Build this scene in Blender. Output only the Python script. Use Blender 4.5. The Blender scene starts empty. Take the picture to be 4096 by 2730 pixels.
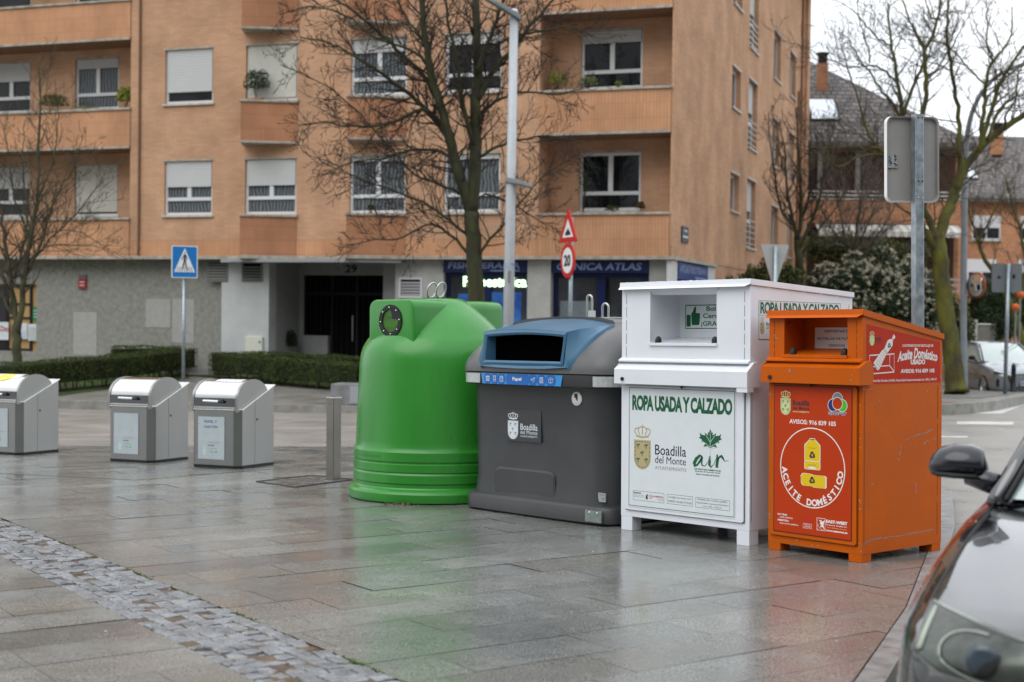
import bpy, math, random
import numpy as np
from mathutils import Vector, Matrix, Quaternion
R = math.radians
sc = bpy.context.scene
# ------------------------------------------------------------------ camera
CF, CP, CR = 5575.0, 0.022, 0.0135        # focal length in photo pixels, pitch down, roll
cF = np.array([0, math.cos(CP), -math.sin(CP)]); cU0 = np.array([0, math.sin(CP), math.cos(CP)]); cR0 = np.array([1.0, 0, 0])
cR = math.cos(CR)*cR0 + math.sin(CR)*cU0; cU = math.cos(CR)*cU0 - math.sin(CR)*cR0
CAM = np.array([0, 0, 1.5])
cd = bpy.data.cameras.new('camera'); cam = bpy.data.objects.new('camera', cd); sc.collection.objects.link(cam); sc.camera = cam
cd.sensor_width = 36.0; cd.lens = 36.0*CF/4096.0; cd.clip_end = 2000; cd.clip_start = 0.05
cam.matrix_world = Matrix(((cR[0], cU[0], -cF[0], CAM[0]), (cR[1], cU[1], -cF[1], CAM[1]), (cR[2], cU[2], -cF[2], CAM[2]), (0, 0, 0, 1)))
cd.dof.use_dof = True; cd.dof.focus_distance = 10.6; cd.dof.aperture_fstop = 1.95; cd.dof.aperture_blades = 9
# ------------------------------------------------------------------ world, sun, exposure
w = bpy.data.worlds.new('World'); sc.world = w; w.use_nodes = True
nt = w.node_tree; nt.nodes.clear()
def wn(t, **k):
    n = nt.nodes.new(t)
    for a_, v in k.items(): setattr(n, a_, v)
    return n
SUN_EL, SUN_AZ = R(50), R(228)            # high sun behind thick cloud, behind and left of the camera
sky = wn('ShaderNodeTexSky', sky_type='NISHITA', sun_disc=False); sky.sun_elevation = SUN_EL; sky.sun_rotation = SUN_AZ
hs = wn('ShaderNodeHueSaturation'); hs.inputs['Saturation'].default_value = 0.22; hs.inputs['Value'].default_value = 1.0
tc = wn('ShaderNodeTexCoord'); nz_ = wn('ShaderNodeTexNoise'); nz_.inputs['Scale'].default_value = 2.2; nz_.inputs['Detail'].default_value = 5
cr_ = wn('ShaderNodeValToRGB'); cr_.color_ramp.elements[0].position = .3; cr_.color_ramp.elements[1].position = .72
cr_.color_ramp.elements[0].color = (7.6, 8.1, 8.9, 1); cr_.color_ramp.elements[1].color = (10.6, 10.8, 11.0, 1)
mx = wn('ShaderNodeMix', data_type='RGBA'); mx.inputs[0].default_value = 0.82
bg = wn('ShaderNodeBackground'); bg.inputs['Strength'].default_value = 0.088
out = wn('ShaderNodeOutputWorld')
L = nt.links.new
L(sky.outputs[0], hs.inputs['Color']); L(tc.outputs['Generated'], nz_.inputs['Vector']); L(nz_.outputs[0], cr_.inputs[0])
L(hs.outputs[0], mx.inputs[6]); L(cr_.outputs[0], mx.inputs[7]); # overcast sky: the zenith about twice as bright as the horizon
sx_ = wn('ShaderNodeSeparateXYZ'); L(tc.outputs['Generated'], sx_.inputs[0])
gr_ = wn('ShaderNodeMapRange'); gr_.inputs['From Min'].default_value = 0.05; gr_.inputs['From Max'].default_value = 1.0; gr_.inputs['To Min'].default_value = 1.22; gr_.inputs['To Max'].default_value = 1.85
L(sx_.outputs[2], gr_.inputs[0]); vs_ = wn('ShaderNodeVectorMath', operation='SCALE'); L(mx.outputs[2], vs_.inputs[0]); L(gr_.outputs[0], vs_.inputs['Scale']); # sky darkened low behind the camera, added to dim reflections as unseen buildings would
mb_ = wn('ShaderNodeMapRange'); mb_.interpolation_type = 'SMOOTHSTEP'; mb_.inputs['From Min'].default_value = -.08; mb_.inputs['From Max'].default_value = -.65; L(sx_.outputs[1], mb_.inputs[0])
mz_ = wn('ShaderNodeMapRange'); mz_.interpolation_type = 'SMOOTHSTEP'; mz_.inputs['From Min'].default_value = .58; mz_.inputs['From Max'].default_value = .20; L(sx_.outputs[2], mz_.inputs[0])
mm_ = wn('ShaderNodeMath', operation='MULTIPLY'); L(mb_.outputs[0], mm_.inputs[0]); L(mz_.outputs[0], mm_.inputs[1])
mk_ = wn('ShaderNodeMapRange'); mk_.inputs['To Min'].default_value = 1.0; mk_.inputs['To Max'].default_value = .16; L(mm_.outputs[0], mk_.inputs[0])
v3_ = wn('ShaderNodeVectorMath', operation='SCALE'); L(vs_.outputs[0], v3_.inputs[0]); L(mk_.outputs[0], v3_.inputs['Scale']); L(v3_.outputs[0], bg.inputs[0]); L(bg.outputs[0], out.inputs[0])
sd = bpy.data.lights.new('sun', 'SUN'); sun = bpy.data.objects.new('sun', sd); sc.collection.objects.link(sun)
sd.energy = .7; sd.angle = R(50); sd.color = (1, .97, .92)
sdir = Vector((math.sin(SUN_AZ)*math.cos(SUN_EL), math.cos(SUN_AZ)*math.cos(SUN_EL), math.sin(SUN_EL)))
sun.rotation_euler = (-sdir).to_track_quat('-Z', 'Y').to_euler()
sc.view_settings.view_transform = 'Standard'; sc.view_settings.look = 'None'
sc.view_settings.exposure = 0.54; sc.view_settings.gamma = 1.0
sc.cycles.max_bounces = 8; sc.cycles.diffuse_bounces = 3; sc.cycles.glossy_bounces = 4; sc.cycles.transmission_bounces = 6
sc.cycles.transparent_max_bounces = 8; sc.cycles.use_denoising = True
sc.cycles.caustics_reflective = False; sc.cycles.caustics_refractive = False
# ------------------------------------------------------------------ the lie of the land
GA, GB = 0.0085, -0.02                     # the plaza falls 2 % away from the camera and rises a little to the right
def plane(x, y): return GA*x + GB*y
def ray(px, py): return cF + cR*(px-2048)/CF + cU*(1365-py)/CF
def at(px, py, Y):                         # a point seen there, at real depth Y
    d = ray(px, py); return Vector(CAM + d*Y/d[1])
NZ = Vector((-GA, -GB, 1)).normalized()
def tilt_matrix(x, y, z, yaw):
    ax = Vector((math.cos(yaw), math.sin(yaw), 0)); ax = (ax - NZ*ax.dot(NZ)).normalized(); ay = NZ.cross(ax)
    return Matrix(((ax.x, ay.x, NZ.x, x), (ax.y, ay.y, NZ.y, y), (ax.z, ay.z, NZ.z, z), (0, 0, 0, 1)))
def smooth(a, b, v):
    t = min(1, max(0, (v-a)/(b-a))); return t*t*(3-2*t)
def road_z(x, y): return plane(x, y) - .03 - .08*smooth(-.5, 1.8, x)
def walk_z(x, y):
    wgt = min(1, max(0, (6-x)/8)); return plane(x, y) + .12 + .40*min(1.6, max(0, (y-28.5)/9))*wgt
# ------------------------------------------------------------------ scene helpers
COL = sc.collection
def tag(o, label=None, cat=None, group=None, kind=None):
    if label: o['label'] = label
    if cat: o['category'] = cat
    if group: o['group'] = group
    if kind: o['kind'] = kind
    return o
def empty(name, loc=(0, 0, 0), rz=0, label=None, cat=None, group=None, mw=None):
    o = bpy.data.objects.new(name, None); COL.objects.link(o); o.empty_display_size = .2
    if mw is not None: o.matrix_world = mw
    else: o.location = loc; o.rotation_euler = (0, 0, rz)
    return tag(o, label, cat, group)
class MB:
    def __init__(s): s.v = []; s.f = []; s.m = []
    def add(s, vs, fs, mi=0):
        b = len(s.v); s.v.extend([tuple(q) for q in vs]); s.f.extend([tuple(i+b for i in f) for f in fs]); s.m.extend([mi]*len(fs)); return s
    def quad(s, a, b, c, d, mi=0): return s.add([a, b, c, d], [(0, 1, 2, 3)], mi)
    def box(s, x0, x1, y0, y1, z0, z1, mi=0):
        return s.add([(x0,y0,z0),(x1,y0,z0),(x1,y1,z0),(x0,y1,z0),(x0,y0,z1),(x1,y0,z1),(x1,y1,z1),(x0,y1,z1)],
                     [(0,3,2,1),(4,5,6,7),(0,1,5,4),(1,2,6,5),(2,3,7,6),(3,0,4,7)], mi)
    def tube(s, pts, rad, n=8, cap=True, mi=0):
        pts = [Vector(p) for p in pts]; k = len(pts)
        if not hasattr(rad, '__len__'): rad = [rad]*k
        vs = []; ref = None
        for i, p in enumerate(pts):
            t = (pts[min(i+1, k-1)] - pts[max(i-1, 0)])
            t = t.normalized() if t.length > 1e-9 else Vector((0, 0, 1))
            if ref is None: ref = Vector((1, 0, 0)) if abs(t.x) < .8 else Vector((0, 1, 0))
            u = (ref - t*ref.dot(t)).normalized(); v = t.cross(u); ref = u
            for j in range(n):
                a = 2*math.pi*j/n; vs.append(p + (u*math.cos(a) + v*math.sin(a))*rad[i])
        fs = [(i*n+j, i*n+(j+1) % n, (i+1)*n+(j+1) % n, (i+1)*n+j) for i in range(k-1) for j in range(n)]
        if cap: fs += [tuple(range(n-1, -1, -1)), tuple((k-1)*n+j for j in range(n))]
        return s.add(vs, fs, mi)
    def lathe(s, prof, n=48, c=(0, 0), mi=0, sx=1, sy=1):
        vs = [(c[0]+r*math.cos(2*math.pi*j/n)*sx, c[1]+r*math.sin(2*math.pi*j/n)*sy, z) for r, z in prof for j in range(n)]
        k = len(prof); fs = [(i*n+j, i*n+(j+1) % n, (i+1)*n+(j+1) % n, (i+1)*n+j) for i in range(k-1) for j in range(n)]
        return s.add(vs, fs, mi)
    def prism(s, poly, a0, a1, axis='y', mi=0):
        # poly: 2-D points; axis y: (x,z) extruded along y; axis x: (y,z) along x; axis z: (x,y) along z
        n = len(poly)
        if axis == 'y': P = lambda p, a: (p[0], a, p[1])
        elif axis == 'x': P = lambda p, a: (a, p[0], p[1])
        else: P = lambda p, a: (p[0], p[1], a)
        vs = [P(p, a0) for p in poly] + [P(p, a1) for p in poly]
        fs = [tuple(range(n)), tuple(range(2*n-1, n-1, -1))] + [(i, (i+1) % n, n+(i+1) % n, n+i) for i in range(n)]
        return s.add(vs, fs, mi)
    def flat(s, poly, y, mi=0):                # flat polygon in the XZ plane
        return s.add([(p[0], y, p[1]) for p in poly], [tuple(range(len(poly)))], mi)
    def stroke(s, pts, wd, y, mi=0, closed=False):   # flat ribbon in the XZ plane
        P = [Vector((p[0], p[1])) for p in pts]; n = len(P)
        if not hasattr(wd, '__len__'): wd = [wd]*n
        l = []; r = []
        for i in range(n):
            a = P[(i-1) % n] if closed or i > 0 else P[i]; b = P[(i+1) % n] if closed or i < n-1 else P[i]
            t = (b-a); t = t.normalized() if t.length > 1e-9 else Vector((1, 0)); q = Vector((-t.y, t.x))*wd[i]/2
            l.append(P[i]+q); r.append(P[i]-q)
        vs = [(p.x, y, p.y) for p in l] + [(p.x, y, p.y) for p in r]
        m = n if closed else n-1
        return s.add(vs, [(i, (i+1) % n, n+(i+1) % n, n+i) for i in range(m)], mi)
    def xform(s, M):
        s.v = [tuple(M @ Vector(q)) for q in s.v]; return s
    def build(s, name, mats, parent=None, smooth=False, bevel=0, subsurf=0, sm_angle=None, fix=True):
        me = bpy.data.meshes.new(name); me.from_pydata(s.v, [], s.f)
        if not isinstance(mats, (list, tuple)): mats = [mats]
        for m in mats: me.materials.append(m)
        if len(mats) > 1: me.polygons.foreach_set('material_index', s.m)
        if fix and len(s.f) < 60000:
            import bmesh
            b = bmesh.new(); b.from_mesh(me); bmesh.ops.recalc_face_normals(b, faces=b.faces); b.to_mesh(me); b.free()
        if smooth: me.polygons.foreach_set('use_smooth', [True]*len(me.polygons))
        me.update()
        o = bpy.data.objects.new(name, me); COL.objects.link(o)
        if parent is not None: o.parent = parent
        if bevel:
            b = o.modifiers.new('bevel', 'BEVEL'); b.width = bevel; b.segments = 2; b.limit_method = 'ANGLE'; b.angle_limit = R(35)
        if subsurf:
            b = o.modifiers.new('sub', 'SUBSURF'); b.levels = subsurf; b.render_levels = subsurf
        if sm_angle:
            try: me.set_sharp_from_angle(angle=R(sm_angle))
            except Exception: pass
        return o
def arc(cx, cy, r, a0, a1, n=12, ry=None):
    ry = r if ry is None else ry
    return [(cx+r*math.cos(R(a0+(a1-a0)*i/n)), cy+ry*math.sin(R(a0+(a1-a0)*i/n))) for i in range(n+1)]
def rrect(x0, x1, z0, z1, r, n=4):
    return arc(x1-r, z1-r, r, 0, 90, n)+arc(x0+r, z1-r, r, 90, 180, n)+arc(x0+r, z0+r, r, 180, 270, n)+arc(x1-r, z0+r, r, 270, 360, n)
_tc = {}
def text_geo(s, bold=0.0, shear=0.0, sp=1.0):
    k = (s, bold, shear, sp)
    if k not in _tc:
        c = bpy.data.curves.new('lettering', 'FONT'); c.body = s; c.size = 1; c.offset = bold; c.shear = shear; c.space_character = sp
        c.resolution_u = 3; c.fill_mode = 'FRONT' if hasattr(c, 'fill_mode') else c.fill_mode
        o = bpy.data.objects.new('lettering', c); COL.objects.link(o)
        dg = bpy.context.evaluated_depsgraph_get(); dg.update()
        me = o.evaluated_get(dg).to_mesh()
        V = [(v.co.x, v.co.y) for v in me.vertices]; Fa = [tuple(p.vertices) for p in me.polygons]
        o.evaluated_get(dg).to_mesh_clear(); bpy.data.objects.remove(o); bpy.data.curves.remove(c)
        _tc[k] = (V, Fa)
    return _tc[k]
def T(mb, s, x0, x1, z0, z1, y, mi=0, bold=0.0, shear=0.0, sp=1.0, side=False):
    """lettering fitted to the box x0..x1, z0..z1 on the plane y (side: on the plane x = y)"""
    V, Fa = text_geo(s, bold, shear, sp)
    if not V: return
    xs = [v[0] for v in V]; ys = [v[1] for v in V]; a, b, c, d = min(xs), max(xs), min(ys), max(ys)
    q = [(x0+(v[0]-a)/(b-a)*(x1-x0), z0+(v[1]-c)/(d-c)*(z1-z0)) for v in V]
    mb.add([((y, p[0], p[1]) if side else (p[0], y, p[1])) for p in q], Fa, mi)
# ------------------------------------------------------------------ materials
_mats = {}
def mat(name, col, rough=.5, metal=0.0, coat=0.0, n_amt=0.0, n_scale=8.0, bump=0.0, b_scale=60.0, col2=None, spec=.3, stretch=None, rvar=0.0, emit=None, detail=5, anis=False, space='Object', edge=.5, alpha=None):
    if name in _mats: return _mats[name]
    m = bpy.data.materials.new(name); m.use_nodes = True; t = m.node_tree; B = t.nodes['Principled BSDF']; _mats[name] = m
    B.inputs['Base Color'].default_value = (*col, 1); B.inputs['Roughness'].default_value = rough; B.inputs['Metallic'].default_value = metal
    B.inputs['Coat Weight'].default_value = coat; B.inputs['Coat Roughness'].default_value = .04; B.inputs['Specular IOR Level'].default_value = spec
    if emit: B.inputs['Emission Color'].default_value = (*emit[0], 1); B.inputs['Emission Strength'].default_value = emit[1]
    N = t.nodes.new; K = t.links.new
    c = N('ShaderNodeTexCoord'); mp = N('ShaderNodeMapping'); K(c.outputs[space], mp.inputs[0])
    if stretch: mp.inputs['Scale'].default_value = stretch
    if n_amt or col2 or rvar:
        no = N('ShaderNodeTexNoise'); no.inputs['Scale'].default_value = n_scale; no.inputs['Detail'].default_value = detail; no.inputs['Roughness'].default_value = .6
        K(mp.outputs[0], no.inputs['Vector'])
        rp = N('ShaderNodeValToRGB'); rp.color_ramp.elements[0].position = edge-.17; rp.color_ramp.elements[1].position = edge+.17
        lo = tuple(x*(1-n_amt) for x in col) if col2 is None else col; hi = tuple(min(1, x*(1+n_amt)) for x in col) if col2 is None else col2
        rp.color_ramp.elements[0].color = (*lo, 1); rp.color_ramp.elements[1].color = (*hi, 1)
        K(no.outputs[0], rp.inputs[0]); K(rp.outputs[0], B.inputs['Base Color'])
        if rvar:
            mr = N('ShaderNodeMapRange'); mr.inputs['To Min'].default_value = max(0, rough-rvar); mr.inputs['To Max'].default_value = min(1, rough+rvar)
            mr.inputs['From Min'].default_value = .3; mr.inputs['From Max'].default_value = .7
            K(no.outputs[0], mr.inputs[0]); K(mr.outputs[0], B.inputs['Roughness'])
    if bump:
        nb = N('ShaderNodeTexNoise'); nb.inputs['Scale'].default_value = b_scale; nb.inputs['Detail'].default_value = 4; K(mp.outputs[0], nb.inputs['Vector'])
        bp = N('ShaderNodeBump'); bp.inputs['Strength'].default_value = bump; bp.inputs['Distance'].default_value = .01
        K(nb.outputs[0], bp.inputs['Height']); K(bp.outputs[0], B.inputs['Normal'])
    return m
def nodes_of(m): return m.node_tree, m.node_tree.nodes['Principled BSDF'], m.node_tree.nodes.new, m.node_tree.links.new
def brick_mat(name, c1, c2, mortar, bw, bh, vert=False, msize=.012, bump=.4):
    m = mat(name, c1, .9, spec=.12); t, B, N, K = nodes_of(m)
    c = N('ShaderNodeTexCoord'); sp = N('ShaderNodeSeparateXYZ'); K(c.outputs['Object'], sp.inputs[0])
    ad = N('ShaderNodeMath'); ad.operation = 'ADD'; K(sp.outputs[0], ad.inputs[0]); K(sp.outputs[1], ad.inputs[1])
    cb = N('ShaderNodeCombineXYZ')
    if vert: K(ad.outputs[0], cb.inputs[1]); K(sp.outputs[2], cb.inputs[0])
    else: K(ad.outputs[0], cb.inputs[0]); K(sp.outputs[2], cb.inputs[1])
    br = N('ShaderNodeTexBrick'); K(cb.outputs[0], br.inputs['Vector'])
    br.inputs['Color1'].default_value = (*c1, 1); br.inputs['Color2'].default_value = (*c2, 1); br.inputs['Mortar'].default_value = (*mortar, 1)
    br.inputs['Scale'].default_value = 1; br.inputs['Mortar Size'].default_value = msize/2; br.inputs['Brick Width'].default_value = bw; br.inputs['Row Height'].default_value = bh
    br.inputs['Bias'].default_value = -.1
    if vert: br.offset = 0.0
    no = N('ShaderNodeTexNoise'); no.inputs['Scale'].default_value = .9; no.inputs['Detail'].default_value = 6; K(c.outputs['Object'], no.inputs['Vector'])
    mr = N('ShaderNodeMapRange'); mr.inputs['From Min'].default_value = .3; mr.inputs['From Max'].default_value = .7; mr.inputs['To Min'].default_value = .80; mr.inputs['To Max'].default_value = 1.15
    K(no.outputs[0], mr.inputs[0])
    # rain streaks: noise stretched down the wall
    mp = N('ShaderNodeMapping'); mp.inputs['Scale'].default_value = (3.0, 3.0, .18); K(c.outputs['Object'], mp.inputs[0])
    n2 = N('ShaderNodeTexNoise'); n2.inputs['Scale'].default_value = 1.0; n2.inputs['Detail'].default_value = 4; K(mp.outputs[0], n2.inputs['Vector'])
    m2 = N('ShaderNodeMapRange'); m2.inputs['From Min'].default_value = .35; m2.inputs['From Max'].default_value = .7; m2.inputs['To Min'].default_value = 1.02; m2.inputs['To Max'].default_value = .95
    K(n2.outputs[0], m2.inputs[0])
    mu = N('ShaderNodeMath'); mu.operation = 'MULTIPLY'; K(mr.outputs[0], mu.inputs[0]); K(m2.outputs[0], mu.inputs[1])
    vm = N('ShaderNodeVectorMath'); vm.operation = 'SCALE'; K(br.outputs[0], vm.inputs[0]); K(mu.outputs[0], vm.inputs['Scale']); K(vm.outputs[0], B.inputs['Base Color'])
    bp = N('ShaderNodeBump'); bp.inputs['Strength'].default_value = bump; bp.inputs['Distance'].default_value = .01; bp.invert = True
    K(br.outputs['Fac'], bp.inputs['Height']); K(bp.outputs[0], B.inputs['Normal'])
    return m
# ================================================================== GROUND
def granite():
    m = mat('wet_granite', (.15, .145, .14), .3); t, B, N, K = nodes_of(m)
    at_ = N('ShaderNodeAttribute'); at_.attribute_name = 'tone'
    c = N('ShaderNodeTexCoord')
    sp = N('ShaderNodeTexNoise'); sp.inputs['Scale'].default_value = 105; sp.inputs['Detail'].default_value = 3; K(c.outputs['Object'], sp.inputs['Vector'])
    r1 = N('ShaderNodeValToRGB'); r1.color_ramp.elements[0].position = .40; r1.color_ramp.elements[1].position = .62
    r1.color_ramp.elements[0].color = (.60, .59, .58, 1); r1.color_ramp.elements[1].color = (1.42, 1.42, 1.40, 1)
    K(sp.outputs[0], r1.inputs[0])
    big = N('ShaderNodeTexNoise'); big.inputs['Scale'].default_value = .8; big.inputs['Detail'].default_value = 6; big.inputs['Roughness'].default_value = .62; K(c.outputs['Object'], big.inputs['Vector'])
    r2 = N('ShaderNodeMapRange'); r2.inputs['From Min'].default_value = .32; r2.inputs['From Max'].default_value = .68; r2.inputs['To Min'].default_value = .78; r2.inputs['To Max'].default_value = 1.20; K(big.outputs[0], r2.inputs[0])
    v1 = N('ShaderNodeVectorMath'); v1.operation = 'MULTIPLY'; K(at_.outputs['Color'], v1.inputs[0]); K(r1.outputs[0], v1.inputs[1])
    v2 = N('ShaderNodeVectorMath'); v2.operation = 'SCALE'; K(v1.outputs[0], v2.inputs[0]); K(r2.outputs[0], v2.inputs['Scale']); K(v2.outputs[0], B.inputs['Base Color'])
    # wetness: film of water, thinner in patches
    wv = N('ShaderNodeTexNoise'); wv.inputs['Scale'].default_value = 1.7; wv.inputs['Detail'].default_value = 8; wv.inputs['Roughness'].default_value = .65; K(c.outputs['Object'], wv.inputs['Vector'])
    r3 = N('ShaderNodeMapRange'); r3.inputs['From Min'].default_value = .36; r3.inputs['From Max'].default_value = .66; r3.inputs['To Min'].default_value = .08; r3.inputs['To Max'].default_value = .32; K(wv.outputs[0], r3.inputs[0])
    ad = N('ShaderNodeMath'); ad.operation = 'ADD'; K(r3.outputs[0], ad.inputs[0])
    al = N('ShaderNodeMath'); al.operation = 'MULTIPLY'; al.inputs[1].default_value = .07; K(at_.outputs['Alpha'], al.inputs[0]); K(al.outputs[0], ad.inputs[1]); K(ad.outputs[0], B.inputs['Roughness'])
    B.inputs['Specular IOR Level'].default_value = .85
    b1 = N('ShaderNodeTexNoise'); b1.inputs['Scale'].default_value = 120; b1.inputs['Detail'].default_value = 3; K(c.outputs['Object'], b1.inputs['Vector'])
    bp = N('ShaderNodeBump'); bp.inputs['Strength'].default_value = .09; bp.inputs['Distance'].default_value = .004; K(b1.outputs[0], bp.inputs['Height'])
    b2 = N('ShaderNodeTexNoise'); b2.inputs['Scale'].default_value = 5; b2.inputs['Detail'].default_value = 5; K(c.outputs['Object'], b2.inputs['Vector'])
    bq = N('ShaderNodeBump'); bq.inputs['Strength'].default_value = .12; bq.inputs['Distance'].default_value = .02; K(b2.outputs[0], bq.inputs['Height']); K(bp.outputs[0], bq.inputs['Normal']); K(bq.outputs[0], B.inputs['Normal'])
    return m
random.seed(11)
PLAZA = [(-45, -9), (-3.6, -4), (.1, 2.5), (1.65, 6.07), (2.35, 7.75), (3.62, 11.3), (4.45, 14.0), (4.2, 16.4), (2.6, 18.3), (-1, 19.25), (-7, 19.1), (-45, 18.6)]
def clip(poly, edge_poly):
    outp = poly; n = len(edge_poly)
    for i in range(n):
        a = edge_poly[i]; b = edge_poly[(i+1) % n]; inp = outp; outp = []
        ins = lambda p: (b[0]-a[0])*(p[1]-a[1])-(b[1]-a[1])*(p[0]-a[0]) >= 0
        for j in range(len(inp)):
            p, q = inp[j], inp[(j+1) % len(inp)]
            ip, iq = ins(p), ins(q)
            if ip != iq:
                d = (b[0]-a[0])*(q[1]-p[1])-(b[1]-a[1])*(q[0]-p[0])
                t = ((b[0]-a[0])*(a[1]-p[1])-(b[1]-a[1])*(a[0]-p[0]))/d if abs(d) > 1e-12 else 0
                x = (p[0]+(q[0]-p[0])*t, p[1]+(q[1]-p[1])*t)
            if ip: outp.append(p)
            if ip != iq: outp.append(x)
        if len(outp) < 3: return []
    return outp
# inner limit of the paving: the kerb stone takes the outer 13 cm
def inset(poly, d):
    res = []; n = len(poly)
    for i in range(n):
        p0, p1, p2 = Vector(poly[i-1]), Vector(poly[i]), Vector(poly[(i+1) % n])
        a = (p1-p0).normalized(); b = (p2-p1).normalized(); na = Vector((-a.y, a.x)); nb = Vector((-b.y, b.x))
        k = (na+nb).normalized(); res.append(tuple(p1 + k*d/max(.3, k.dot(na))))
    return res
CW = [p for p in PLAZA]
area = sum(CW[i][0]*CW[(i+1) % len(CW)][1]-CW[(i+1) % len(CW)][0]*CW[i][1] for i in range(len(CW)))
if area < 0: CW = CW[::-1]
INN = inset(CW, .13)
TD = Vector((math.cos(R(-55.3)), math.sin(R(-55.3)))); SD = Vector((-TD.y, TD.x))     # strip direction and its normal
def st(s, t): return (SD.x*s+TD.x*t, SD.y*s+TD.y*t)
verts = []; faces = []; tones = []
PALETTE = [(0.158, 0.162, 0.155), (0.166, 0.169, 0.159), (0.179, 0.181, 0.17), (0.167, 0.164, 0.149), (0.146, 0.15, 0.145), (0.161, 0.159, 0.147), (0.159, 0.163, 0.155)]
def slab(s0, s1, t0, t1):
    g_ = .0015
    q = clip([st(s0+g_, t0+g_), st(s1-g_, t0+g_), st(s1-g_, t1-g_), st(s0+g_, t1-g_)][::1], INN)
    if len(q) < 3: 
        return
    cx = sum(p[0] for p in q)/len(q); cy = sum(p[1] for p in q)/len(q)
    ax, ay = random.gauss(0, .0015), random.gauss(0, .0015); h = random.gauss(0, .0005)
    b = len(verts)
    for p in q: verts.append((p[0], p[1], plane(*p)+h+ax*(p[0]-cx)+ay*(p[1]-cy)))
    faces.append(tuple(range(b, b+len(q))))
    c = random.choice(PALETTE); k = random.uniform(.90, 1.10); tones.append((c[0]*k, c[1]*k, c[2]*k, random.random()))
S0, S1 = 2.535, 3.068
t = -24.0
while t < 34:
    t1 = t+.4
    s = S1 + random.uniform(-.9, 0)
    first = True
    while s < 26:
        ln = random.choice([.6, .8, .8, 1.0, 1.0, 1.2])*random.uniform(.95, 1.05); s1 = s+ln
        if s1 > S1+.05: slab(max(s, S1), s1, t, t1)
        s = s1
    s = S0 + random.uniform(0, .9)
    while s > -26:
        ln = random.choice([.6, .8, .8, 1.0, 1.2])*random.uniform(.95, 1.05); s1 = s-ln
        if s1 < S0-.05: slab(s1, min(s, S0), t, t1)
        s = s1
    t = t1
me = bpy.data.meshes.new('pavement'); me.from_pydata(verts, [], faces); me.materials.append(granite())
att = me.color_attributes.new('tone', 'FLOAT_COLOR', 'CORNER'); k = 0; data = []
for p, c in zip(me.polygons, tones): data += list(c)*p.loop_total
att.data.foreach_set('color', data); me.update()
pav = bpy.data.objects.new('pavement', me); COL.objects.link(pav); tag(pav, 'wet grey granite slab paving of the plaza', kind='structure')
# make every slab face up
import bmesh as _bm
def face_up(me):
    b = _bm.new(); b.from_mesh(me)
    fl = [f for f in b.faces if f.normal.z < 0]; _bm.ops.reverse_faces(b, faces=fl); b.to_mesh(me); b.free()
face_up(me)
m_joint = mat('joint_bed', (.085, .082, .072), .4, col2=(.10, .105, .06), n_scale=2.3, bump=.5, b_scale=90)
base = MB(); base.add([(p[0], p[1], plane(*p)-.007) for p in INN], [tuple(range(len(INN)))])
base.build('pavement_bed', m_joint); tag(bpy.data.objects['pavement_bed'], 'dark mossy joint bed between the slabs', kind='structure')
# kerb stones round the plaza
m_kerb = mat('kerb_granite', (.19, .187, .18), .38, n_amt=.3, n_scale=9, bump=.3, b_scale=130, rvar=.12)
kb = MB(); n = len(CW)
for i in range(n):
    p, q = Vector(CW[i]), Vector(CW[(i+1) % n]); pi, qi = Vector(INN[i]), Vector(INN[(i+1) % n]); ln = (q-p).length; m_ = max(1, round(ln/1.0))
    for j in range(m_):
        u0, u1 = j/m_+.003/ln, (j+1)/m_-.003/ln
        a, b, c, d = p.lerp(q, u0), p.lerp(q, u1), pi.lerp(qi, u1), pi.lerp(qi, u0)
        e = .004
        c = c.lerp(b, e/.13); d = d.lerp(a, e/.13)
        dz = random.gauss(0, .001)
        top = [(v.x, v.y, plane(v.x, v.y)+dz) for v in (a, b, c, d)]; bot = [(x, y, z-.3) for x, y, z in top]
        kb.add(top+bot, [(0, 1, 2, 3), (0, 4, 5, 1), (1, 5, 6, 2), (2, 6, 7, 3), (3, 7, 4, 0)])
tag(kb.build('kerb', m_kerb, bevel=.006), 'light granite kerb round the plaza', kind='structure')
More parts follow.
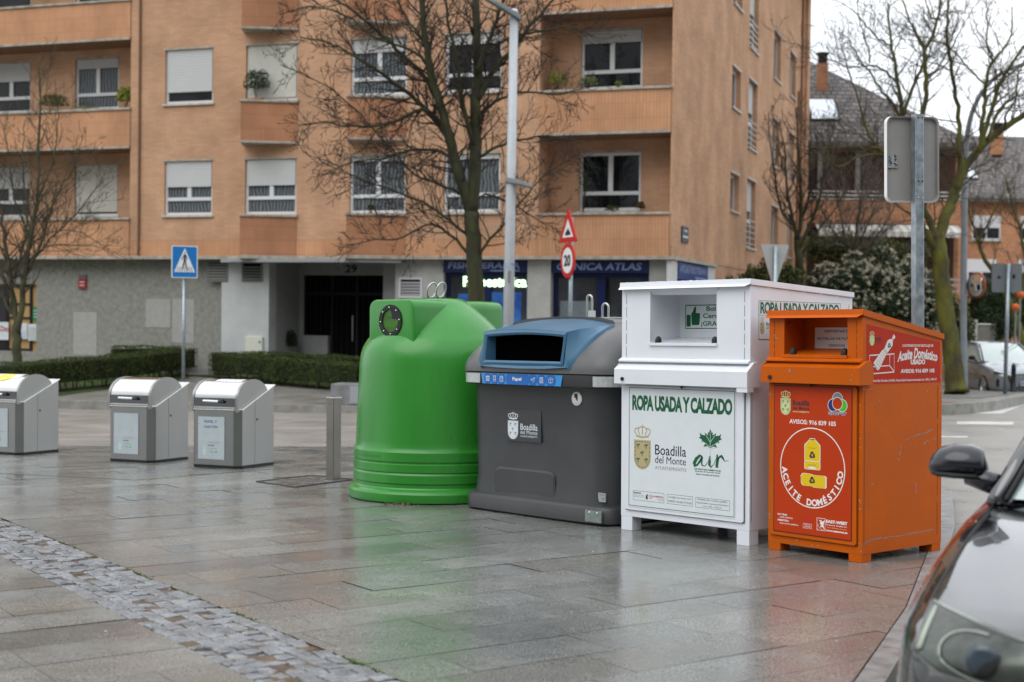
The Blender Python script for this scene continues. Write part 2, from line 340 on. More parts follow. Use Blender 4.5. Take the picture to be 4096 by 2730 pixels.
# cobble strip : rows of split granite setts, each one its own uneven block top
m_sett = mat('split_sett', (.185, .192, .20), .24, n_amt=.38, n_scale=7, bump=1.0, b_scale=55, rvar=.1)
m_grit = mat('sett_bed', (.045, .035, .026), .12, col2=(.16, .115, .08), n_scale=9, bump=.3, b_scale=60, rvar=.1)
cb = MB(); random.seed(5)
rows = 6; pw = (S1-S0)/rows
t = -13.0
for r_ in range(rows):
    t = -19.0 + random.uniform(0, .1)
    while t < 8.8:
        ln = random.uniform(.080, .150); s0 = S0+r_*pw; gap = .0028
        cs = [(s0+gap, t+gap), (s0+pw-gap, t+gap), (s0+pw-gap, t+ln-gap), (s0+gap, t+ln-gap)]
        ring = []
        for i in range(4):
            a, b = cs[i], cs[(i+1) % 4]
            for u in (0, .33, .66): ring.append((a[0]+(b[0]-a[0])*u+random.gauss(0, .0038), a[1]+(b[1]-a[1])*u+random.gauss(0, .0048)))
        cx = sum(p[0] for p in ring)/12; cy = sum(p[1] for p in ring)/12; h = random.uniform(-.005, .006); ax, ay = random.gauss(0, .06), random.gauss(0, .06)
        low = random.random() < .09
        if low: h -= .013
        def P(p, k, dz):
            s_, t_ = cx+(p[0]-cx)*k, cy+(p[1]-cy)*k; x, y = st(s_, t_)
            return (x, y, plane(x, y)+h+dz+ax*(s_-cx)+ay*(t_-cy)+random.gauss(0, .0012))
        vs = [P(p, 1, -.022) for p in ring]+[P(p, .975, -.004) for p in ring]+[P(p, .80, .002) for p in ring]+[P((cx, cy), 1, .004)]
        fs = []
        for i in range(12):
            j = (i+1) % 12; fs += [(i, j, 12+j, 12+i), (12+i, 12+j, 24+j, 24+i), (24+i, 24+j, 36)]
        cb.add(vs, fs); t += ln
tag(cb.build('cobble_strip', m_sett), 'strip of rough split grey setts crossing the slabs', kind='structure')
cbb = MB(); q = [st(S0, -19.1), st(S1, -19.1), st(S1, 8.9), st(S0, 8.9)]
cbb.add([(p[0], p[1], plane(*p)-.0055) for p in q], [(0, 1, 2, 3)]); tag(cbb.build('cobble_bed', m_grit), 'sandy puddled bed between the setts', kind='structure')
# moss growing along the strip edge: stuff
ms = MB(); random.seed(3)
for (t0, cnt, wdt) in [(-6.9, 40, .3), (-7.6, 30, .25), (-5.6, 60, .2), (-5.1, 40, .12), (-4.6, 26, .2), (-3.7, 20, .12), (-8.6, 60, .8), (-9.6, 60, .9), (-2.9, 22, .1)]:
    for i in range(cnt*2):
        s_ = S1+random.gauss(0, .008); t_ = t0+random.gauss(0, wdt/2); x, y = st(s_, t_); z = plane(x, y)-.004; a = random.uniform(0, 6.28); r_ = random.uniform(.004, .011); h = random.uniform(.004, .016)
        ms.add([(x-r_*math.cos(a), y-r_*math.sin(a), z), (x+r_*math.cos(a), y+r_*math.sin(a), z), (x+random.gauss(0, .006), y+random.gauss(0, .006), z+h)], [(0, 1, 2)])
random.seed(77)
for i in range(500):      # joints between slabs
    t_ = -14+.4*random.randrange(0, 50); 
    if not (-24 < t_ < 10): continue
    s_ = random.choice([4.2, 5.1, 6.6, 8.3, 9.9, 11.0])+random.gauss(0, .12); x, y = st(s_, t_+random.gauss(0, .003)); z = plane(x, y)-.004; a = random.uniform(0, 6.28); r_ = random.uniform(.003, .007)
    ms.add([(x-r_*math.cos(a), y-r_*math.sin(a), z), (x+r_*math.cos(a), y+r_*math.sin(a), z), (x, y, z+random.uniform(.004, .01))], [(0, 1, 2)])
m_moss = mat('moss', (.06, .11, .015), .8, col2=(.12, .17, .03), n_scale=40)
tag(ms.build('moss', m_moss, fix=False), 'green moss in the joints of the paving', kind='stuff')
# road: one sheet out to the horizon
m_asph = mat('wet_asphalt', (.20, .187, .168), .36, col2=(.28, .262, .236), n_scale=1.1, bump=.35, b_scale=160, rvar=.10, detail=8)
xs = [-400, -120, -60, -30, -15, -8, -4, -2, -1, -.5, 0, .5, 1, 1.5, 2, 3, 5, 8, 12, 20, 40, 80, 160, 400]; ys = [-150, -50, -20, -8, 0, 4, 8, 12, 16, 20, 24, 28, 34, 45, 60, 80, 100, 160, 300, 700]
def far_z(x, y):
    y2 = min(y, 100); x2 = max(-60, min(60, x)); return road_z(x2, max(y2, -60))
rd = MB(); rd.v = [(x, y, far_z(x, y)) for y in ys for x in xs]
rd.f = [(j*len(xs)+i, j*len(xs)+i+1, (j+1)*len(xs)+i+1, (j+1)*len(xs)+i) for j in range(len(ys)-1) for i in range(len(xs)-1)]; rd.m = [0]*len(rd.f)
o = rd.build('road', m_asph, smooth=True); tag(o, 'wet grey asphalt road beyond the plaza', kind='structure')
def g_road(px, py, up=.004):
    d = ray(px, py); t_ = 20.0
    for _ in range(60):
        p = CAM + d*t_; err = p[2]-(road_z(p[0], p[1])+up); t_ -= err/(d[2]-GB*d[1]-GA*d[0])
    return Vector(CAM + d*t_)
m_paint = mat('road_paint', (.48, .48, .46), .4, col2=(.60, .60, .58), n_scale=3, bump=.2, rvar=.1)
mk = MB()
def rect_mark(quad):
    pts = [g_road(*p) for p in quad]; mk.add(pts, [(0, 1, 2, 3)])
rect_mark([(3879, 1655), (4008, 1655), (4110, 1616), (3985, 1617)])
rect_mark([(4104, 1655), (4230, 1656), (4330, 1618), (4205, 1617)])
rect_mark([(3826, 1697), (4053, 1700), (4054, 1689), (3830, 1686)])
rect_mark([(4110, 1701), (4310, 1704), (4314, 1693), (4114, 1690)])
rect_mark([(3720, 1654), (3772, 1653), (3814, 1642), (3760, 1643)])
rect_mark([(3560, 1748), (3870, 1751), (3873, 1746), (3560, 1744)])
tag(mk.build('road_marking', m_paint), 'worn white crossing bars and lines on the road', kind='structure')
# far pavement, raised behind its kerb
FK = [(-60, 39.5), (-30, 33.4), (-9.7, 29.25), (-6.9, 28.55), (-3.2, 27.95), (2, 27.5), (6, 28.2), (8.4, 29.3), (9.4, 30.0), (10.2, 30.7), (11.1, 31.9), (13.1, 35.4), (16, 41.5), (20, 50), (27, 66), (34, 90)]
BK = [(-60, 95), (-45, 95), (-30, 95), (-20, 95), (-12, 95), (-5, 95), (2, 95), (6, 95), (9, 95), (11, 95), (13, 95), (15, 95), (19, 95), (23, 95), (28, 95), (33, 95)]
m_walk = mat('far_paving', (.15, .145, .13), .42, col2=(.22, .21, .19), n_scale=1.6, bump=.4, b_scale=40, rvar=.1, detail=8)
fw = MB(); NV = 26
for i, (p, q) in enumerate(zip(FK, BK)):
    for j in range(NV+1):
        u = (j/NV)**1.8; x = p[0]+(q[0]-p[0])*u; y = p[1]+(q[1]-p[1])*u
        if j == 0: 
            dx, dy = q[0]-p[0], q[1]-p[1]; l_ = math.hypot(dx, dy); x += dx/l_*.16; y += dy/l_*.16
        fw.v.append((x, y, walk_z(x, y)))
fw.f = [(i*(NV+1)+j, (i+1)*(NV+1)+j, (i+1)*(NV+1)+j+1, i*(NV+1)+j+1) for i in range(len(FK)-1) for j in range(NV)]; fw.m = [0]*len(fw.f)
o = fw.build('far_pavement', m_walk, smooth=True); tag(o, 'damp paving in front of the brick flats', kind='structure')
m_fk = mat('far_kerb', (.24, .235, .21), .5, n_amt=.25, n_scale=5)
fk = MB()
for i in range(len(FK)-1):
    p, q = Vector(FK[i]), Vector(FK[i+1]); pd = (Vector(BK[i])-p).normalized()*.158; qd = (Vector(BK[i+1])-q).normalized()*.158
    a, b, c, d = p, q, q+qd, p+pd
    top = [(v.x, v.y, walk_z(v.x, v.y)+.004) for v in (a, b, c, d)]; bot = [(x, y, z-.4) for x, y, z in top]
    fk.add(top+bot, [(0, 1, 2, 3), (0, 4, 5, 1), (2, 6, 7, 3)])
tag(fk.build('far_kerb', m_fk), 'stone kerb of the far pavement', kind='structure')
# planted beds under the hedges and gravel of the tree pit
m_soil = mat('soil', (.03, .025, .015), .9, col2=(.055, .10, .02), n_scale=1.3, bump=.6, b_scale=30)
def ground_patch(name, poly, m, up, label, kind='structure', n=10):
    b = MB(); c = (sum(p[0] for p in poly)/len(poly), sum(p[1] for p in poly)/len(poly))
    vs = [(c[0], c[1], walk_z(*c)+up)]; k = len(poly)
    for r_ in (.5, 1.0):
        for i in range(k):
            for u in (0, .5):
                x = poly[i][0]*(1-u)+poly[(i+1) % k][0]*u; y = poly[i][1]*(1-u)+poly[(i+1) % k][1]*u
                x = c[0]+(x-c[0])*r_; y = c[1]+(y-c[1])*r_; vs.append((x, y, walk_z(x, y)+up))
    m2 = 2*k; fs = [(0, 1+i, 1+(i+1) % m2) for i in range(m2)]+[(1+i, 1+m2+i, 1+m2+(i+1) % m2, 1+(i+1) % m2) for i in range(m2)]
    b.add(vs, fs); return tag(b.build(name, m), label, kind=kind)
ground_patch('grass', [(-11.3, 30.0), (-10.0, 29.6), (-8.2, 35.5), (-8.6, 37.0), (-13.5, 38.2), (-16, 38.6), (-19, 37.5), (-15, 33.0)], m_soil, .012, 'mossy bed behind the left hedge', 'stuff')
ground_patch('grass', [(-8.9, 36.5), (-7.4, 36.0), (-3.0, 31.2), (-1.2, 30.8), (-.6, 31.6), (-3.2, 34.0), (-7.8, 36.8)], m_soil, .012, 'mossy bed under the right hedge', 'stuff')
m_red = mat('red_paving', (.20, .115, .085), .4, col2=(.27, .17, .13), n_scale=2, bump=.3, b_scale=30)
ground_patch('red_paving', [(5.5, 28.3), (8.4, 29.6), (9.9, 31.0), (9.6, 33.2), (7, 33.5), (5.0, 32)], m_red, .008, 'reddish paving by the corner kerb')
m_grav = mat('gravel', (.10, .10, .095), .7, col2=(.20, .20, .18), n_scale=12, bump=.8, b_scale=30)
ground_patch('gravel', [(9.6, 33.6), (11.2, 33.2), (13.1, 36.2), (12.4, 37.6), (10.6, 37.2)], m_grav, .010, 'grey gravel round the foot of the mossy tree', 'stuff')
# ================================================================== APARTMENT BUILDING
TH = -19.1
BO = Vector((3.74, 33.04, 0))
bM = Matrix.Translation(BO) @ Matrix.Rotation(R(TH), 4, 'Z')
bld = empty('apartment_building', mw=bM, label='five storey orange brick block of flats with recessed balconies over grey ground floor', cat='building')
BR1, BR2, MO = (.575, .338, .205), (.505, .288, .168), (.41, .29, .205)
m_brick = brick_mat('brick', BR1, BR2, MO, .26, .062)
m_bvert = brick_mat('brick_soldier', (.57, .305, .17), (.53, .275, .15), (.43, .245, .145), .36, .085, vert=True, msize=.018, bump=.3)
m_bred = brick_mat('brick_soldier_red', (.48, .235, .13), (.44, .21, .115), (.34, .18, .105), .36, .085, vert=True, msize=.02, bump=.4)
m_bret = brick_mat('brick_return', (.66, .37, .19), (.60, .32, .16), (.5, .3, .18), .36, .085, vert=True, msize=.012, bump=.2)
m_stone = mat('stone_cap', (.36, .33, .28), .6, n_amt=.3, n_scale=5, bump=.2)
m_soffit = mat('soffit', (.26, .15, .09), .8, n_amt=.15)
m_white = mat('white_frame', (.66, .67, .68), .35)
m_shut = mat('shutter_slats', (.55, .56, .55), .5)
_t, _B, _N, _K = nodes_of(m_shut)
_c = _N('ShaderNodeTexCoord'); _w = _N('ShaderNodeTexWave'); _w.wave_type = 'BANDS'; _w.bands_direction = 'Z'; _w.inputs['Scale'].default_value = 5.6; _K(_c.outputs['Object'], _w.inputs['Vector'])
_b = _N('ShaderNodeBump'); _b.inputs['Strength'].default_value = .7; _b.inputs['Distance'].default_value = .02; _K(_w.outputs['Fac'], _b.inputs['Height']); _K(_b.outputs[0], _B.inputs['Normal'])
m_cream = mat('cream_blind', (.52, .51, .45), .6, n_amt=.05)
m_glass = mat('dark_pane', (.012, .014, .016), .03, spec=.9, n_amt=.6, n_scale=1.5)
m_curt = mat('curtained_pane', (.10, .12, .13), .05, spec=.8)
_t, _B, _N, _K = nodes_of(m_curt)
_c = _N('ShaderNodeTexCoord'); _w = _N('ShaderNodeTexWave'); _w.wave_type = 'BANDS'; _w.bands_direction = 'X'; _w.inputs['Scale'].default_value = 3.2; _w.inputs['Distortion'].default_value = 5.5; _w.inputs['Detail'].default_value = 2; _K(_c.outputs['Object'], _w.inputs['Vector'])
_r = _N('ShaderNodeValToRGB'); _r.color_ramp.elements[0].color = (.04, .05, .055, 1); _r.color_ramp.elements[1].color = (.16, .18, .19, 1); _K(_w.outputs['Fac'], _r.inputs[0]); _K(_r.outputs[0], _B.inputs['Base Color'])
m_plast = mat('grey_render', (.26, .26, .23), .9, n_amt=.20, n_scale=9, bump=1.0, b_scale=20, detail=8)
m_patch = mat('patch_render', (.37, .365, .345), .9, n_amt=.08, n_scale=6, bump=.6, b_scale=22)
m_light = mat('light_render', (.50, .52, .51), .85, n_amt=.08, n_scale=2, bump=.3, b_scale=40)
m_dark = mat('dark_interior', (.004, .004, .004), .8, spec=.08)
m_dmetal = mat('dark_metal', (.016, .016, .017), .5, spec=.2)
m_navy = mat('navy_board', (.006, .014, .07), .35)
m_sill = mat('sill_stone', (.50, .48, .43), .6, n_amt=.15)
def holes_panel(mb, x0, x1, z0, z1, holes, y, depth, side=False, mi=0, dmi=0):
    """wall sheet on plane y (side: plane x=y, running along y) with openings and reveals of given depth"""
    P = (lambda a, z, d=0: (y-d, a, z)) if side else (lambda a, z, d=0: (a, y+d, z))
    xs = sorted({x0, x1} | {h[0] for h in holes} | {h[1] for h in holes}); zs = sorted({z0, z1} | {h[2] for h in holes} | {h[3] for h in holes})
    xs = [x for x in xs if x0 <= x <= x1]; zs = [z for z in zs if z0 <= z <= z1]
    for i in range(len(xs)-1):
        for j in range(len(zs)-1):
            cx, cz = (xs[i]+xs[i+1])/2, (zs[j]+zs[j+1])/2
            if any(h[0] < cx < h[1] and h[2] < cz < h[3] for h in holes): continue
            mb.quad(P(xs[i], zs[j]), P(xs[i+1], zs[j]), P(xs[i+1], zs[j+1]), P(xs[i], zs[j+1]), mi)
    for h in holes:
        a, b, c, d = h[:4]; dd = h[4] if len(h) > 4 else depth
        mb.quad(P(a, c), P(a, c, dd), P(a, d, dd), P(a, d), dmi); mb.quad(P(b, c), P(b, d), P(b, d, dd), P(b, c, dd), dmi)
        mb.quad(P(a, d), P(a, d, dd), P(b, d, dd), P(b, d), dmi); mb.quad(P(a, c), P(b, c), P(b, c, dd), P(a, c, dd), dmi)
LV = 2.98
colA, colB, colC, colD = (-13.92, -12.45), (-11.46, -9.95), (-8.42, -6.86), (-5.82, -4.32)
TOPZ = 13.7
RECL, RECR = (-24.0, -15.0), (-3.33, -.05)
holes = []
for lv in range(3):
    z = 3.93+LV*lv-.0
    for c in (colA, colB, colC, colD): holes.append((c[0], c[1], z, z+1.44))
    for c in ((-27.5, -26.0),): holes.append((c[0], c[1], z, z+1.44))
for rc in (RECL, RECR): holes.append((rc[0], rc[1], 2.82, 11.66, .0))
wl = MB(); holes_panel(wl, -30, 0, 2.8, TOPZ, holes, 0, .13)
SIDEW = []
for lv in (0, 1, 2):
    SIDEW += [(7.62, 9.05, 4.49+LV*lv+.1*0, 5.57+LV*lv+.09*lv), (10.46, 12.08, 3.55+LV*lv+.1*lv, 5.66+LV*lv+.1*lv), (15.4, 17.0, 3.6+LV*lv, 5.2+LV*lv), (19.3, 20.8, 3.6+LV*lv, 5.2+LV*lv)]
holes_panel(wl, 0, 24, 2.8, 14.3, SIDEW, 0, .22, side=True)
holes_panel(wl, 5.4, 24, -1.4, 2.8, [], 0, .2, side=True)
wl.quad((-30, 0, 2.8), (-30, 24, 2.8), (-30, 24, TOPZ), (-30, 0, TOPZ)); wl.quad((-30, 24, -1), (0, 24, -1), (0, 24, TOPZ), (-30, 24, TOPZ))
wl.build('wall', m_brick, bld)
# recess interiors
RW = [(-17.5, -16.05), (-20.45, -19.02), (-2.57, -1.0)]
for rc, ws in ((RECL, [RW[0], RW[1]]), (RECR, [RW[2]])):
    ri = MB(); hs_ = []
    for lv in range(3):
        z = 4.0+LV*lv+.02*lv
        for a, b in ws: hs_.append((a, b, z, z+1.43))
    holes_panel(ri, rc[0], rc[1], 2.82, 11.66, hs_, .95, .12)
    for x in rc: ri.quad((x, 0, 2.82), (x, .95, 2.82), (x, .95, 11.66), (x, 0, 11.66))
    ri.build('recess_wall', m_brick, bld)
for k, rc in enumerate((RECL, RECR)):
    for lv in range(3):
        zb, zt = (2.83 if lv == 0 else 5.82+LV*(lv-1)-.04*(lv-1) + .0), 3.82+LV*lv-.0
        if lv == 1: zb, zt = 5.82, 6.80
        if lv == 2: zb, zt = 8.76, 9.74
        b = MB(); b.box(rc[0]+.004, rc[1]-.004, -.03, .12, zb, zt); b.build('balcony_parapet', m_bvert, bld)
        c = MB(); c.box(rc[0]-.03, rc[1]+.02, -.075, .16, zt, zt+.06); c.build('parapet_cap', m_stone, bld, bevel=.008)
        if lv > 0:
            s = MB(); s.box(rc[0]+.003, rc[1]-.003, -.05, .947, zb-.07, zb-.003); s.build('balcony_slab', m_soffit, bld)
            s = MB(); s.box(rc[0], rc[1], -.062, -.052, zb-.065, zb-.004); s.build('slab_edge', m_stone, bld)
    s = MB(); s.box(rc[0]+.003, rc[1]-.003, -.05, .947, 11.6, 11.657); s.build('balcony_slab', m_soffit, bld)
# wedge shaped balconies
for (a, b) in (colB, colC):
    ap = (a+.22, -.62)
    for zb, zt in ((2.84, 3.84), (5.80, 6.80), (8.74, 9.74)):
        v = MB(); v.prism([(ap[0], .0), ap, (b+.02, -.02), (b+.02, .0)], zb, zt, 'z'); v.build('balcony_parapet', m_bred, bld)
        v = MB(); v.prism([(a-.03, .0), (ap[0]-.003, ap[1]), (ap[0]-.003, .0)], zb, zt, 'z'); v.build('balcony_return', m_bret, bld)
        v = MB(); v.prism([(a-.07, 0), (ap[0]-.02, ap[1]-.05), (b+.06, -.06), (b+.06, 0)], zt, zt+.06, 'z'); v.build('parapet_cap', m_stone, bld, bevel=.006); v = MB(); v.prism([(a-.06, 0), (ap[0]-.01, ap[1]-.03), (b+.05, -.045), (b+.05, 0)], zb-.06, zb-.002, 'z'); v.build('slab_edge', m_stone, bld, bevel=.006)
# soldier band above the cornice
for a, b in ((-30, -24.01), (-14.99, -11.50), (-9.92, -8.46), (-6.83, -3.34)):
    sb = MB(); sb.box(a, b, -.014, .02, 2.83, 3.28); sb.build('brick_band', m_bvert, bld)
sb = MB(); sb.box(-.02, .016, .0, 24, 2.83, 3.1); sb.build('brick_band', m_brick, bld)
# vertical brick pier with rain pipe left of the first window column
dp = MB(); dp.tube([(-14.70, -.03, 2.85), (-14.70, -.03, TOPZ)], .035, 8); dp.build('rain_pipe', mat('pipe_brown', (.19, .10, .06), .5), bld)
for q_ in ((22.3, 14), (21.5, 10)): dp = MB(); dp.tube([(.05, q_[0], -1), (.05, q_[0], q_[1])], .05, 8); dp.build('rain_pipe', mat('pipe_brick', (.30, .15, .085), .6), bld)
dp = MB(); dp.box(.0, .12, 23.3, 24.05, -1.2, 14.0); dp.build('end_pier', m_brick, bld)
# eaves and roof
ev = MB(); ev.box(-30.6, .7, -.7, 24.7, 14.3, 14.55); ev.build('eaves', m_stone, bld)
wl2 = MB(); wl2.box(-30, -.003, .02, 23.99, TOPZ-.005, 14.3); wl2.build('parapet_wall', m_brick, bld)
rf = MB(); rf.add([(-30.6, -.7, 14.553), (.7, -.7, 14.553), (.7, 24.7, 14.553), (-30.6, 24.7, 14.553), (-26, 12, 17.5), (-6, 12, 17.5)], [(0, 1, 5, 4), (1, 2, 5), (2, 3, 4, 5), (3, 0, 4)])
rf.build('roof', mat('dark_tiles', (.09, .08, .075), .7, n_amt=.3, n_scale=20), bld)
# ---- windows
def window(x0, x1, z0, z1, y, shut, pane=0, blind=False, sill=True, side=False, mull=True, box_=False):
    """y = plane of the wall front; the frame sits behind it in the reveal"""
    S = (lambda mb: mb) if not side else (lambda mb: mb.xform(Matrix(((0, -1, 0, 0), (1, 0, 0, 0), (0, 0, 1, 0), (0, 0, 0, 1)))))
    f = MB(); yf = y+.07; w_ = .065; wd, ht = x1-x0, z1-z0
    f.box(x0, x0+w_, yf, yf+.06, z0, z1); f.box(x1-w_, x1, yf, yf+.06, z0, z1); f.box(x0+w_, x1-w_, yf, yf+.06, z0, z0+.07); f.box(x0+w_, x1-w_, yf, yf+.06, z1-.07, z1)
    zt = z0+ht*.27
    f.box(x0+w_, x1-w_, yf-.004, yf+.05, zt, zt+.09)
    if mull: f.box((x0+x1)/2-.06, (x0+x1)/2+.06, yf-.006, yf+.05, zt+.09, z1-.07)
    F = S(f).build('window', m_white, bld)
    g_ = MB(); g_.quad((x0+w_, yf+.04, z0+.07), (x1-w_, yf+.04, z0+.07), (x1-w_, yf+.04, z1-.07), (x0+w_, yf+.04, z1-.07)); S(g_).build('pane', [m_glass, m_curt][pane], F)
    if shut > 0:
        s = MB(); zb = z1-.01-(ht-.08)*shut
        s.box(x0+.05, x1-.05, yf-.03, yf-.008, zb, z1-.004); s.box(x0+.05, x1-.05, yf-.036, yf-.006, zb-.03, zb+.004); S(s).build('shutter', m_cream if blind else m_shut, F)
    if sill:
        s = MB(); s.box(x0-.05, x1+.05, y-.06, y+.07, z0-.055, z0-.003); S(s).build('sill', m_sill, F)
        s = MB(); s.box(x0-.04, x1+.04, y-.012, y+.07, z1+.003, z1+.05); S(s).build('lintel', m_stone, F)
    return F
z = [3.93+LV*i for i in range(3)]
window(*colA, z[0], z[0]+1.44, 0, .47, 1); window(*colA, z[1], z[1]+1.44, 0, .80, 0); window(*colA, z[2], z[2]+1.44, 0, .3, 1)
window(*colB, z[0], z[0]+1.44, 0, .47, 1); window(*colB, z[1], z[1]+1.44, 0, .98, 0, blind=True); window(*colB, z[2], z[2]+1.44, 0, .5)
window(*colC, z[0], z[0]+1.44, 0, .06, 1); window(*colC, z[1], z[1]+1.44, 0, .22, 1); window(*colC, z[2], z[2]+1.44, 0, .2)
window(*colD, z[0], z[0]+1.44, 0, .06, 1); window(*colD, z[1], z[1]+1.44, 0, .16, 0); window(*colD, z[2], z[2]+1.44, 0, .2)
for i in range(3): window(-27.5, -26.0, z[i], z[i]+1.44, 0, [.3, .7, .1][i], 1)
z = [4.0+LV*i+.02*i for i in range(3)]
window(-17.5, -16.05, z[0], z[0]+1.43, .95, .94, blind=True); window(-17.5, -16.05, z[1], z[1]+1.43, .95, .17, 1); window(-17.5, -16.05, z[2], z[2]+1.43, .95, .9)
window(-20.45, -19.02, z[0], z[0]+1.43, .95, .42, 0); window(-20.45, -19.02, z[1], z[1]+1.43, .95, .36, 0); window(-20.45, -19.02, z[2], z[2]+1.43, .95, .1)
window(-2.57, -1.0, z[0], z[0]+1.43, .95, 0, 0); window(-2.57, -1.0, z[1], z[1]+1.43, .95, .19, 0); window(-2.57, -1.0, z[2], z[2]+1.43, .95, .2)
for (a, b, c, d) in SIDEW:
    # the side facade looks towards +x: mirror the frame into the reveal
    f = MB(); tall = d-c > 1.7
    f.box(-.20, -.15, a, a+.09, c, d); f.box(-.20, -.15, b-.09, b, c, d); f.box(-.20, -.15, a+.09, b-.09, c, c+.08); f.box(-.20, -.15, a+.09, b-.09, d-.08, d)
    if tall: f.box(-.20, -.152, a+.09, b-.09, c+(d-c)*.38, c+(d-c)*.38+.09); f.box(-.20, -.154, (a+b)/2-.06, (a+b)/2+.06, c+.08, d-.08)
    else: f.box(-.20, -.154, (a+b)/2-.06, (a+b)/2+.06, c+.08, d-.08)
    F = f.build('window', m_white, bld)
    g_ = MB(); g_.quad((-.19, a, c), (-.19, b, c), (-.19, b, d), (-.19, a, d)); g_.build('pane', m_curt if tall else m_glass, F)
    if tall: g_ = MB(); g_.box(-.148, -.135, a+.05, b-.05, c+(d-c)*.55, d-.02); g_.build('shutter', m_shut, F)
    if tall and a < 12:
        g_ = MB()
        for k in range(5): g_.box(-.03, -.005, a, b, c+.12+k*.18, c+.14+k*.18)
        g_.build('window_rail', m_white, F)
    s = MB(); s.box(-.22, .06, a-.04, b+.04, c-.06, c-.003); s.build('sill', m_sill, F)
    s = MB(); s.box(-.22, .02, a-.04, b+.04, d+.003, d+.06); s.build('lintel', m_sill, F)
# ---- ground floor
cn = MB(); cn.prism([(-30, -.10), (-12.1, -.10), (-11.5, -.10), (-11.2, -.68), (-9.9, -.18), (-8.45, -.16), (-8.2, -.68), (-6.8, -.14), (-6.5, -.10), (.10, -.10), (.10, 5.4), (-.04, 5.4), (-.04, .3), (-30, .3)], 2.75, 2.832, 'z'); cn.build('cornice', m_stone, bld)
cp = MB(); cp.prism([(-12.1, .3), (-12.1, -.12), (-11.5, -.5), (-7.9, -.5), (-6.9, -.12), (-6.9, .3)], 2.66, 2.746, 'z'); cp.build('canopy', mat('canopy_grey', (.30, .31, .31), .6), bld)
gf = MB()
holes_panel(gf, -30, -12.26, -1.0, 2.75, [(-21.5, -18.30, .15, 2.06), (-29, -23, .3, 2.1)], .35, .18)
gf.quad((-30, .35, -1), (-30, 24, -1), (-30, 24, 2.75), (-30, .35, 2.75)); gf.build('ground_floor_wall', m_plast, bld)
ge = MB(); ge.box(-29, -23, .54, .56, .3, 2.1); ge.build('garage_shutter', m_shut, bld)
for (a, b, c, d) in [(-17.05, -16.28, .1, 1.29), (-14.70, -13.92, .90, 1.68), (-13.86, -13.18, .5, 1.69)]:
    pt = MB(); pt.box(a, b, .342, .36, c, d); pt.build('render_patch', m_patch, bld)
gl = MB(); gl.box(-12.26, -10.83, .2, .6, -1.0, 2.74); gl.box(-12.26, -12.25, .2, .35, -1, 2.74); gl.build('light_wall_panel', m_light, bld)
pl_ = MB(); pl_.box(-14.0, -10.9, .16, .345, -1.0, -.18); pl_.build('plinth', mat('plinth_grey', (.24, .24, .235), .7, n_amt=.1), bld); pl_ = MB(); pl_.box(-30, -13.99, .25, .345, -1.0, -.22); pl_.build('plinth', mat('plinth_grey', (.24, .24, .235), .7, n_amt=.1), bld)
# portal
po = MB(); po.box(-10.86, -10.83, .6, 2.0, -.6, 2.74); po.box(-11.9, -10.69, 1.9, 2.0, -.6, 2.74); po.box(-10.69, -8.0, 1.85, 2.0, 2.39, 2.74); po.box(-8.0, -7.7, 1.85, 2.0, -.6, 2.74)
po.box(-7.72, -7.2, .6, 2.0, -.6, 2.74); po.box(-10.69, -9.9, 1.8, 2.0, -.6, .74)
po.build('portal_wall', mat('portal_render', (.33, .335, .32), .85, n_amt=.08), bld)
pf = MB(); pf.box(-12, -7.2, .0, 2.4, -.72, -.45); pf.build('portal_floor', mat('portal_stone', (.20, .20, .19), .5), bld)
dr = MB(); dr.box(-10.69, -8.0, 1.98, 2.02, -.5, 2.4); D_ = dr.build('entrance_door', m_dark, bld)
df = MB()
for x in (-10.66, -9.84, -9.10, -8.05): df.box(x-.03, x+.03, 1.93, 1.978, -.4, 2.38)
for x in np.arange(-10.5, -8.1, .16): df.tube([(float(x), 1.94, .0), (float(x), 1.94, 2.3)], .012, 5)
df.box(-10.6, -8.1, 1.93, 1.975, 1.85, 1.93); df.build('door_grille', m_dmetal, D_)
dh = MB(); dh.tube([(-9.2, 1.9, .6), (-9.2, 1.9, 1.3)], .02, 6); dh.build('handle', mat('steel', (.5, .5, .5), .3, metal=1), D_)
nb = MB(); T(nb, '29', -9.41, -9.06, 2.46, 2.68, 1.84, bold=.03); nb.build('house_number', m_dmetal, bld)
for q_ in ((-7.2, -5.87, .2), (-3.62, -3.02, .12)): gr = MB(); gr.box(q_[0], q_[1], q_[2], .5, -1.0, 2.74); gr.build('shop_pillar', mat('pillar_render', (.42, .42, .39), .85, n_amt=.1, n_scale=4), bld)
gr = MB(); gr.box(-.56, -.09, .15, .5, -1, 2.74); gr.build('corner_panel', mat('corner_grey', (.31, .31, .29), .85, n_amt=.12, n_scale=3), bld)
for q_ in ((-.10, .02, -.02, .62), (-.3, .02, 4.35, 5.4)): gr = MB(); gr.box(*q_, -1, 2.74); gr.build('corner_pier', mat('pier_white', (.55, .56, .55), .7, n_amt=.08), bld)
for q_ in ((-5.87, -3.62, .55, .6), (-3.02, -.56, .55, .6), (-.35, -.3, .62, 4.35)): sh = MB(); sh.box(*q_, -1, 2.74); sh.build('shop_interior', m_dark, bld)
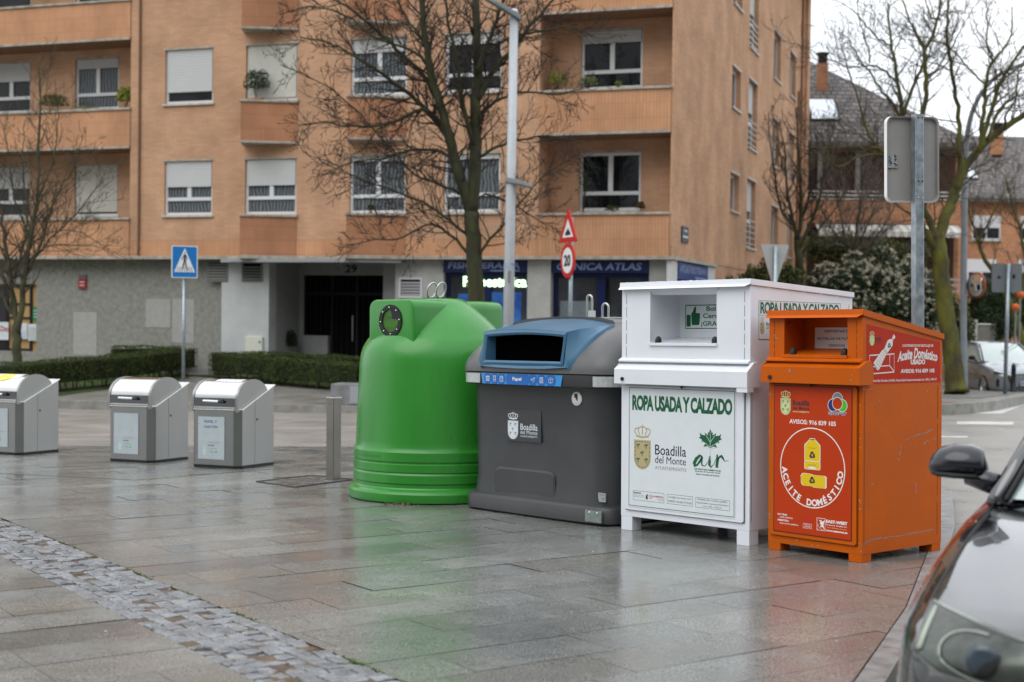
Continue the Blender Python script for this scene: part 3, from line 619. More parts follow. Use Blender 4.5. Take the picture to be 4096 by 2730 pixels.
def louvre(x0, x1, z0, z1, y, frame, slat):
    f = MB(); f.box(x0, x1, y-.02, y-.002, z0, z0+.05); f.box(x0, x1, y-.02, y-.002, z1-.05, z1); f.box(x0, x0+.05, y-.02, y-.002, z0+.05, z1-.05); f.box(x1-.05, x1, y-.02, y-.002, z0+.05, z1-.05)
    F = f.build('vent_louvre', frame, bld); s = MB(); s.box(x0+.05, x1-.05, y-.005, y-.001, z0+.05, z1-.05, 1)
    n = int((z1-z0-.1)/.075)
    for i in range(n):
        zz = z0+.06+i*.075; s.add([(x0+.05, y-.018, zz), (x1-.05, y-.018, zz), (x1-.05, y-.006, zz+.05), (x0+.05, y-.006, zz+.05)], [(0, 1, 2, 3)])
    s.build('slats', [slat, m_dark], F)
m_slat = mat('grey_slat', (.16, .16, .15), .5)
louvre(-12.70, -12.06, 2.16, 2.72, .2, m_slat, m_slat); louvre(-11.64, -11.02, 2.16, 2.70, .2, m_slat, m_slat); louvre(-7.10, -6.45, 1.78, 2.30, .2, m_white, mat('lilac_slat', (.34, .33, .34), .5))
# ground floor window with wooden blinds
gw = MB(); gw.box(-21.5, -18.3, .5, .52, .15, 2.06); G = gw.build('ground_floor_window', mat('amber_blind', (.42, .255, .10), .3, col2=(.50, .32, .14), n_scale=3, stretch=(6, 6, .3)), bld)
gw = MB()
for x in (-21.45, -20.1, -19.38, -18.58): gw.box(x-.04, x+.04, .46, .497, .15, 2.06)
for zz in (.2, 1.1, 1.49, 2.0): gw.box(-21.5, -18.58, .462, .495, zz-.025, zz+.025)
gw.build('frame', m_dmetal, G); gw = MB(); gw.box(-21.5, -19.42, .45, .498, .15, 2.0); gw.build('dark_leaf', mat('dark_pane2', (.03, .03, .032), .1), G)
# shop fronts
def shopfront(x0, x1, posters):
    f = MB(); y = .34
    for x in (x0+.05, (x0+x1)/2-.05, (x0+x1)/2+.05, x1-.05): f.box(x-.05, x+.05, y, y+.06, -1, 2.42)
    f.box(x0, x1, y+.002, y+.058, 2.32, 2.42); F = f.build('shop_window', m_navy, bld)
    g_ = MB(); g_.quad((x0, y+.05, -1), (x1, y+.05, -1), (x1, y+.05, 2.4), (x0, y+.05, 2.4)); g_.build('pane', mat('shop_glass', (.02, .022, .028), .04, spec=.8, n_amt=.8, n_scale=1.4), F)
    for (a, b, c, d, mm) in posters:
        q = MB(); q.box(a, b, y+.03, y+.045, c, d); q.build('window_poster', mm, F)
m_blue = mat('blue_poster', (.01, .05, .28), .3, col2=(.06, .22, .60), n_scale=2.4)
m_pale = mat('pale_poster', (.17, .20, .22), .4, n_amt=.1)
shopfront(-5.87, -3.62, [(-5.55, -4.85, -.4, 1.9, m_blue), (-4.65, -3.85, -.4, 1.95, m_blue)])
shopfront(-3.02, -.56, [(-2.85, -2.0, -.2, 1.75, m_pale)])
# ---- signs fixed to the building: things of their own
def bsign(name, label, cat, build_fn, group=None):
    e = empty(name, mw=bM.copy(), label=label, cat=cat, group=group); build_fn(e); return e
m_letter = mat('pale_lettering', (.24, .30, .50), .4)
def s1(e):
    b = MB(); b.box(-5.86, -3.64, .13, .2, 2.43, 2.74); b.build('board', m_navy, e)
    t_ = MB(); T(t_, 'FISIOTERAPIA', -5.73, -3.83, 2.53, 2.69, .126, bold=.02, shear=.15); t_.box(-4.6, -3.83, .124, .127, 2.465, 2.49); t_.build('lettering', m_letter, e)
bsign('shop_sign', 'navy fascia board reading FISIOTERAPIA above the left shop window', 'sign', s1)
def s2(e):
    b = MB(); b.box(-3.01, -.57, .13, .2, 2.43, 2.74); b.build('board', m_navy, e)
    t_ = MB(); T(t_, 'CLÍNICA ATLAS', -2.87, -.74, 2.50, 2.72, .126, bold=.02, shear=.15); t_.build('lettering', m_letter, e)
bsign('shop_sign', 'navy fascia board reading CLÍNICA ATLAS behind the round red sign', 'sign', s2)
def s3(e):
    b = MB(); b.box(-.02, .04, .66, 4.30, 2.30, 2.72); b.build('board', mat('navy_board_side', (.015, .045, .19), .35), e)
    t_ = MB(); T(t_, 'ATLAS FISIOTERAPIA', .85, 4.1, 2.48, 2.66, .044, bold=.02, shear=.15, side=True); t_.box(.042, .045, 2.6, 4.1, 2.37, 2.41); t_.build('lettering', m_letter, e)
bsign('shop_sign', 'blue fascia board on the side street face at the building corner', 'sign', s3)
def s4(e):
    t_ = MB(); T(t_, 'Fisioestética', -5.38, -3.70, 2.08, 2.34, .30, bold=.03); t_.build('lettering', mat('neon_green', (.6, 1, .6), .4, emit=((.62, 1.0, .50), 2.6)), e)
bsign('neon_sign', 'glowing pale green lettering inside the left shop window', 'neon sign', s4)
def s5(e):
    b = MB(); b.box(.012, .035, 1.05, 1.80, 3.22, 3.62); b.build('plate', mat('street_plate', (.035, .05, .075), .4), e)
    b = MB(); b.box(.036, .039, 1.25, 1.6, 3.49, 3.53); b.box(.036, .039, 1.12, 1.72, 3.34, 3.39); b.build('lettering', mat('plate_white', (.6, .6, .6), .5), e)
bsign('street_name_plate', 'small dark blue street name plate on the side brick wall', 'plate', s5)
def s6(e):
    b = MB(); b.box(-16.87, -16.62, .30, .348, 1.94, 2.22); b.build('plate', mat('red_plate', (.32, .03, .025), .4), e)
    b = MB(); b.box(-16.86, -16.63, .302, .35, 2.225, 2.33); b.build('header', mat('plate_grey', (.12, .12, .14), .4), e)
    b = MB(); b.box(-16.82, -16.67, .294, .299, 2.02, 2.05); b.box(-16.82, -16.67, .294, .299, 2.11, 2.14); b.build('lettering', mat('plate_white', (.6, .6, .6), .5), e)
bsign('alarm_plate', 'small red and grey plate high on the rough grey wall', 'plate', s6)
m_paper = mat('paper_white', (.62, .67, .68), .5, n_amt=.05)
m_ink_r = mat('ink_red', (.40, .08, .07), .5); m_ink_b = mat('ink_blue', (.12, .2, .45), .5); m_ink_g = mat('ink_grey', (.25, .27, .28), .5)
def s7(e):
    b = MB(); b.box(-19.66, -19.30, .41, .415, .46, .97); b.build('sheet', m_paper, e); b = MB(); T(b, 'Dm', -19.58, -19.31, .70, .86, .405, bold=.03); b.build('lettering', m_ink_r, e)
bsign('window_notice', 'white notice with red lettering left of the forked tree', 'notice', s7, 'paper notices in the ground floor window')
def s8(e):
    b = MB(); b.box(-19.02, -18.66, .41, .415, .50, .95); b.build('sheet', m_paper, e); b = MB(); b.box(-18.98, -18.85, .405, .409, .78, .84)
    for i in range(3): b.box(-18.98, -18.7, .405, .409, .56+i*.06, .57+i*.06)
    b.build('lettering', m_ink_b, e)
bsign('window_notice', 'white notice with blue heading just right of the forked tree', 'notice', s8, 'paper notices in the ground floor window')
def s9(e):
    b = MB(); b.box(-18.63, -18.32, .41, .415, .46, .93); b.build('sheet', m_paper, e); b = MB()
    for i in range(8): b.box(-18.60, -18.36, .405, .409, .50+i*.045, .512+i*.045)
    b.build('lettering', m_ink_g, e)
bsign('window_notice', 'white notice full of grey lines beside the wall edge', 'notice', s9, 'paper notices in the ground floor window')
def s10(e):
    b = MB(); b.box(-18.46, -18.31, .41, .415, 1.0, 1.42); b.build('sheet', mat('green_sheet', (.02, .22, .09), .5), e); b = MB()
    for i in range(3): b.box(-18.44, -18.33, .405, .409, 1.12+i*.09, 1.14+i*.09)
    b.build('lettering', m_paper, e)
bsign('window_notice', 'green notice above the white ones in the left window', 'notice', s10)
def s11(e):
    b = MB(); b.box(-11.48, -10.98, .13, .198, .18, .71); b.build('cabinet', mat('cream_box', (.66, .66, .56), .5), e, bevel=.008) if False else b.build('cabinet', mat('cream_box', (.66, .66, .56), .5), e, bevel=.008)
    b = MB(); b.box(-11.08, -11.02, .12, .129, .55, .60); b.box(-11.08, -11.02, .12, .129, .30, .35); b.build('lock', mat('green_dot', (.08, .25, .10), .5), e)
bsign('meter_cabinet', 'cream meter cabinet on the pale wall left of the entrance', 'cabinet', s11)
def s12(e):
    b = MB(); b.box(-11.47, -11.12, 1.72, 1.88, .74, .96); b.build('box', mat('mail_brown', (.06, .03, .025), .5), e); b = MB(); b.prism([(-11.49, .96), (-11.10, .96), (-11.16, 1.06), (-11.43, 1.06)], 1.71, 1.88, 'y'); b.build('lid', m_dmetal, e)
    b = MB(); b.box(-11.42, -11.34, 1.85, 1.89, 1.1, 1.42); b.build('bracket', m_dmetal, e)
bsign('letter_box', 'dark brown letter box on the entrance side wall', 'letter box', s12)
def s13(e):
    b = MB(); b.prism([(-12.02, -.45), (-11.62, -.45), (-11.57, .27), (-12.05, .27)], -.55, -.15, 'y'); b.build('bin_body', m_dmetal, e); b = MB(); b.box(-12.07, -11.55, -.57, -.13, .27, .31); b.build('rim', mat('bin_rim', (.12, .13, .14), .4), e)
bsign('litter_bin', 'dark grey square bin standing left of the pale wall panel', 'bin', s13)
# ================================================================== VEGETATION
def island_mat(name, cols, rough=.6, spec=.15):
    m = mat(name, cols[0], rough, spec=spec); t, B, N, K = nodes_of(m)
    g_ = N('ShaderNodeNewGeometry'); r_ = N('ShaderNodeValToRGB'); e = r_.color_ramp.elements
    e[0].color = (*cols[0], 1); e[1].color = (*cols[-1], 1)
    for i, c in enumerate(cols[1:-1]): q = e.new((i+1)/(len(cols)-1)); q.color = (*c, 1)
    K(g_.outputs['Random Per Island'], r_.inputs[0]); K(r_.outputs[0], B.inputs['Base Color'])
    return m
m_bark = mat('bark_dark', (.034, .029, .021), .85, col2=(.052, .060, .022), n_scale=7, stretch=(1, 1, .35), bump=.9, b_scale=45)
m_bark_far = mat('bark_moss', (.045, .038, .028), .85, col2=(.125, .125, .018), n_scale=3.2, stretch=(1, 1, .5), bump=.9, b_scale=30)
m_bark_left = mat('bark_left', (.055, .050, .037), .85, col2=(.075, .08, .032), n_scale=8, stretch=(1, 1, .35), bump=.9, b_scale=45)
m_twig = mat('twig_brown', (.028, .020, .017), .8)
m_twig_far = mat('twig_olive', (.065, .056, .036), .8)
m_twig_grey = mat('twig_grey', (.12, .105, .09), .8)
def rnd_perp(d):
    a = Vector((random.gauss(0, 1), random.gauss(0, 1), random.gauss(0, 1))); a = a - d*a.dot(d)
    return a.normalized() if a.length > 1e-6 else Vector((1, 0, 0))
def grow(mb, p, d, ln, r, lvl, P):
    """one branch and its children; P: dict of habits"""
    n = 5 if lvl > 0 else 4; pts = [p.copy()]; q = p.copy(); dd = d.normalized()
    for i in range(n):
        dd = (dd + rnd_perp(dd)*P['wob'] + Vector((0, 0, P['up']*(i/n if P.get('curl') else 1)))).normalized()
        q = q + dd*ln/n; pts.append(q.copy())
    rad = [max(P['rmin'], r*(1-.75*i/n)) for i in range(n+1)]
    mb.tube(pts, rad, 4 if r > .012 else 3, cap=False)
    if lvl <= 0: return
    k = max(2, int(ln*P['dens'][lvl])); 
    for i in range(k):
        u = .18+.8*(i+random.random())/k; f = u*n; a = int(f); a = min(a, n-1); pt = pts[a].lerp(pts[a+1], f-a); t = (pts[a+1]-pts[a]).normalized()
        ang = R(random.uniform(28, 58)); nd = t*math.cos(ang)+rnd_perp(t)*math.sin(ang); nd.y *= P.get('flat', 1.0)
        grow(mb, pt, nd, ln*random.uniform(.32, .58)*(1.15-u*.4), max(P['rmin'], rad[a]*.5), lvl-1, P)
def smooth_line(pts, k=4):
    out_ = []; n = len(pts)
    for i in range(n-1):
        p0, p1, p2, p3 = pts[max(0, i-1)], pts[i], pts[i+1], pts[min(n-1, i+2)]
        for j in range(k):
            t = j/k; out_.append(.5*((2*p1)+(p2-p0)*t+(2*p0-5*p1+4*p2-p3)*t*t+(3*p1-p0-3*p2+p3)*t**3))
    out_.append(pts[-1]); return out_
def tree(name, label, limbs, Y, trunk_mat, twig_mat, P, cat='tree', group=None, seed=1, trunk_first=True):
    random.seed(seed)
    wood = MB(); twigs = MB(); root = None
    for li, (pts, r0, r1, dy) in enumerate(limbs):
        n = len(pts); W3 = [at(p[0], p[1], Y+dy*(i/(n-1))**1.0 + (P.get('y0', {}).get(li, 0))) for i, p in enumerate(pts)]
        W3 = smooth_line(W3, 4)
        for i in range(1, len(W3)-1): W3[i] = W3[i]+Vector((random.gauss(0, .012), random.gauss(0, .03), random.gauss(0, .012)))
        m_ = len(W3); rad = [(r0+(r1-r0)*i/(m_-1)) for i in range(m_)]
        if li == 0:
            rad[0] *= 1.35; rad[1] *= 1.12
            root = W3[0].copy()
        rad = [q*P.get('rs', 1) for q in rad] if li else rad; wood.tube(W3, rad, 10 if r0 > .05 else 6, cap=True)
        if li == 0 and trunk_first: continue
        total = sum((W3[i+1]-W3[i]).length for i in range(m_-1)); k = int(total*P['limb'])
        for j in range(k):
            u = P.get('start', .12)+(.99-P.get('start', .12))*(j+random.random())/k; f = u*(m_-1); a = min(int(f), m_-2)
            pt = W3[a].lerp(W3[a+1], f-a); t = (W3[a+1]-W3[a]).normalized(); ang = R(random.uniform(30, 70)); nd = t*math.cos(ang)+rnd_perp(t)*math.sin(ang); nd.y *= P.get('flat', 1.0)
            grow(twigs, pt, nd, P['len']*random.uniform(.5, 1.1)*(1.1-.45*u), max(P['rmin'], min(.022, rad[a]*.45)), P['lvl'], P)
    e = empty(name, root, 0, label, cat, group); M = Matrix.Translation(-root)
    wood.xform(M).build('trunk', trunk_mat, e, smooth=True); twigs.xform(M).build('crown', twig_mat, e, fix=False)
    return e
Pc = dict(rs=1.1, wob=.20, up=.05, rmin=.0056, dens={1: 7, 2: 6, 3: 5}, limb=8.5, len=1.05, lvl=2, flat=.7)
YC = 29.6
tree('bare_tree', 'big bare dark tree with mossy trunk standing behind the green igloo', [
 ([(1908, 1640), (1906, 1400), (1903, 1180), (1896, 1000), (1886, 850)], .20, .155, 0),
 ([(1886, 860), (1835, 700), (1795, 545), (1755, 400), (1715, 250), (1690, 60), (1680, -150)], .12, .045, -.6),
 ([(1886, 850), (1902, 650), (1900, 450), (1912, 250), (1903, 30), (1898, -220)], .13, .06, .2),
 ([(1800, 560), (1740, 480), (1660, 400), (1560, 320), (1440, 240), (1330, 180), (1200, 150)], .055, .012, .5),
 ([(1750, 400), (1690, 300), (1590, 200), (1470, 90), (1360, 10), (1250, -60)], .05, .012, -1.0),
 ([(1780, 510), (1690, 440), (1560, 490), (1420, 510), (1300, 490), (1190, 505)], .045, .008, -.7),
 ([(1745, 330), (1700, 180), (1620, 60), (1560, -60)], .04, .015, 1.0),
 ([(1902, 600), (1850, 420), (1830, 250), (1790, 80), (1770, -100)], .05, .018, -1.4),
 ([(1912, 400), (1965, 300), (2060, 180), (2160, 60), (2260, -60)], .06, .02, .6),
 ([(1903, 640), (1985, 590), (2080, 560), (2190, 545), (2330, 570)], .035, .008, -.6),
 ([(1905, 480), (1995, 400), (2110, 370), (2230, 380), (2340, 350)], .035, .008, .8),
 ([(1890, 960), (1820, 900), (1740, 840), (1640, 790), (1520, 745), (1410, 700), (1300, 640)], .034, .007, -1.0),
 ([(1885, 1030), (1800, 940), (1720, 900), (1610, 950), (1500, 960), (1400, 985)], .032, .007, .6),
 ([(1903, 1040), (1960, 960), (2020, 900), (2090, 800), (2180, 700), (2290, 640)], .032, .007, -.9),
 ([(1820, 640), (1740, 600), (1640, 600), (1520, 640), (1400, 650), (1290, 700)], .035, .007, 1.2),
 ([(1905, 300), (1960, 150), (2010, 20), (2040, -100)], .05, .02, -.8),
 ([(1715, 260), (1640, 200), (1500, 150), (1380, 60), (1230, 30), (1120, 60)], .035, .008, .6),
 ([(1912, 250), (2020, 160), (2150, 130), (2280, 110), (2380, 150)], .035, .008, 1.2),
 ([(1900, 800), (1960, 780), (2060, 820), (2150, 880), (2240, 900)], .025, .006, .9),
 ([(1850, 780), (1760, 740), (1660, 700), (1530, 560), (1400, 420), (1280, 330), (1120, 260)], .032, .007, -1.8),
], YC, m_bark, m_twig, Pc, group='bare street trees', seed=4)
Pl = dict(wob=.16, up=.10, rmin=.004, dens={1: 6, 2: 5}, limb=8, len=1.0, lvl=2, flat=.7, start=.15)
tree('bare_tree', 'slender bare tree with forked trunk behind the left hedge', [
 ([(72, 1580), (72, 1480), (70, 1380), (64, 1300)], .115, .10, 0),
 ([(66, 1310), (50, 1180), (40, 1080), (18, 960), (0, 820), (-30, 640)], .075, .018, .3),
 ([(72, 1340), (90, 1200), (100, 1080), (128, 930), (150, 780), (152, 600), (160, 400), (150, 250)], .075, .012, -.2),
 ([(96, 1120), (150, 1010), (190, 880), (240, 760), (300, 660), (330, 540)], .04, .007, -.4),
 ([(100, 1090), (200, 960), (300, 860), (380, 760), (430, 680)], .028, .006, .8),
 ([(60, 1280), (20, 1200), (-40, 1120), (-100, 1000)], .04, .012, .4),
 ([(44, 1130), (90, 1000), (110, 850), (90, 650), (100, 480)], .035, .007, 1.0),
 ([(100, 1060), (180, 990), (280, 980), (400, 990), (470, 1010)], .022, .005, -.8),
 ([(120, 940), (60, 800), (40, 650), (10, 500)], .03, .006, -.6),
 ([(150, 800), (210, 650), (230, 500), (240, 380)], .025, .006, .6),
 ([(110, 1000), (200, 930), (320, 930), (440, 1000)], .02, .005, 1.2),
], 31.5, m_bark_left, m_twig_far, Pl, group='bare street trees', seed=9)
Z = lambda x, y: (3100+x/2.24, y/2.24)
Pr = dict(rs=.80, wob=.20, up=.09, rmin=.0050, dens={1: 6, 2: 5}, limb=4.6, len=1.4, lvl=2, flat=.8)
tree('bare_tree', 'large mossy many-limbed bare tree right of the tall sign post', [
 ([(3826, 1572), (3812, 1440), (3792, 1300), (3770, 1150), (3758, 1020), (3750, 930)], .25, .20, 0),
 ([(3752, 960), (3790, 850), (3820, 770), (3850, 690), (3905, 610), (3980, 540), (4080, 470), (4200, 380)], .19, .08, .8),
 ([(3750, 960), (3720, 890), (3690, 830), (3660, 760), (3630, 700)], .12, .09, -.6),
 ([(3830, 760), (3840, 640), Z(1650, 1350), Z(1645, 1050), Z(1600, 700), Z(1550, 440), Z(1545, 200), Z(1560, -50)], .10, .03, -.8),
 ([(3640, 720), (3655, 560), Z(1330, 1000), Z(1350, 700), Z(1335, 480), Z(1420, 300), Z(1460, 140), Z(1500, -40)], .10, .03, -1.0),
 ([(3630, 700), (3620, 560), Z(1130, 950), Z(1095, 720), Z(1080, 560), Z(1040, 400), Z(1020, 200), Z(1010, 30)], .085, .025, .4),
 ([Z(1160, 1020), Z(1230, 800), Z(1300, 640), Z(1350, 500), Z(1280, 350), Z(1210, 180), Z(1140, 0)], .06, .025, 1.2),
 ([(3650, 640), Z(1090, 1000), Z(970, 830), Z(850, 650), Z(740, 500), Z(640, 330)], .05, .016, -1.2),
 ([(3690, 830), (3620, 690), Z(980, 1370), Z(900, 1330), Z(830, 1170), Z(740, 880), Z(650, 620), Z(600, 420)], .075, .014, .9),
 ([Z(1085, 740), Z(1000, 660), Z(880, 590), Z(760, 600), Z(650, 600), Z(480, 530), Z(260, 430), Z(60, 370)], .04, .007, -.3),
 ([Z(1040, 420), Z(930, 350), Z(820, 240), Z(740, 130), Z(640, 60), Z(510, 0)], .035, .01, -1.6),
 ([Z(850, 560), Z(850, 480), Z(800, 300), Z(750, 150), Z(740, 0)], .035, .012, 1.0),
 ([(3930, 590), Z(1850, 1150), Z(1880, 900), Z(1890, 720), Z(1960, 540), Z(2050, 440), Z(2120, 300), Z(2120, 60)], .085, .02, .5),
 ([(3910, 610), Z(1920, 1050), Z(1990, 820), Z(2080, 640), Z(2230, 420), Z(2330, 300)], .08, .03, -.9),
 ([(3950, 560), Z(2000, 1000), Z(2100, 900), Z(2240, 840), Z(2400, 760)], .06, .02, 1.4),
 ([Z(1890, 760), Z(1760, 640), Z(1620, 480), Z(1470, 380), Z(1300, 330), Z(1150, 310)], .035, .01, 1.3),
 ([Z(1370, 690), Z(1450, 620), Z(1540, 480), Z(1600, 400), Z(1700, 200), Z(1840, 0)], .035, .01, -1.2),
 ([(3740, 1000), Z(1330, 2050), (3670, 880), (3640, 850)], .12, .08, -.9),
 ([Z(1960, 560), Z(1900, 380), Z(1900, 150), Z(1890, -30)], .04, .015, 1.5),
 ([(4020, 520), Z(2080, 1020), Z(2150, 900), Z(2180, 700), Z(2220, 600), Z(2300, 520)], .045, .015, -1.6),
 ([Z(1000, 1340), Z(760, 1300), Z(560, 1320), Z(300, 1320), Z(250, 1270)], .03, .008, -2.0),
 ([Z(960, 1385), Z(760, 1400), Z(640, 1470), Z(540, 1485), Z(430, 1360)], .03, .008, -2.6),
 ([Z(1480, 180), Z(1400, 150), Z(1370, 60), Z(1340, -30)], .04, .015, .8),
], 35.5, m_bark_far, m_twig_far, Pr, group='bare street trees', seed=21)
Ps = dict(wob=.14, up=.16, rmin=.0065, dens={1: 6, 2: 5}, limb=5, len=1.0, lvl=2, flat=.8)
tree('bare_tree', 'small dark bare tree in front of the end of the brick flats', [
 ([(3200, 1330), (3198, 1150), (3196, 1040), (3190, 960)], .13, .11, 0),
 ([(3192, 980), (3170, 880), (3150, 760), (3140, 620), (3120, 480)], .07, .012, .3),
 ([(3192, 960), (3205, 860), (3200, 700), (3190, 560), (3185, 430)], .07, .012, -.4),
 ([(3195, 990), (3260, 860), (3290, 720), (3320, 560), (3345, 470)], .06, .012, .2),
 ([(3170, 900), (3120, 830), (3100, 700), (3080, 560), (3075, 450)], .045, .01, .9),
 ([(3205, 880), (3240, 780), (3250, 650), (3240, 520)], .045, .01, -1.0),
 ([(3198, 1040), (3260, 940), (3330, 850), (3400, 740)], .04, .01, -.3),
], 41.5, m_bark, m_twig, Ps, group='bare street trees', seed=31)
tree('bare_tree', 'slim bare mossy tree beyond the convex mirror', [
 ([(4115, 1560), (4090, 1380), (4060, 1270), (4000, 1120)], .14, .11, 0),
 ([(4000, 1120), (3940, 1040), (3910, 960), (3880, 860), (3860, 760)], .09, .02, .5),
 ([(3912, 970), (3960, 880), (4000, 800), (4040, 740)], .05, .015, -.4),
 ([(4060, 1270), (4100, 1080), (4080, 920), (4050, 820), (4020, 700)], .07, .02, .6),
 ([(4080, 920), (4140, 800), (4180, 700)], .05, .02, .3),
], 47, m_bark_far, m_twig_far, dict(Ps, rmin=.008, limb=3.2, len=1.4), group='bare street trees', seed=41)
tree('bare_tree', 'grey thicket-like bare sapling behind the low house porch bush', [
 ([(3420, 1330), (3418, 1200), (3410, 1050)], .10, .07, 0),
 ([(3410, 1060), (3380, 940), (3350, 800), (3330, 660)], .05, .01, .5),
 ([(3412, 1060), (3430, 900), (3450, 760), (3460, 640)], .05, .01, -.5),
 ([(3415, 1090), (3500, 960), (3560, 860), (3600, 760)], .045, .01, .3),
 ([(3410, 1000), (3330, 920), (3280, 820)], .04, .01, -.4),
 ([(3414, 1040), (3480, 880), (3520, 760)], .04, .01, .8),
], 48, m_bark, m_twig_grey, dict(Ps, rmin=.009, limb=6.5, len=1.3), group='bare street trees', seed=51)
# ---- hedges: clipped boxes of small leaves with bare stems below
m_leaf = island_mat('hedge_leaf', [(.018, .032, .007), (.038, .062, .012), (.075, .105, .02), (.055, .045, .02)], .5)
m_leaf_y = island_mat('yellow_leaf', [(.10, .16, .02), (.22, .28, .04), (.30, .32, .05)], .5)
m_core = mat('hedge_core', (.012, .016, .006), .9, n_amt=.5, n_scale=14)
m_stem = mat('hedge_stem', (.05, .042, .03), .9)
def leafq(mb, p, s, nrm=None):
    a = Vector((random.gauss(0, 1), random.gauss(0, 1), random.gauss(0, 1)))
    if nrm is not None: a = a*.8+Vector(nrm)
    a.normalize(); u = rnd_perp(a); v = a.cross(u); l_ = s*random.uniform(.6, 1.3)
    mb.add([p-u*l_*.5, p+v*l_*.3, p+u*l_*.5, p-v*l_*.3], [(0, 1, 2, 3)])
def hedge(label, pts, width, h, group, seed, dens=1100):
    """pts: centre line on the ground"""
    random.seed(seed); P3 = [Vector((p[0], p[1], walk_z(*p))) for p in pts]; c = P3[0]
    e = empty('hedge', c, 0, label, 'hedge', group); lf = MB(); co = MB(); stm = MB()
    for a, b in zip(P3[:-1], P3[1:]):
        d = b-a; L_ = d.length; d.normalize(); nrm = Vector((d.y, -d.x, 0)).normalized()
        hw = width/2
        core = [a-nrm*hw*.8, b-nrm*hw*.8, b+nrm*hw*.8, a+nrm*hw*.8]
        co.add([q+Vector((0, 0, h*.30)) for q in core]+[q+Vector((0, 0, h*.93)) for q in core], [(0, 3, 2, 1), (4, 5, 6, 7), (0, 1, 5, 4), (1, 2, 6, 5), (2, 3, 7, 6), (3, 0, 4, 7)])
        n = int(L_*dens*1.7)
        for i in range(n):
            u = random.uniform(-.02, 1.02); r_ = random.random(); base_ = a.lerp(b, u)
            wob = .03*math.sin(u*L_*3.1+seed)+.02*math.sin(u*L_*9)
            if r_ < .38: p = base_+nrm*(hw+wob+random.gauss(0, .02))+Vector((0, 0, h*(.12+.88*random.random()**.75))); nn = nrm
            elif r_ < .6: p = base_-nrm*(hw+wob+random.gauss(0, .02))+Vector((0, 0, h*(.12+.88*random.random()**.75))); nn = -nrm
            elif r_ < .94: p = base_+nrm*random.uniform(-hw, hw)+Vector((0, 0, h+wob*.6+random.gauss(0, .015))); nn = Vector((0, 0, 1))
            else: 
                end = random.choice((0, 1)); p = (a if end == 0 else b)+nrm*random.uniform(-hw, hw)+Vector((0, 0, h*random.uniform(.15, 1)))+d*(-.02 if end == 0 else .02); nn = -d if end == 0 else d
            leafq(lf, p, .036, nn)
        k = int(L_*5)
        for i in range(k):
            p = a.lerp(b, (i+random.random())/k)+nrm*random.uniform(-hw*.6, hw*.6); stm.tube([p, p+Vector((random.gauss(0, .05), random.gauss(0, .05), h*.5))], [.016, .012], 5, cap=False)
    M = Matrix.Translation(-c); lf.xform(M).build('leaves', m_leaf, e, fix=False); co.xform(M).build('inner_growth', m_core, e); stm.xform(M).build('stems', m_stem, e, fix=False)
G_ = 'clipped hedges in front of the flats'
hedge('long clipped green hedge behind the metal bins, left of the crossing sign', [(-10.95, 29.9), (-9.4, 33.4), (-8.65, 36.8)], .75, .70, G_, 1, 1500)
hedge('low clipped hedge close to the rough grey wall at far left', [(-22, 37.2), (-17.5, 36.6), (-13.6, 36.0)], .7, .66, G_, 2)
hedge('clipped hedge between the entrance and the green igloo, near row', [(-7.40, 35.6), (-5.4, 33.4), (-3.3, 31.6), (-.9, 30.9)], .75, .64, G_, 3, 1500)
hedge('low clipped hedge just in front of the entrance, far row', [(-6.9, 36.2), (-4.2, 34.2), (-1.2, 33.1)], .6, .66, G_, 4)
hedge('stub of clipped hedge behind the left hedge near the wall', [(-10.6, 37.0), (-8.9, 37.35)], .6, .72, G_, 6)
# ---- balcony plants, in building coordinates
def potted(label, lx, ly, z, w_, h, leafm, n, seed, cat='plant', flowers=None, loose=False, name='balcony_plant', group=None):
    random.seed(seed); M = bM @ Matrix.Translation((lx, ly, z)); e = empty(name, mw=M, label=label, cat=cat, group=group)
    p_ = MB(); p_.lathe([(w_*.12, -.10), (w_*.22, -.10), (w_*.26, .06), (w_*.22, .06), (w_*.20, .0), (0.001, .0)], 14); p_.build('pot', mat('terracotta', (.28, .12, .06), .8), e, smooth=True)
    b = MB()
    for i in range(n):
        a = random.uniform(0, 6.28); u = random.random()**.5; el = random.uniform(-.3, 1)
        r_ = w_*.5*u*math.sqrt(max(0, 1-el*el*.6))
        p = Vector((r_*math.cos(a), r_*math.sin(a)*.6, .04+h*(.5+.48*el*random.uniform(.8, 1.05)))); leafq(b, p, .06 if not loose else .045)
    b.build('leaves', leafm, e, fix=False)
    s = MB()
    for i in range(7): s.tube([(0, 0, 0), (random.gauss(0, w_*.12), random.gauss(0, .04), h*.45), (random.gauss(0, w_*.22), random.gauss(0, .05), h*.85)], [.008, .006, .004], 4, cap=False)
    s.build('stems', m_stem, e, fix=False)
    if flowers:
        f = MB()
        for i in range(26): leafq(f, Vector((random.gauss(0, w_*.2), random.gauss(0, .05), h*.8+random.gauss(0, h*.1))), .06)
        f.build('flowers', flowers, e, fix=False)
    return e
m_dleaf = island_mat('dark_leaf', [(.010, .022, .010), (.025, .05, .018), (.05, .08, .03)], .4)
m_oleaf = island_mat('olive_leaf', [(.05, .06, .02), (.09, .10, .03), (.12, .12, .05)], .6)
GP = 'plants standing on the balconies'
potted('round yellow-green bush at the right end of the left balcony', -15.40, .36, 6.84, .62, .62, m_leaf_y, 900, 1, group=GP)
potted('brownish spreading plant left of the window on the left balcony', -17.75, .36, 6.84, .95, .50, m_oleaf, 800, 2, group=GP)
potted('small yellow plant under the open window of the left balcony', -16.7, .36, 6.84, .8, .13, m_leaf_y, 160, 3, loose=True, group=GP)
potted('dark bushy plant on the wedge balcony before a cream blind', -11.02, -.20, 6.86, .78, .78, m_dleaf, 900, 4, group=GP)
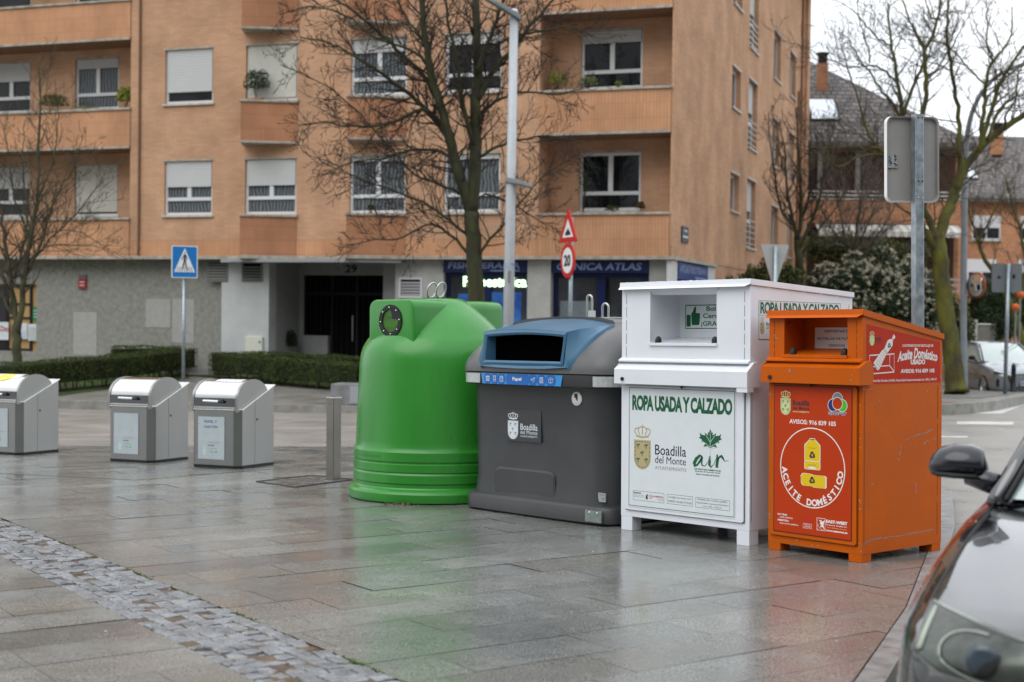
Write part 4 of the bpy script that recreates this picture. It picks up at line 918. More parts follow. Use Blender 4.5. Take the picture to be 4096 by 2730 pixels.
potted('yellow-green plant at the left end of the upper right balcony', -3.0, .36, 6.84, .55, .50, m_leaf_y, 500, 5, loose=True, group=GP)
potted('tufted pale green plant before the upper right window', -2.22, .36, 6.84, .55, .34, island_mat('pale_leaf', [(.12, .16, .05), (.25, .3, .12)], .5), 500, 6, loose=True, group=GP)
potted('tiny yellow plant near the right side of the upper right window', -1.45, .36, 6.84, .2, .2, m_leaf_y, 90, 7, loose=True, group=GP)
potted('tall thin climbing plant before the lower right window', -2.28, .36, 3.86, .45, 1.25, m_dleaf, 260, 8, loose=True, group=GP)
potted('low green plant under the middle of the lower right window', -1.55, .36, 3.86, .40, .18, m_leaf, 220, 9, loose=True, group=GP)
potted('small red-flowered pot plant right of the lower right window', -.85, .36, 3.86, .22, .28, m_leaf, 160, 10, flowers=mat('red_petal', (.30, .03, .02), .5), group=GP)
potted('tiny green plant on the window ledge behind the left of the bare tree', -7.75, -.16, 3.90, .2, .2, m_leaf, 90, 12, group=GP)
potted('clipped dark round topiary bush beside the entrance', -10.87, 1.30, .16, .62, .70, m_dleaf, 1200, 11, name='topiary_bush', cat='bush')
# ---- flowering bush and evergreens over the garden fence
def bush(label, blobs, leafm, n, lsize, seed, flowers=None, nf=0, name='bush', cat='bush', group=None, fl_region=None):
    """blobs: (px, py, Y, rx, ry, rz)"""
    random.seed(seed); C_ = [(at(a, b, c), rx, ry, rz) for a, b, c, rx, ry, rz in blobs]; o0 = C_[0][0].copy(); o0.z = walk_z(o0.x, o0.y)
    e = empty(name, o0, 0, label, cat, group); lf = MB(); fl = MB(); co = MB(); stm = MB()
    tot = sum(b[1]*b[3] for b in C_)
    for c, rx, ry, rz in C_:
        k = int(n*rx*rz/tot)
        for i in range(k):
            d = Vector((random.gauss(0, 1), random.gauss(0, 1), random.gauss(0, 1))).normalized(); q = random.uniform(.72, 1.06)
            q *= 1+.13*math.sin(d.x*7+seed)+.1*math.sin(d.z*9+d.x*4)
            p = c+Vector((d.x*rx*q, d.y*ry*q, d.z*rz*q)); leafq(lf, p, lsize, d)
        if flowers:
            for i in range(int(nf*rx*rz/tot)):
                d = Vector((random.gauss(0, 1), -abs(random.gauss(0, 1)), random.gauss(.45, .8))).normalized()
                if random.random() < .5 and d.z < 0: continue
                q = random.uniform(1.0, 1.08)*(1+.13*math.sin(d.x*7+seed)+.1*math.sin(d.z*9+d.x*4)); p = c+Vector((d.x*rx*q, d.y*ry*q, d.z*rz*q))
                for j in range(14): leafq(fl, p+Vector((random.gauss(0, .035), random.gauss(0, .03), random.gauss(0, .03))), .045, d)
        ring = []; 
        for i in range(7):
            th = math.pi*i/6
            for j in range(10):
                a = 2*math.pi*j/10; k2 = random.uniform(.62, .78); ring.append(c+Vector((math.sin(th)*math.cos(a)*rx*k2, math.sin(th)*math.sin(a)*ry*k2, math.cos(th)*rz*k2)))
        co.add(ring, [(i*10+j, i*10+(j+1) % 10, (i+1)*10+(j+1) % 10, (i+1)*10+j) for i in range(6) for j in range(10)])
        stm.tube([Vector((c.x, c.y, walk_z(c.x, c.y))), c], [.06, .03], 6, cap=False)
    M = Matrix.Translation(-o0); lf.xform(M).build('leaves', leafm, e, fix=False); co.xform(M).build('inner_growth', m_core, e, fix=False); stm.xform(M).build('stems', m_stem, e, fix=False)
    if flowers: fl.xform(M).build('flowers', flowers, e, fix=False)
    return e
m_cream_fl = island_mat('cream_flower', [(.52, .48, .36), (.68, .64, .50), (.58, .50, .38)], .6)
bush('big dark evergreen bush covered with cream flower heads over the fence', [(3290, 1180, 43, .9, .8, .85), (3400, 1150, 43, .95, .9, .95), (3520, 1140, 43, 1.0, .9, 1.0), (3630, 1170, 43, .9, .9, .95), (3700, 1240, 43, .55, .8, .75), (3560, 1230, 42.4, 1.0, .7, .55), (3420, 1240, 42.4, 1.0, .7, .5)], m_dleaf, 16000, .09, 1, m_cream_fl, 620, name='flowering_bush')
GB_ = 'garden shrubs along the side street'
bush('mid green leafy shrub beside the back of the give-way sign', [(3010, 1150, 40, .45, .5, .55), (3060, 1120, 40, .5, .5, .5), (3140, 1130, 40.5, .55, .5, .55)], m_leaf, 4500, .09, 2, group=GB_)
bush('low green shrub at the foot of the brick side wall', [(2930, 1160, 38.5, .42, .4, .35), (2975, 1170, 38.7, .4, .4, .35)], m_oleaf, 1800, .08, 3, group=GB_)
bush('dark conical conifer behind the round mirror', [(3960, 1290, 50, 1.1, .9, 1.0), (3940, 1200, 50, .7, .8, .8), (3985, 1180, 50, .6, .7, .6)], m_dleaf, 6000, .10, 4, name='conifer', group=GB_)
bush('dark evergreen shrub behind the parked silver car', [(4060, 1260, 52, .9, .8, .9), (4120, 1230, 52, .8, .8, .9)], m_leaf, 4000, .10, 5, group=GB_)
bush('dark shrub below the awning of the slate-roofed house', [(3330, 1000, 52, 1.4, .7, .6), (3500, 1010, 52, 1.4, .7, .5), (3640, 1020, 52, 1.0, .7, .5)], m_oleaf, 5000, .10, 6, group=GB_)
bush('small dark shrub behind the mossy tree', [(3790, 1250, 47, .55, .6, .7), (3850, 1340, 46, .4, .5, .8)], m_leaf, 2500, .10, 7, group=GB_)
# ================================================================== HOUSES AND FENCE DOWN THE SIDE STREET
m_tile = mat('slate_tiles', (.10, .095, .09), .6); t, B, N, K = nodes_of(m_tile)
c = N('ShaderNodeTexCoord'); sp = N('ShaderNodeSeparateXYZ'); K(c.outputs['Object'], sp.inputs[0]); cb_ = N('ShaderNodeCombineXYZ'); K(sp.outputs[0], cb_.inputs[0]); K(sp.outputs[2], cb_.inputs[1])
br = N('ShaderNodeTexBrick'); K(cb_.outputs[0], br.inputs['Vector']); br.inputs['Color1'].default_value = (.19, .165, .15, 1); br.inputs['Color2'].default_value = (.09, .085, .085, 1); br.inputs['Mortar'].default_value = (.02, .02, .02, 1)
br.inputs['Scale'].default_value = 1; br.inputs['Mortar Size'].default_value = .022; br.inputs['Brick Width'].default_value = .30; br.inputs['Row Height'].default_value = .19; br.inputs['Mortar Smooth'].default_value = .6
K(br.outputs[0], B.inputs['Base Color']); bp = N('ShaderNodeBump'); bp.inputs['Strength'].default_value = 1; bp.inputs['Distance'].default_value = .06; bp.invert = True; K(br.outputs['Fac'], bp.inputs['Height']); K(bp.outputs[0], B.inputs['Normal'])
m_brick2 = brick_mat('brick_house', (.54, .27, .145), (.42, .19, .10), (.36, .22, .15), .26, .07)
m_shade = mat('recess_shade', (.055, .028, .018), .7, n_amt=.3)
m_rail = mat('white_rail', (.62, .60, .56), .5)
def house(label, M, W_, D_, eave, ridge, gz, windows, chimneys, skylights, terrace=False):
    h = empty('house', mw=M, label=label, cat='house', group='brick houses along the side street')
    w_ = MB(); w_.box(0, W_, 0, D_, gz, eave-.02); w_.build('wall', m_brick2, h)
    r_ = MB(); o_ = .5; hip = D_*.62
    r_.add([(-o_, -o_, eave), (W_+o_, -o_, eave), (W_+o_, D_+o_, eave), (-o_, D_+o_, eave), (hip*.4, D_/2, ridge), (W_-hip, D_/2, ridge)], [(0, 1, 5, 4), (1, 2, 5), (2, 3, 4, 5), (3, 0, 4)])
    r_.box(-o_, W_+o_, -o_, D_+o_, eave-.22, eave-.004); rf_ = r_.build('roof', m_tile, h)
    for (x, y, z0, z1, s) in chimneys:
        q = MB(); q.box(x-s, x+s, y-s*.8, y+s*.8, z0, z1-.45); q.build('chimney', m_brick2, rf_); q = MB(); q.box(x-s*.85, x+s*.85, y-s*.65, y+s*.65, z1-.45, z1-.1); q.box(x-s*1.1, x+s*1.1, y-s*.9, y+s*.9, z1-.1, z1); q.build('chimney_cap', m_dmetal, rf_)
    slope = (ridge-eave)/(D_/2+o_); nrm = Vector((0, -slope, 1)).normalized()
    for (x0, x1, z0, z1) in skylights:
        y0 = (z0-eave)/slope-o_; y1 = (z1-eave)/slope-o_; q = MB()
        vs = [Vector((x0, y0, z0)), Vector((x1, y0, z0)), Vector((x1, y1, z1)), Vector((x0, y1, z1))]
        q.add([v+nrm*.03 for v in vs]+[v+nrm*.10 for v in vs], [(0, 3, 2, 1), (4, 5, 6, 7), (0, 1, 5, 4), (1, 2, 6, 5), (2, 3, 7, 6), (3, 0, 4, 7)])
        F = q.build('skylight', m_dmetal, rf_)
    for (x0, x1, z0, z1) in skylights:
        y0 = (z0-eave)/slope-o_; y1 = (z1-eave)/slope-o_; q = MB(); m = .07
        vs = [Vector((x0+m, y0, z0)), Vector((x1-m, y0, z0)), Vector((x1-m, y1, z1)), Vector((x0+m, y1, z1))]; q.add([v+nrm*.105 for v in vs], [(0, 1, 2, 3)]); q.build('skylight_pane', mat('sky_pane', (.55, .57, .60), .05, spec=1.0, metal=.9), rf_)
    for (x0, x1, z0, z1) in windows:
        f = MB(); f.box(x0, x1, -.05, -.003, z0, z1); F = f.build('window', m_white, h); q = MB(); mid = (x0+x1)/2
        q.box(x0+.08, mid-.05, -.062, -.052, z0+.08, z1-.5*(z1-z0)); q.box(mid+.05, x1-.08, -.062, -.052, z0+.08, z1-.5*(z1-z0)); q.build('pane', m_glass, F)
        q = MB(); q.box(x0-.05, x1+.05, -.12, -.003, z0-.08, z0-.003); q.build('sill', m_sill, F)
    return h
# house with terrace: its front looks down the street towards the camera
H1 = Matrix.Translation((6.6, 56.2, 0)) @ Matrix.Rotation(R(-2), 4, 'Z')
h1 = house('brick house with steep slate hip roof, skylight and terrace behind the sign back', H1, 11.2, 9.0, 8.35, 12.6, -1.6, [(6.2, 8.0, 1.0, 2.4)], [(6.15, 2.6, 10.0, 12.45, .21)], [(5.35, 6.55, 9.35, 10.3)])
q = MB(); q.box(4.6, 11.0, -.10, -.004, 6.1, 8.0); q.build('terrace_shade_panel', m_shade, h1)  # flat dark panel standing in for the shaded terrace recess
for x in (5.6, 7.1, 8.6, 10.1): q = MB(); q.box(x-.09, x+.09, -.3, -.12, 6.1, 8.1); q.build('terrace_post', mat('post_grey', (.2, .19, .18), .6), h1)
q = MB(); q.box(3.5, 11.1, -.55, -.40, 5.15, 6.05); q.build('terrace_parapet', m_brick2, h1)
q = MB()
for k in range(3): q.box(3.5, 11.1, -.60, -.55, 6.07+k*.15, 6.12+k*.15)
for i in range(9): q.box(3.6+i*.93, 3.65+i*.93, -.60, -.52, 6.05, 6.42)
q.build('terrace_rail', m_rail, h1)
aw = MB(); n_ = 34
for i in range(n_):
    x0 = 5.4+i*5.6/n_; x1 = x0+5.6/n_; mi = i % 2
    aw.add([(x0, -.5, 5.1), (x1, -.5, 5.1), (x1, -1.4, 4.78), (x0, -1.4, 4.78)], [(0, 1, 2, 3)], mi)
    aw.add([(x0, -1.4, 4.78), (x1, -1.4, 4.78), (x1, -1.41, 4.60), ((x0+x1)/2, -1.41, 4.55), (x0, -1.41, 4.60)], [(0, 1, 2, 3, 4)], mi)
aw.build('awning', [mat('awning_cream', (.62, .60, .55), .8), mat('awning_grey', (.40, .40, .38), .8)], h1, fix=False)
q = MB(); q.box(4.8, 11.0, -.08, -.004, 2.6, 5.0); q.build('porch_shade_panel', m_shade, h1)  # flat dark panel standing in for the shade under the awning
q = MB()
for k in range(3): q.box(6.0, 11.1, -1.5, -1.45, 2.45+k*.22, 2.53+k*.22)
q.build('porch_rail', mat('lilac_rail', (.40, .36, .38), .6), h1)
H2 = Matrix.Translation((20.6, 75, 0)) @ Matrix.Rotation(R(4), 4, 'Z')
house('brick house with low slate roof and white windows at the right edge', H2, 16, 10.0, 7.9, 11.9, -2.2, [(4.1, 5.7, 5.65, 6.95), (6.8, 8.4, 5.65, 6.95), (3.9, 5.5, 3.2, 4.6), (6.7, 8.3, 3.2, 4.6), (9.5, 11, 5.65, 6.95)], [(6.75, 3.2, 10.6, 12.4, .30)], [(4.15, 4.9, 9.0, 9.55)])
H3 = Matrix.Translation((30, 96, 0)) @ Matrix.Rotation(R(6), 4, 'Z')
house('far brick house closing the side street at the right', H3, 20, 10, 7.5, 11.6, -2.6, [(3, 5, 4.5, 6), (8, 10, 4.5, 6)], [(12, 3, 10, 12.3, .35)], [])
# ---- white garden fence on a low brick wall
def zf(x, y): return walk_z(x, y)
fe = empty('garden_fence', (9.9, 41.5, zf(9.9, 41.5)), 0, 'white metal mesh fence on a low brick wall under the flowering bush', 'fence'); Mi = Matrix.Translation(-Vector((9.9, 41.5, zf(9.9, 41.5))))
A, Bp = Vector((9.2, 41.0)), Vector((17.2, 49.5)); d = (Bp-A); Lf = d.length; d.normalize(); nn = Vector((d.y, -d.x))
npan = 7
wallb = MB(); mesh_ = MB(); rails = MB()
for i in range(npan):
    p, q = A+d*Lf*i/npan, A+d*Lf*(i+1)/npan; zp, zq = zf(*p), zf(*q); hz = lambda z, k: z+k
    base_t = .62; top = 2.0 if i > 0 else 2.45
    zb = min(zp, zq)
    a, b, c_, e_ = p-nn*.12, q-nn*.12, q+nn*.12, p+nn*.12
    wallb.add([(v.x, v.y, zb-.5) for v in (a, b, c_, e_)]+[(v.x, v.y, zb+base_t) for v in (a, b, c_, e_)], [(0, 3, 2, 1), (4, 5, 6, 7), (0, 1, 5, 4), (1, 2, 6, 5), (2, 3, 7, 6), (3, 0, 4, 7)])
    ps = MB(); ps.tube([(p.x, p.y, zb+base_t-.01), (p.x, p.y, zb+top+.08)], .055, 8); ps.tube([(p.x, p.y, zb+top+.08), (p.x, p.y, zb+top+.12)], .07, 8); ps.xform(Mi).build('post', m_rail, fe)
    for z0 in (base_t+.08, top-.04): rails.tube([(p.x, p.y, zb+z0), (q.x, q.y, zb+z0)], .028, 6)
    for k in range(1, 22):
        u = k/22; x_, y_ = p.x+(q.x-p.x)*u, p.y+(q.y-p.y)*u; mesh_.tube([(x_, y_, zb+base_t+.08), (x_, y_, zb+top-.05)], .005, 4, cap=False)
    for k in range(1, 14):
        zz = zb+base_t+.08+(top-base_t-.13)*k/14; mesh_.tube([(p.x, p.y, zz), (q.x, q.y, zz)], .005, 4, cap=False)
wallb.xform(Mi).build('base_wall', m_brick2, fe); rails.xform(Mi).build('rail', m_rail, fe); mesh_.xform(Mi).build('mesh_panel', m_rail, fe, fix=False)
# ================================================================== CONTAINERS
m_wpaint = mat('white_paint', (.67, .69, .73), .30, coat=.3, n_amt=.03, n_scale=3, bump=.10, b_scale=220)
m_wsticker = mat('white_sticker', (.63, .67, .685), .3, n_amt=.02)
m_green_ink = mat('green_ink', (.004, .095, .035), .4); m_navy_ink = mat('navy_ink', (.02, .015, .05), .4); m_gold = mat('gold_ink', (.42, .36, .19), .4); m_grey_ink = mat('grey_ink', (.18, .18, .2), .5); m_redink = mat('bright_red_ink', (.5, .03, .03), .4)
m_black = mat('black_rubber', (.012, .012, .012), .5)
m_thin = mat('seam_dark', (.06, .06, .07), .7)
m_orange = mat('orange_paint', (.47, .086, .0006), .42, coat=.0, spec=.14, n_amt=.07, n_scale=2.5, bump=.12, b_scale=60, rvar=.08)
m_osticker = mat('orange_sticker', (.44, .038, .004), .42, spec=.15, n_amt=.04, n_scale=2)
m_osticker2 = mat('red_orange_sticker', (.42, .021, .003), .42, spec=.12, n_amt=.05, n_scale=2)
m_wink = mat('white_ink', (.76, .74, .70), .4); m_oseam = mat('orange_seam', (.14, .03, .004), .7)
m_yellow = mat('yellow_ink', (.68, .47, .005), .4); m_bink = mat('black_ink', (.02, .02, .03), .4); m_pgreen = mat('pale_green_ink', (.55, .62, .30), .4); m_ogold = mat('cream_gold_ink', (.75, .55, .24), .4)
m_scrape = mat('bare_scrape', (.28, .27, .26), .5)
m_galv = mat('galvanised', (.21, .255, .285), .40, metal=.8, col2=(.36, .405, .43), n_scale=17, rvar=.1)
def crest(mb, x0, x1, z0, z1, zc0, zc1, y, mi_shield, mi_line, mi_tree, lw=1.0, inv=False):
    """shield x0..x1, z0..z1 with five trees; crown zc0..zc1"""
    w_ = x1-x0; cx = (x0+x1)/2; r = w_/2
    pts = [(x0, z1), (x0, z0+r*1.05)]+arc(cx, z0+r*1.05, r, 180, 360, 12, r*1.05)+[(x1, z1)]
    mb.flat(pts, y, mi_shield)
    k = .84
    inn = [(cx+(p[0]-cx)*k, (z0+z1)/2+(p[1]-(z0+z1)/2)*(1-(1-k)*w_/(z1-z0))) for p in pts]; inn.append(inn[0])
    # dashed border
    for a, b in zip(inn[:-1], inn[1:]):
        L_ = math.hypot(b[0]-a[0], b[1]-a[1]); n = max(1, int(L_/(w_*.16)))
        for i in range(n):
            u, v = (i+.15)/n, (i+.8)/n; mb.stroke([(a[0]+(b[0]-a[0])*u, a[1]+(b[1]-a[1])*u), (a[0]+(b[0]-a[0])*v, a[1]+(b[1]-a[1])*v)], w_*.022*lw, y-.0006, mi_line)
    for (u, v) in ((-.24, .28), (.24, .28), (0, .03), (-.24, -.2), (.24, -.2)):
        tx, tz, s = cx+u*w_, (z0+z1)/2+v*(z1-z0), w_*.13
        mb.stroke([(tx-s*.1, tz-s*.9), (tx, tz-s*.1), (tx+s*.1, tz+s*.3)], s*.28, y-.0007, mi_tree)
        mb.stroke([(tx-s*.75, tz-s*.05), (tx-s*.6, tz+s*.5), (tx-s*.1, tz+s*.75), (tx+s*.5, tz+s*.7), (tx+s*.7, tz+s*.35)], s*.33, y-.0007, mi_tree)
        mb.stroke([(tx-s*.3, tz+s*.35), (tx+s*.2, tz+s*.4)], s*.22, y-.0007, mi_tree)
    h = zc1-zc0; tk = w_*.075
    mb.stroke([(cx-w_*.38, zc0+h*.08), (cx, zc0-h*.02), (cx+w_*.38, zc0+h*.08)], tk*1.3, y, mi_shield)
    mb.stroke([(cx, zc0+h*.18), (cx, zc0+h*.80)], tk*.8, y, mi_shield)
    for sg in (-1, 1):
        mb.stroke([(cx+sg*w_*(.12+.13*math.sin(R(a))), zc0+h*(.18+.62*(1-math.cos(R(a)))/2*1.0)) for a in range(0, 181, 20)][::1] if False else [(cx+sg*w_*.16, zc0+h*.18), (cx+sg*w_*.25, zc0+h*.45), (cx+sg*w_*.22, zc0+h*.68), (cx+sg*w_*.10, zc0+h*.80), (cx, zc0+h*.80)], tk*.8, y, mi_shield)
        mb.stroke([(cx+sg*w_*.36, zc0+h*.18), (cx+sg*w_*.46, zc0+h*.38), (cx+sg*w_*.44, zc0+h*.60), (cx+sg*w_*.30, zc0+h*.70), (cx+sg*w_*.22, zc0+h*.66)], tk*.8, y, mi_shield)
    mb.stroke([(cx, zc0+h*.88), (cx, zc0+h)], tk*.35, y, mi_shield); mb.stroke([(cx-w_*.03, zc0+h*.94), (cx+w_*.03, zc0+h*.94)], tk*.35, y, mi_shield)
def recycle(mb, cx, cz, r, y, mi, turn=0):
    V_ = [(cx+r*.72*math.cos(R(90+120*k+turn)), cz+r*.72*math.sin(R(90+120*k+turn))) for k in range(3)]
    L2 = lambda p, q, t: (p[0]+(q[0]-p[0])*t, p[1]+(q[1]-p[1])*t)
    for k in range(3):
        p, c, q = V_[k-1], V_[k], V_[(k+1) % 3]
        s0 = L2(p, c, .60); m0 = L2(p, c, .86); m1 = L2(c, q, .14); e0 = L2(c, q, .34); tip = L2(c, q, .60)
        mb.stroke([s0, m0, m1, e0], r*.34, y, mi)
        d = Vector((tip[0]-e0[0], tip[1]-e0[1])).normalized(); n_ = Vector((-d.y, d.x))*r*.36
        mb.flat([(e0[0]+n_.x, e0[1]+n_.y), tip, (e0[0]-n_.x, e0[1]-n_.y)], y, mi)
def container(name, label, cat, org, yaw, S):
    """S: dict of sizes. local x along the front, y to the back, z up"""
    W_, D_, H_, Hr, lg = S['W'], S['D'], S['H'], S['Hr'], S['leg']; P = S['paint']; seam = S['seam']
    e = empty(name, mw=tilt_matrix(*org, R(yaw)), label=label, cat=cat)
    a, b, c, d = S['open']; yc = S['cd']
    # body sheet
    m = MB()
    holes_panel(m, 0, W_, lg, H_, [(a, b, c, d)], 0, .004)
    zr = lambda y: H_+(Hr-H_)*y/D_
    for x in (0, W_): m.add([(x, 0, lg), (x, D_, lg), (x, D_, Hr), (x, 0, H_)], [(0, 1, 2, 3)])
    m.quad((0, D_, lg), (W_, D_, lg), (W_, D_, Hr), (0, D_, Hr)); m.quad((0, 0, lg), (W_, 0, lg), (W_, D_, lg), (0, D_, lg))
    m.quad((0, 0, H_-.002), (W_, 0, H_-.002), (W_, D_, Hr-.002), (0, D_, Hr-.002))
    m.build('body', P, e, fix=False)
    # chute: the tilting drawer seen through the opening
    ch = MB(); a2, b2 = a+.0, b-.0
    ch.quad((a2, .0, c), (a2-S['sp'], yc, c+.045), (a2-S['sp']-.012, yc, d+.02), (a2, .0, d)); ch.quad((b2, .0, c), (b2, .0, d), (b2, yc, d+.02), (b2, yc, c+.045))
    ch.quad((a2, 0, c), (b2, 0, c), (b2, yc, c+.045), (a2-S['sp'], yc, c+.045)); ch.quad((a2-S['sp'], yc, c+.045), (b2, yc, c+.045), (b2, yc, d+.02), (a2-S['sp']-.012, yc, d+.02)); ch.quad((a2, 0, d), (a2-S['sp']-.012, yc, d+.02), (b2, yc, d+.02), (b2, 0, d))
    C_ = ch.build('chute', P, e, fix=False)
    rim = MB(); rim.box(a-.004, b+.004, -.016, .012, c-.022, c); rim.box(a-.01, b+.01, -.013, .012, d, d+.017) 
    if S.get('flare'):
        rim.add([(b, 0, c), (b, 0, d), (b-.035, .03, d-.035), (b-.004, .03, c+.01)], [(0, 1, 2, 3)]); rim.add([(a, 0, d), (b, 0, d), (b-.035, .03, d-.035), (a-.0, .03, d-.03)], [(0, 1, 2, 3)])
    rim.build('chute_rim', P, e, bevel=.002)
    for x in (a+S['stop'][0], b-S['stop'][1]):
        st_ = MB(); st_.lathe([(.0255, c), (.024, c+.025), (.017, c+.042), (.006, c+.05), (.001, c+.051)], 16, (x, .02)); st_.build('rubber_stop', m_black, e, smooth=True)
    br_ = MB(); br_.box(a+.38*(b-a)/.54, a+.50*(b-a)/.54, .20, .30, d-.045, d+.0); br_.build('bracket', P, e, bevel=.004)
    # roof sheet with folded lip
    r_ = MB(); y0 = -.012
    r_.add([(-.012, y0, H_+.004), (W_+.012, y0, H_+.004), (W_+.012, D_+.01, Hr+.004), (-.012, D_+.01, Hr+.004)], [(0, 1, 2, 3)])
    r_.add([(-.012, y0, H_+.004), (W_+.012, y0, H_+.004), (W_+.012, y0-.004, H_-.032), (-.012, y0-.004, H_-.032)], [(0, 1, 2, 3)])
    r_.add([(-.012, y0-.004, H_-.032), (W_+.012, y0-.004, H_-.032), (W_-.02, y0-.035, H_-.052), (.0, y0-.035, H_-.052)], [(0, 1, 2, 3)])
    r_.add([(W_-.02, y0-.035, H_-.052), (.0, y0-.035, H_-.052), (0, -.001, H_-.050), (W_, -.001, H_-.050)], [(0, 1, 2, 3)])
    for x in (-.012, W_+.012): r_.add([(x, y0, H_+.004), (x, D_+.01, Hr+.004), (x, D_+.01, Hr-.035), (x, y0, H_-.040)], [(0, 1, 2, 3)])
    r_.add([(-.012, D_+.01, Hr+.004), (W_+.012, D_+.01, Hr+.004), (W_+.012, D_+.01, Hr-.035), (-.012, D_+.01, Hr-.035)], [(0, 1, 2, 3)])
    r_.build('roof', P, e, fix=False)
    # weld seams
    sm = MB()
    for x in (.047, W_-.052):
        z0, z1 = S['hz']+.05, H_-.07; n = 5
        for i in range(n): u, v = z0+(z1-z0)*(i+.08)/n, z0+(z1-z0)*(i+.86)/n; sm.box(x-.0012, x+.0012, -.002, .001, u, v)
    for i in range(6):
        u, v = D_*(i+.05)/6, D_*(i+.85)/6; sm.box(W_+.0126, W_+.0134, u, v, 0, 0) if False else sm.add([(W_+.0135, u, zr(u)-.046), (W_+.0135, v, zr(v)-.046), (W_+.0135, v, zr(v)-.0435), (W_+.0135, u, zr(u)-.0435)], [(0, 1, 2, 3)])
    for i in range(5):
        z0, z1 = lg+.05, Hr-.06; u, v = z0+(z1-z0)*(i+.05)/5, z0+(z1-z0)*(i+.9)/5; sm.box(W_+.0005, W_+.0015, D_-.052, D_-.049, u, v)
    sm.box(W_+.0005, W_+.0015, .02, .023, lg+.06, S['hz']-.17)
    sm.build('weld_seam', seam, e, fix=False)
    # ledge and hood
    hz = S['hz']; hb = S['hb']
    l_ = MB(); l_.prism([(-.001, hz+.052), (-.035, hz+.034), (-.035, hz+.022), (-.001, hz+.018)], -.006, W_+.004, 'x'); l_.build('ledge', P, e, bevel=.002)
    h_ = MB(); ov = S['ov']
    h_.prism([(-.002, hb), (-.085, hb), (-.085, hb+.115), (-.002, hz+.012)], -S['ovl'], W_+ov, 'x')
    h_.prism([(-.002, hb-.0), (-.082, hb), (-.082, hb+.118), (-.0, hz+.03), (.045, hz+.035), (.075, hz-.01), (.075, hb)], W_+.003, W_+ov-.0005, 'x')
    h_.prism([(-.002, hb), (-.082, hb), (-.082, hb+.118), (-.0, hz+.03), (.045, hz+.035), (.045, hb)], -S['ovl']+.001, -.0012, 'x')
    if S.get('tab'): h_.prism([(-.004, hb-S['tab']), (-.082, hb-S['tab']), (-.082, hb-.001), (-.004, hb-.001)], W_-.062, W_+ov, 'x')
    Hd = h_.build('hood', P, e, bevel=.004)
    k_ = MB(); k_.lathe([(.0145, 0), (.0145, .01), (.0, .01)], 18); k_.xform(Matrix.Translation((.0+S['hole'], -.086, hb+.038)) @ Matrix.Rotation(R(90), 4, 'X')); k_.build('key_hole', m_black, Hd)
    # door
    x0, x1, z0, z1 = S['door']; dd = MB(); dd.prism(rrect(x0, x1, z0, z1, .02), -.016, -.001, 'y'); Dr = dd.build('door', P, e, bevel=.003)
    gp = MB()
    for q in ((x0-.004, x0, z0, z1), (x1, x1+.005, z0, z1), (x0, x1, z0-.004, z0)): gp.box(q[0], q[1], -.003, -.0005, q[2], q[3])
    gp.build('door_gap', seam, e)
    hk = MB(); hk.tube([((x0+x1)/2, -.02, z1+.012), ((x0+x1)/2, -.03, z1-.006)], .008, 8); hk.build('latch', m_black, Dr)
    for (u, v) in ((0, 0), (W_-S['lw'], 0), (0, D_-S['lw']), (W_-S['lw'], D_-S['lw'])):
        q = MB(); q.box(u+.001, u+S['lw']-.001 if u == 0 else u+S['lw']-.002, v+.001, v+S['lw']-.002, 0, lg-.001); q.build('leg', P, e, bevel=.003)
    return e, C_, Dr
# ---- white clothes container
ow = (.878, 10.937, plane(.878, 10.937))
wc, wch, wdr = container('clothes_container', 'tall white metal container for used clothes and shoes, between grey and orange ones', 'container', ow, -45.6,
    dict(W=1.23, D=1.353, H=1.936, Hr=1.872, leg=.112, paint=m_wpaint, seam=m_thin, open=(.288, .93, 1.470, 1.868), cd=.35, sp=-.012, stop=(.065, .035), hz=1.300, hb=1.150, ov=.034, ovl=.006, hole=.082, tab=.034, door=(.052, 1.186, .165, 1.135), lw=.115, flare=True))
stk = MB(); stk.box(.088, 1.116, -.0185, -.0165, .190, 1.130); SW = stk.build('sticker', m_wsticker, wdr)
def frame_line(mb, x0, x1, z0, z1, t_, y, mi=0):
    mb.box(x0, x1, y, y+.0004, z1-t_, z1, mi); mb.box(x0, x1, y, y+.0004, z0, z0+t_, mi); mb.box(x0, x0+t_, y, y+.0004, z0+t_, z1-t_, mi); mb.box(x1-t_, x1, y, y+.0004, z0+t_, z1-t_, mi)
y = -.0192
g_ = MB(); frame_line(g_, .094, 1.108, .200, 1.122, .0045, y)
T(g_, 'ROPA USADA Y CALZADO', .126, 1.086, .944, 1.064, y, bold=.048, sp=.92)
T(g_, 'AIR SERVICIOS AMBIENTALES', .738, .984, .524, .536, y, bold=.03); T(g_, 'Empresa de Inserción Social', .748, .980, .506, .520, y, bold=.02); T(g_, 'Gestor autorizado de Residuos', .753, .974, .487, .499, y, bold=.02)
frame_line(g_, .139, .450, .246, .321, .002, y); frame_line(g_, .478, .724, .246, .320, .002, y); frame_line(g_, .752, 1.068, .243, .319, .002, y)
T(g_, 'PERMITIDO', .145, .222, .297, .309, y, bold=.03)
T(g_, 'info@airservicios.com', .492, .710, .290, .306, y); T(g_, 'AVISOS +34 603 27 43 46', .489, .712, .260, .276, y)
T(g_, 'Prohibido fijar carteles y graffitis.', .771, 1.047, .296, .312, y); T(g_, 'Responsable empresa anunciadora', .763, 1.056, .272, .287, y); T(g_, 'Arts. 1902 y 1903 CC', .825, .995, .250, .264, y)
g_.flat([(.268, .262), (.290, .262), (.286, .285), (.292, .300), (.286, .304), (.280, .290), (.270, .300), (.268, .286)], y)
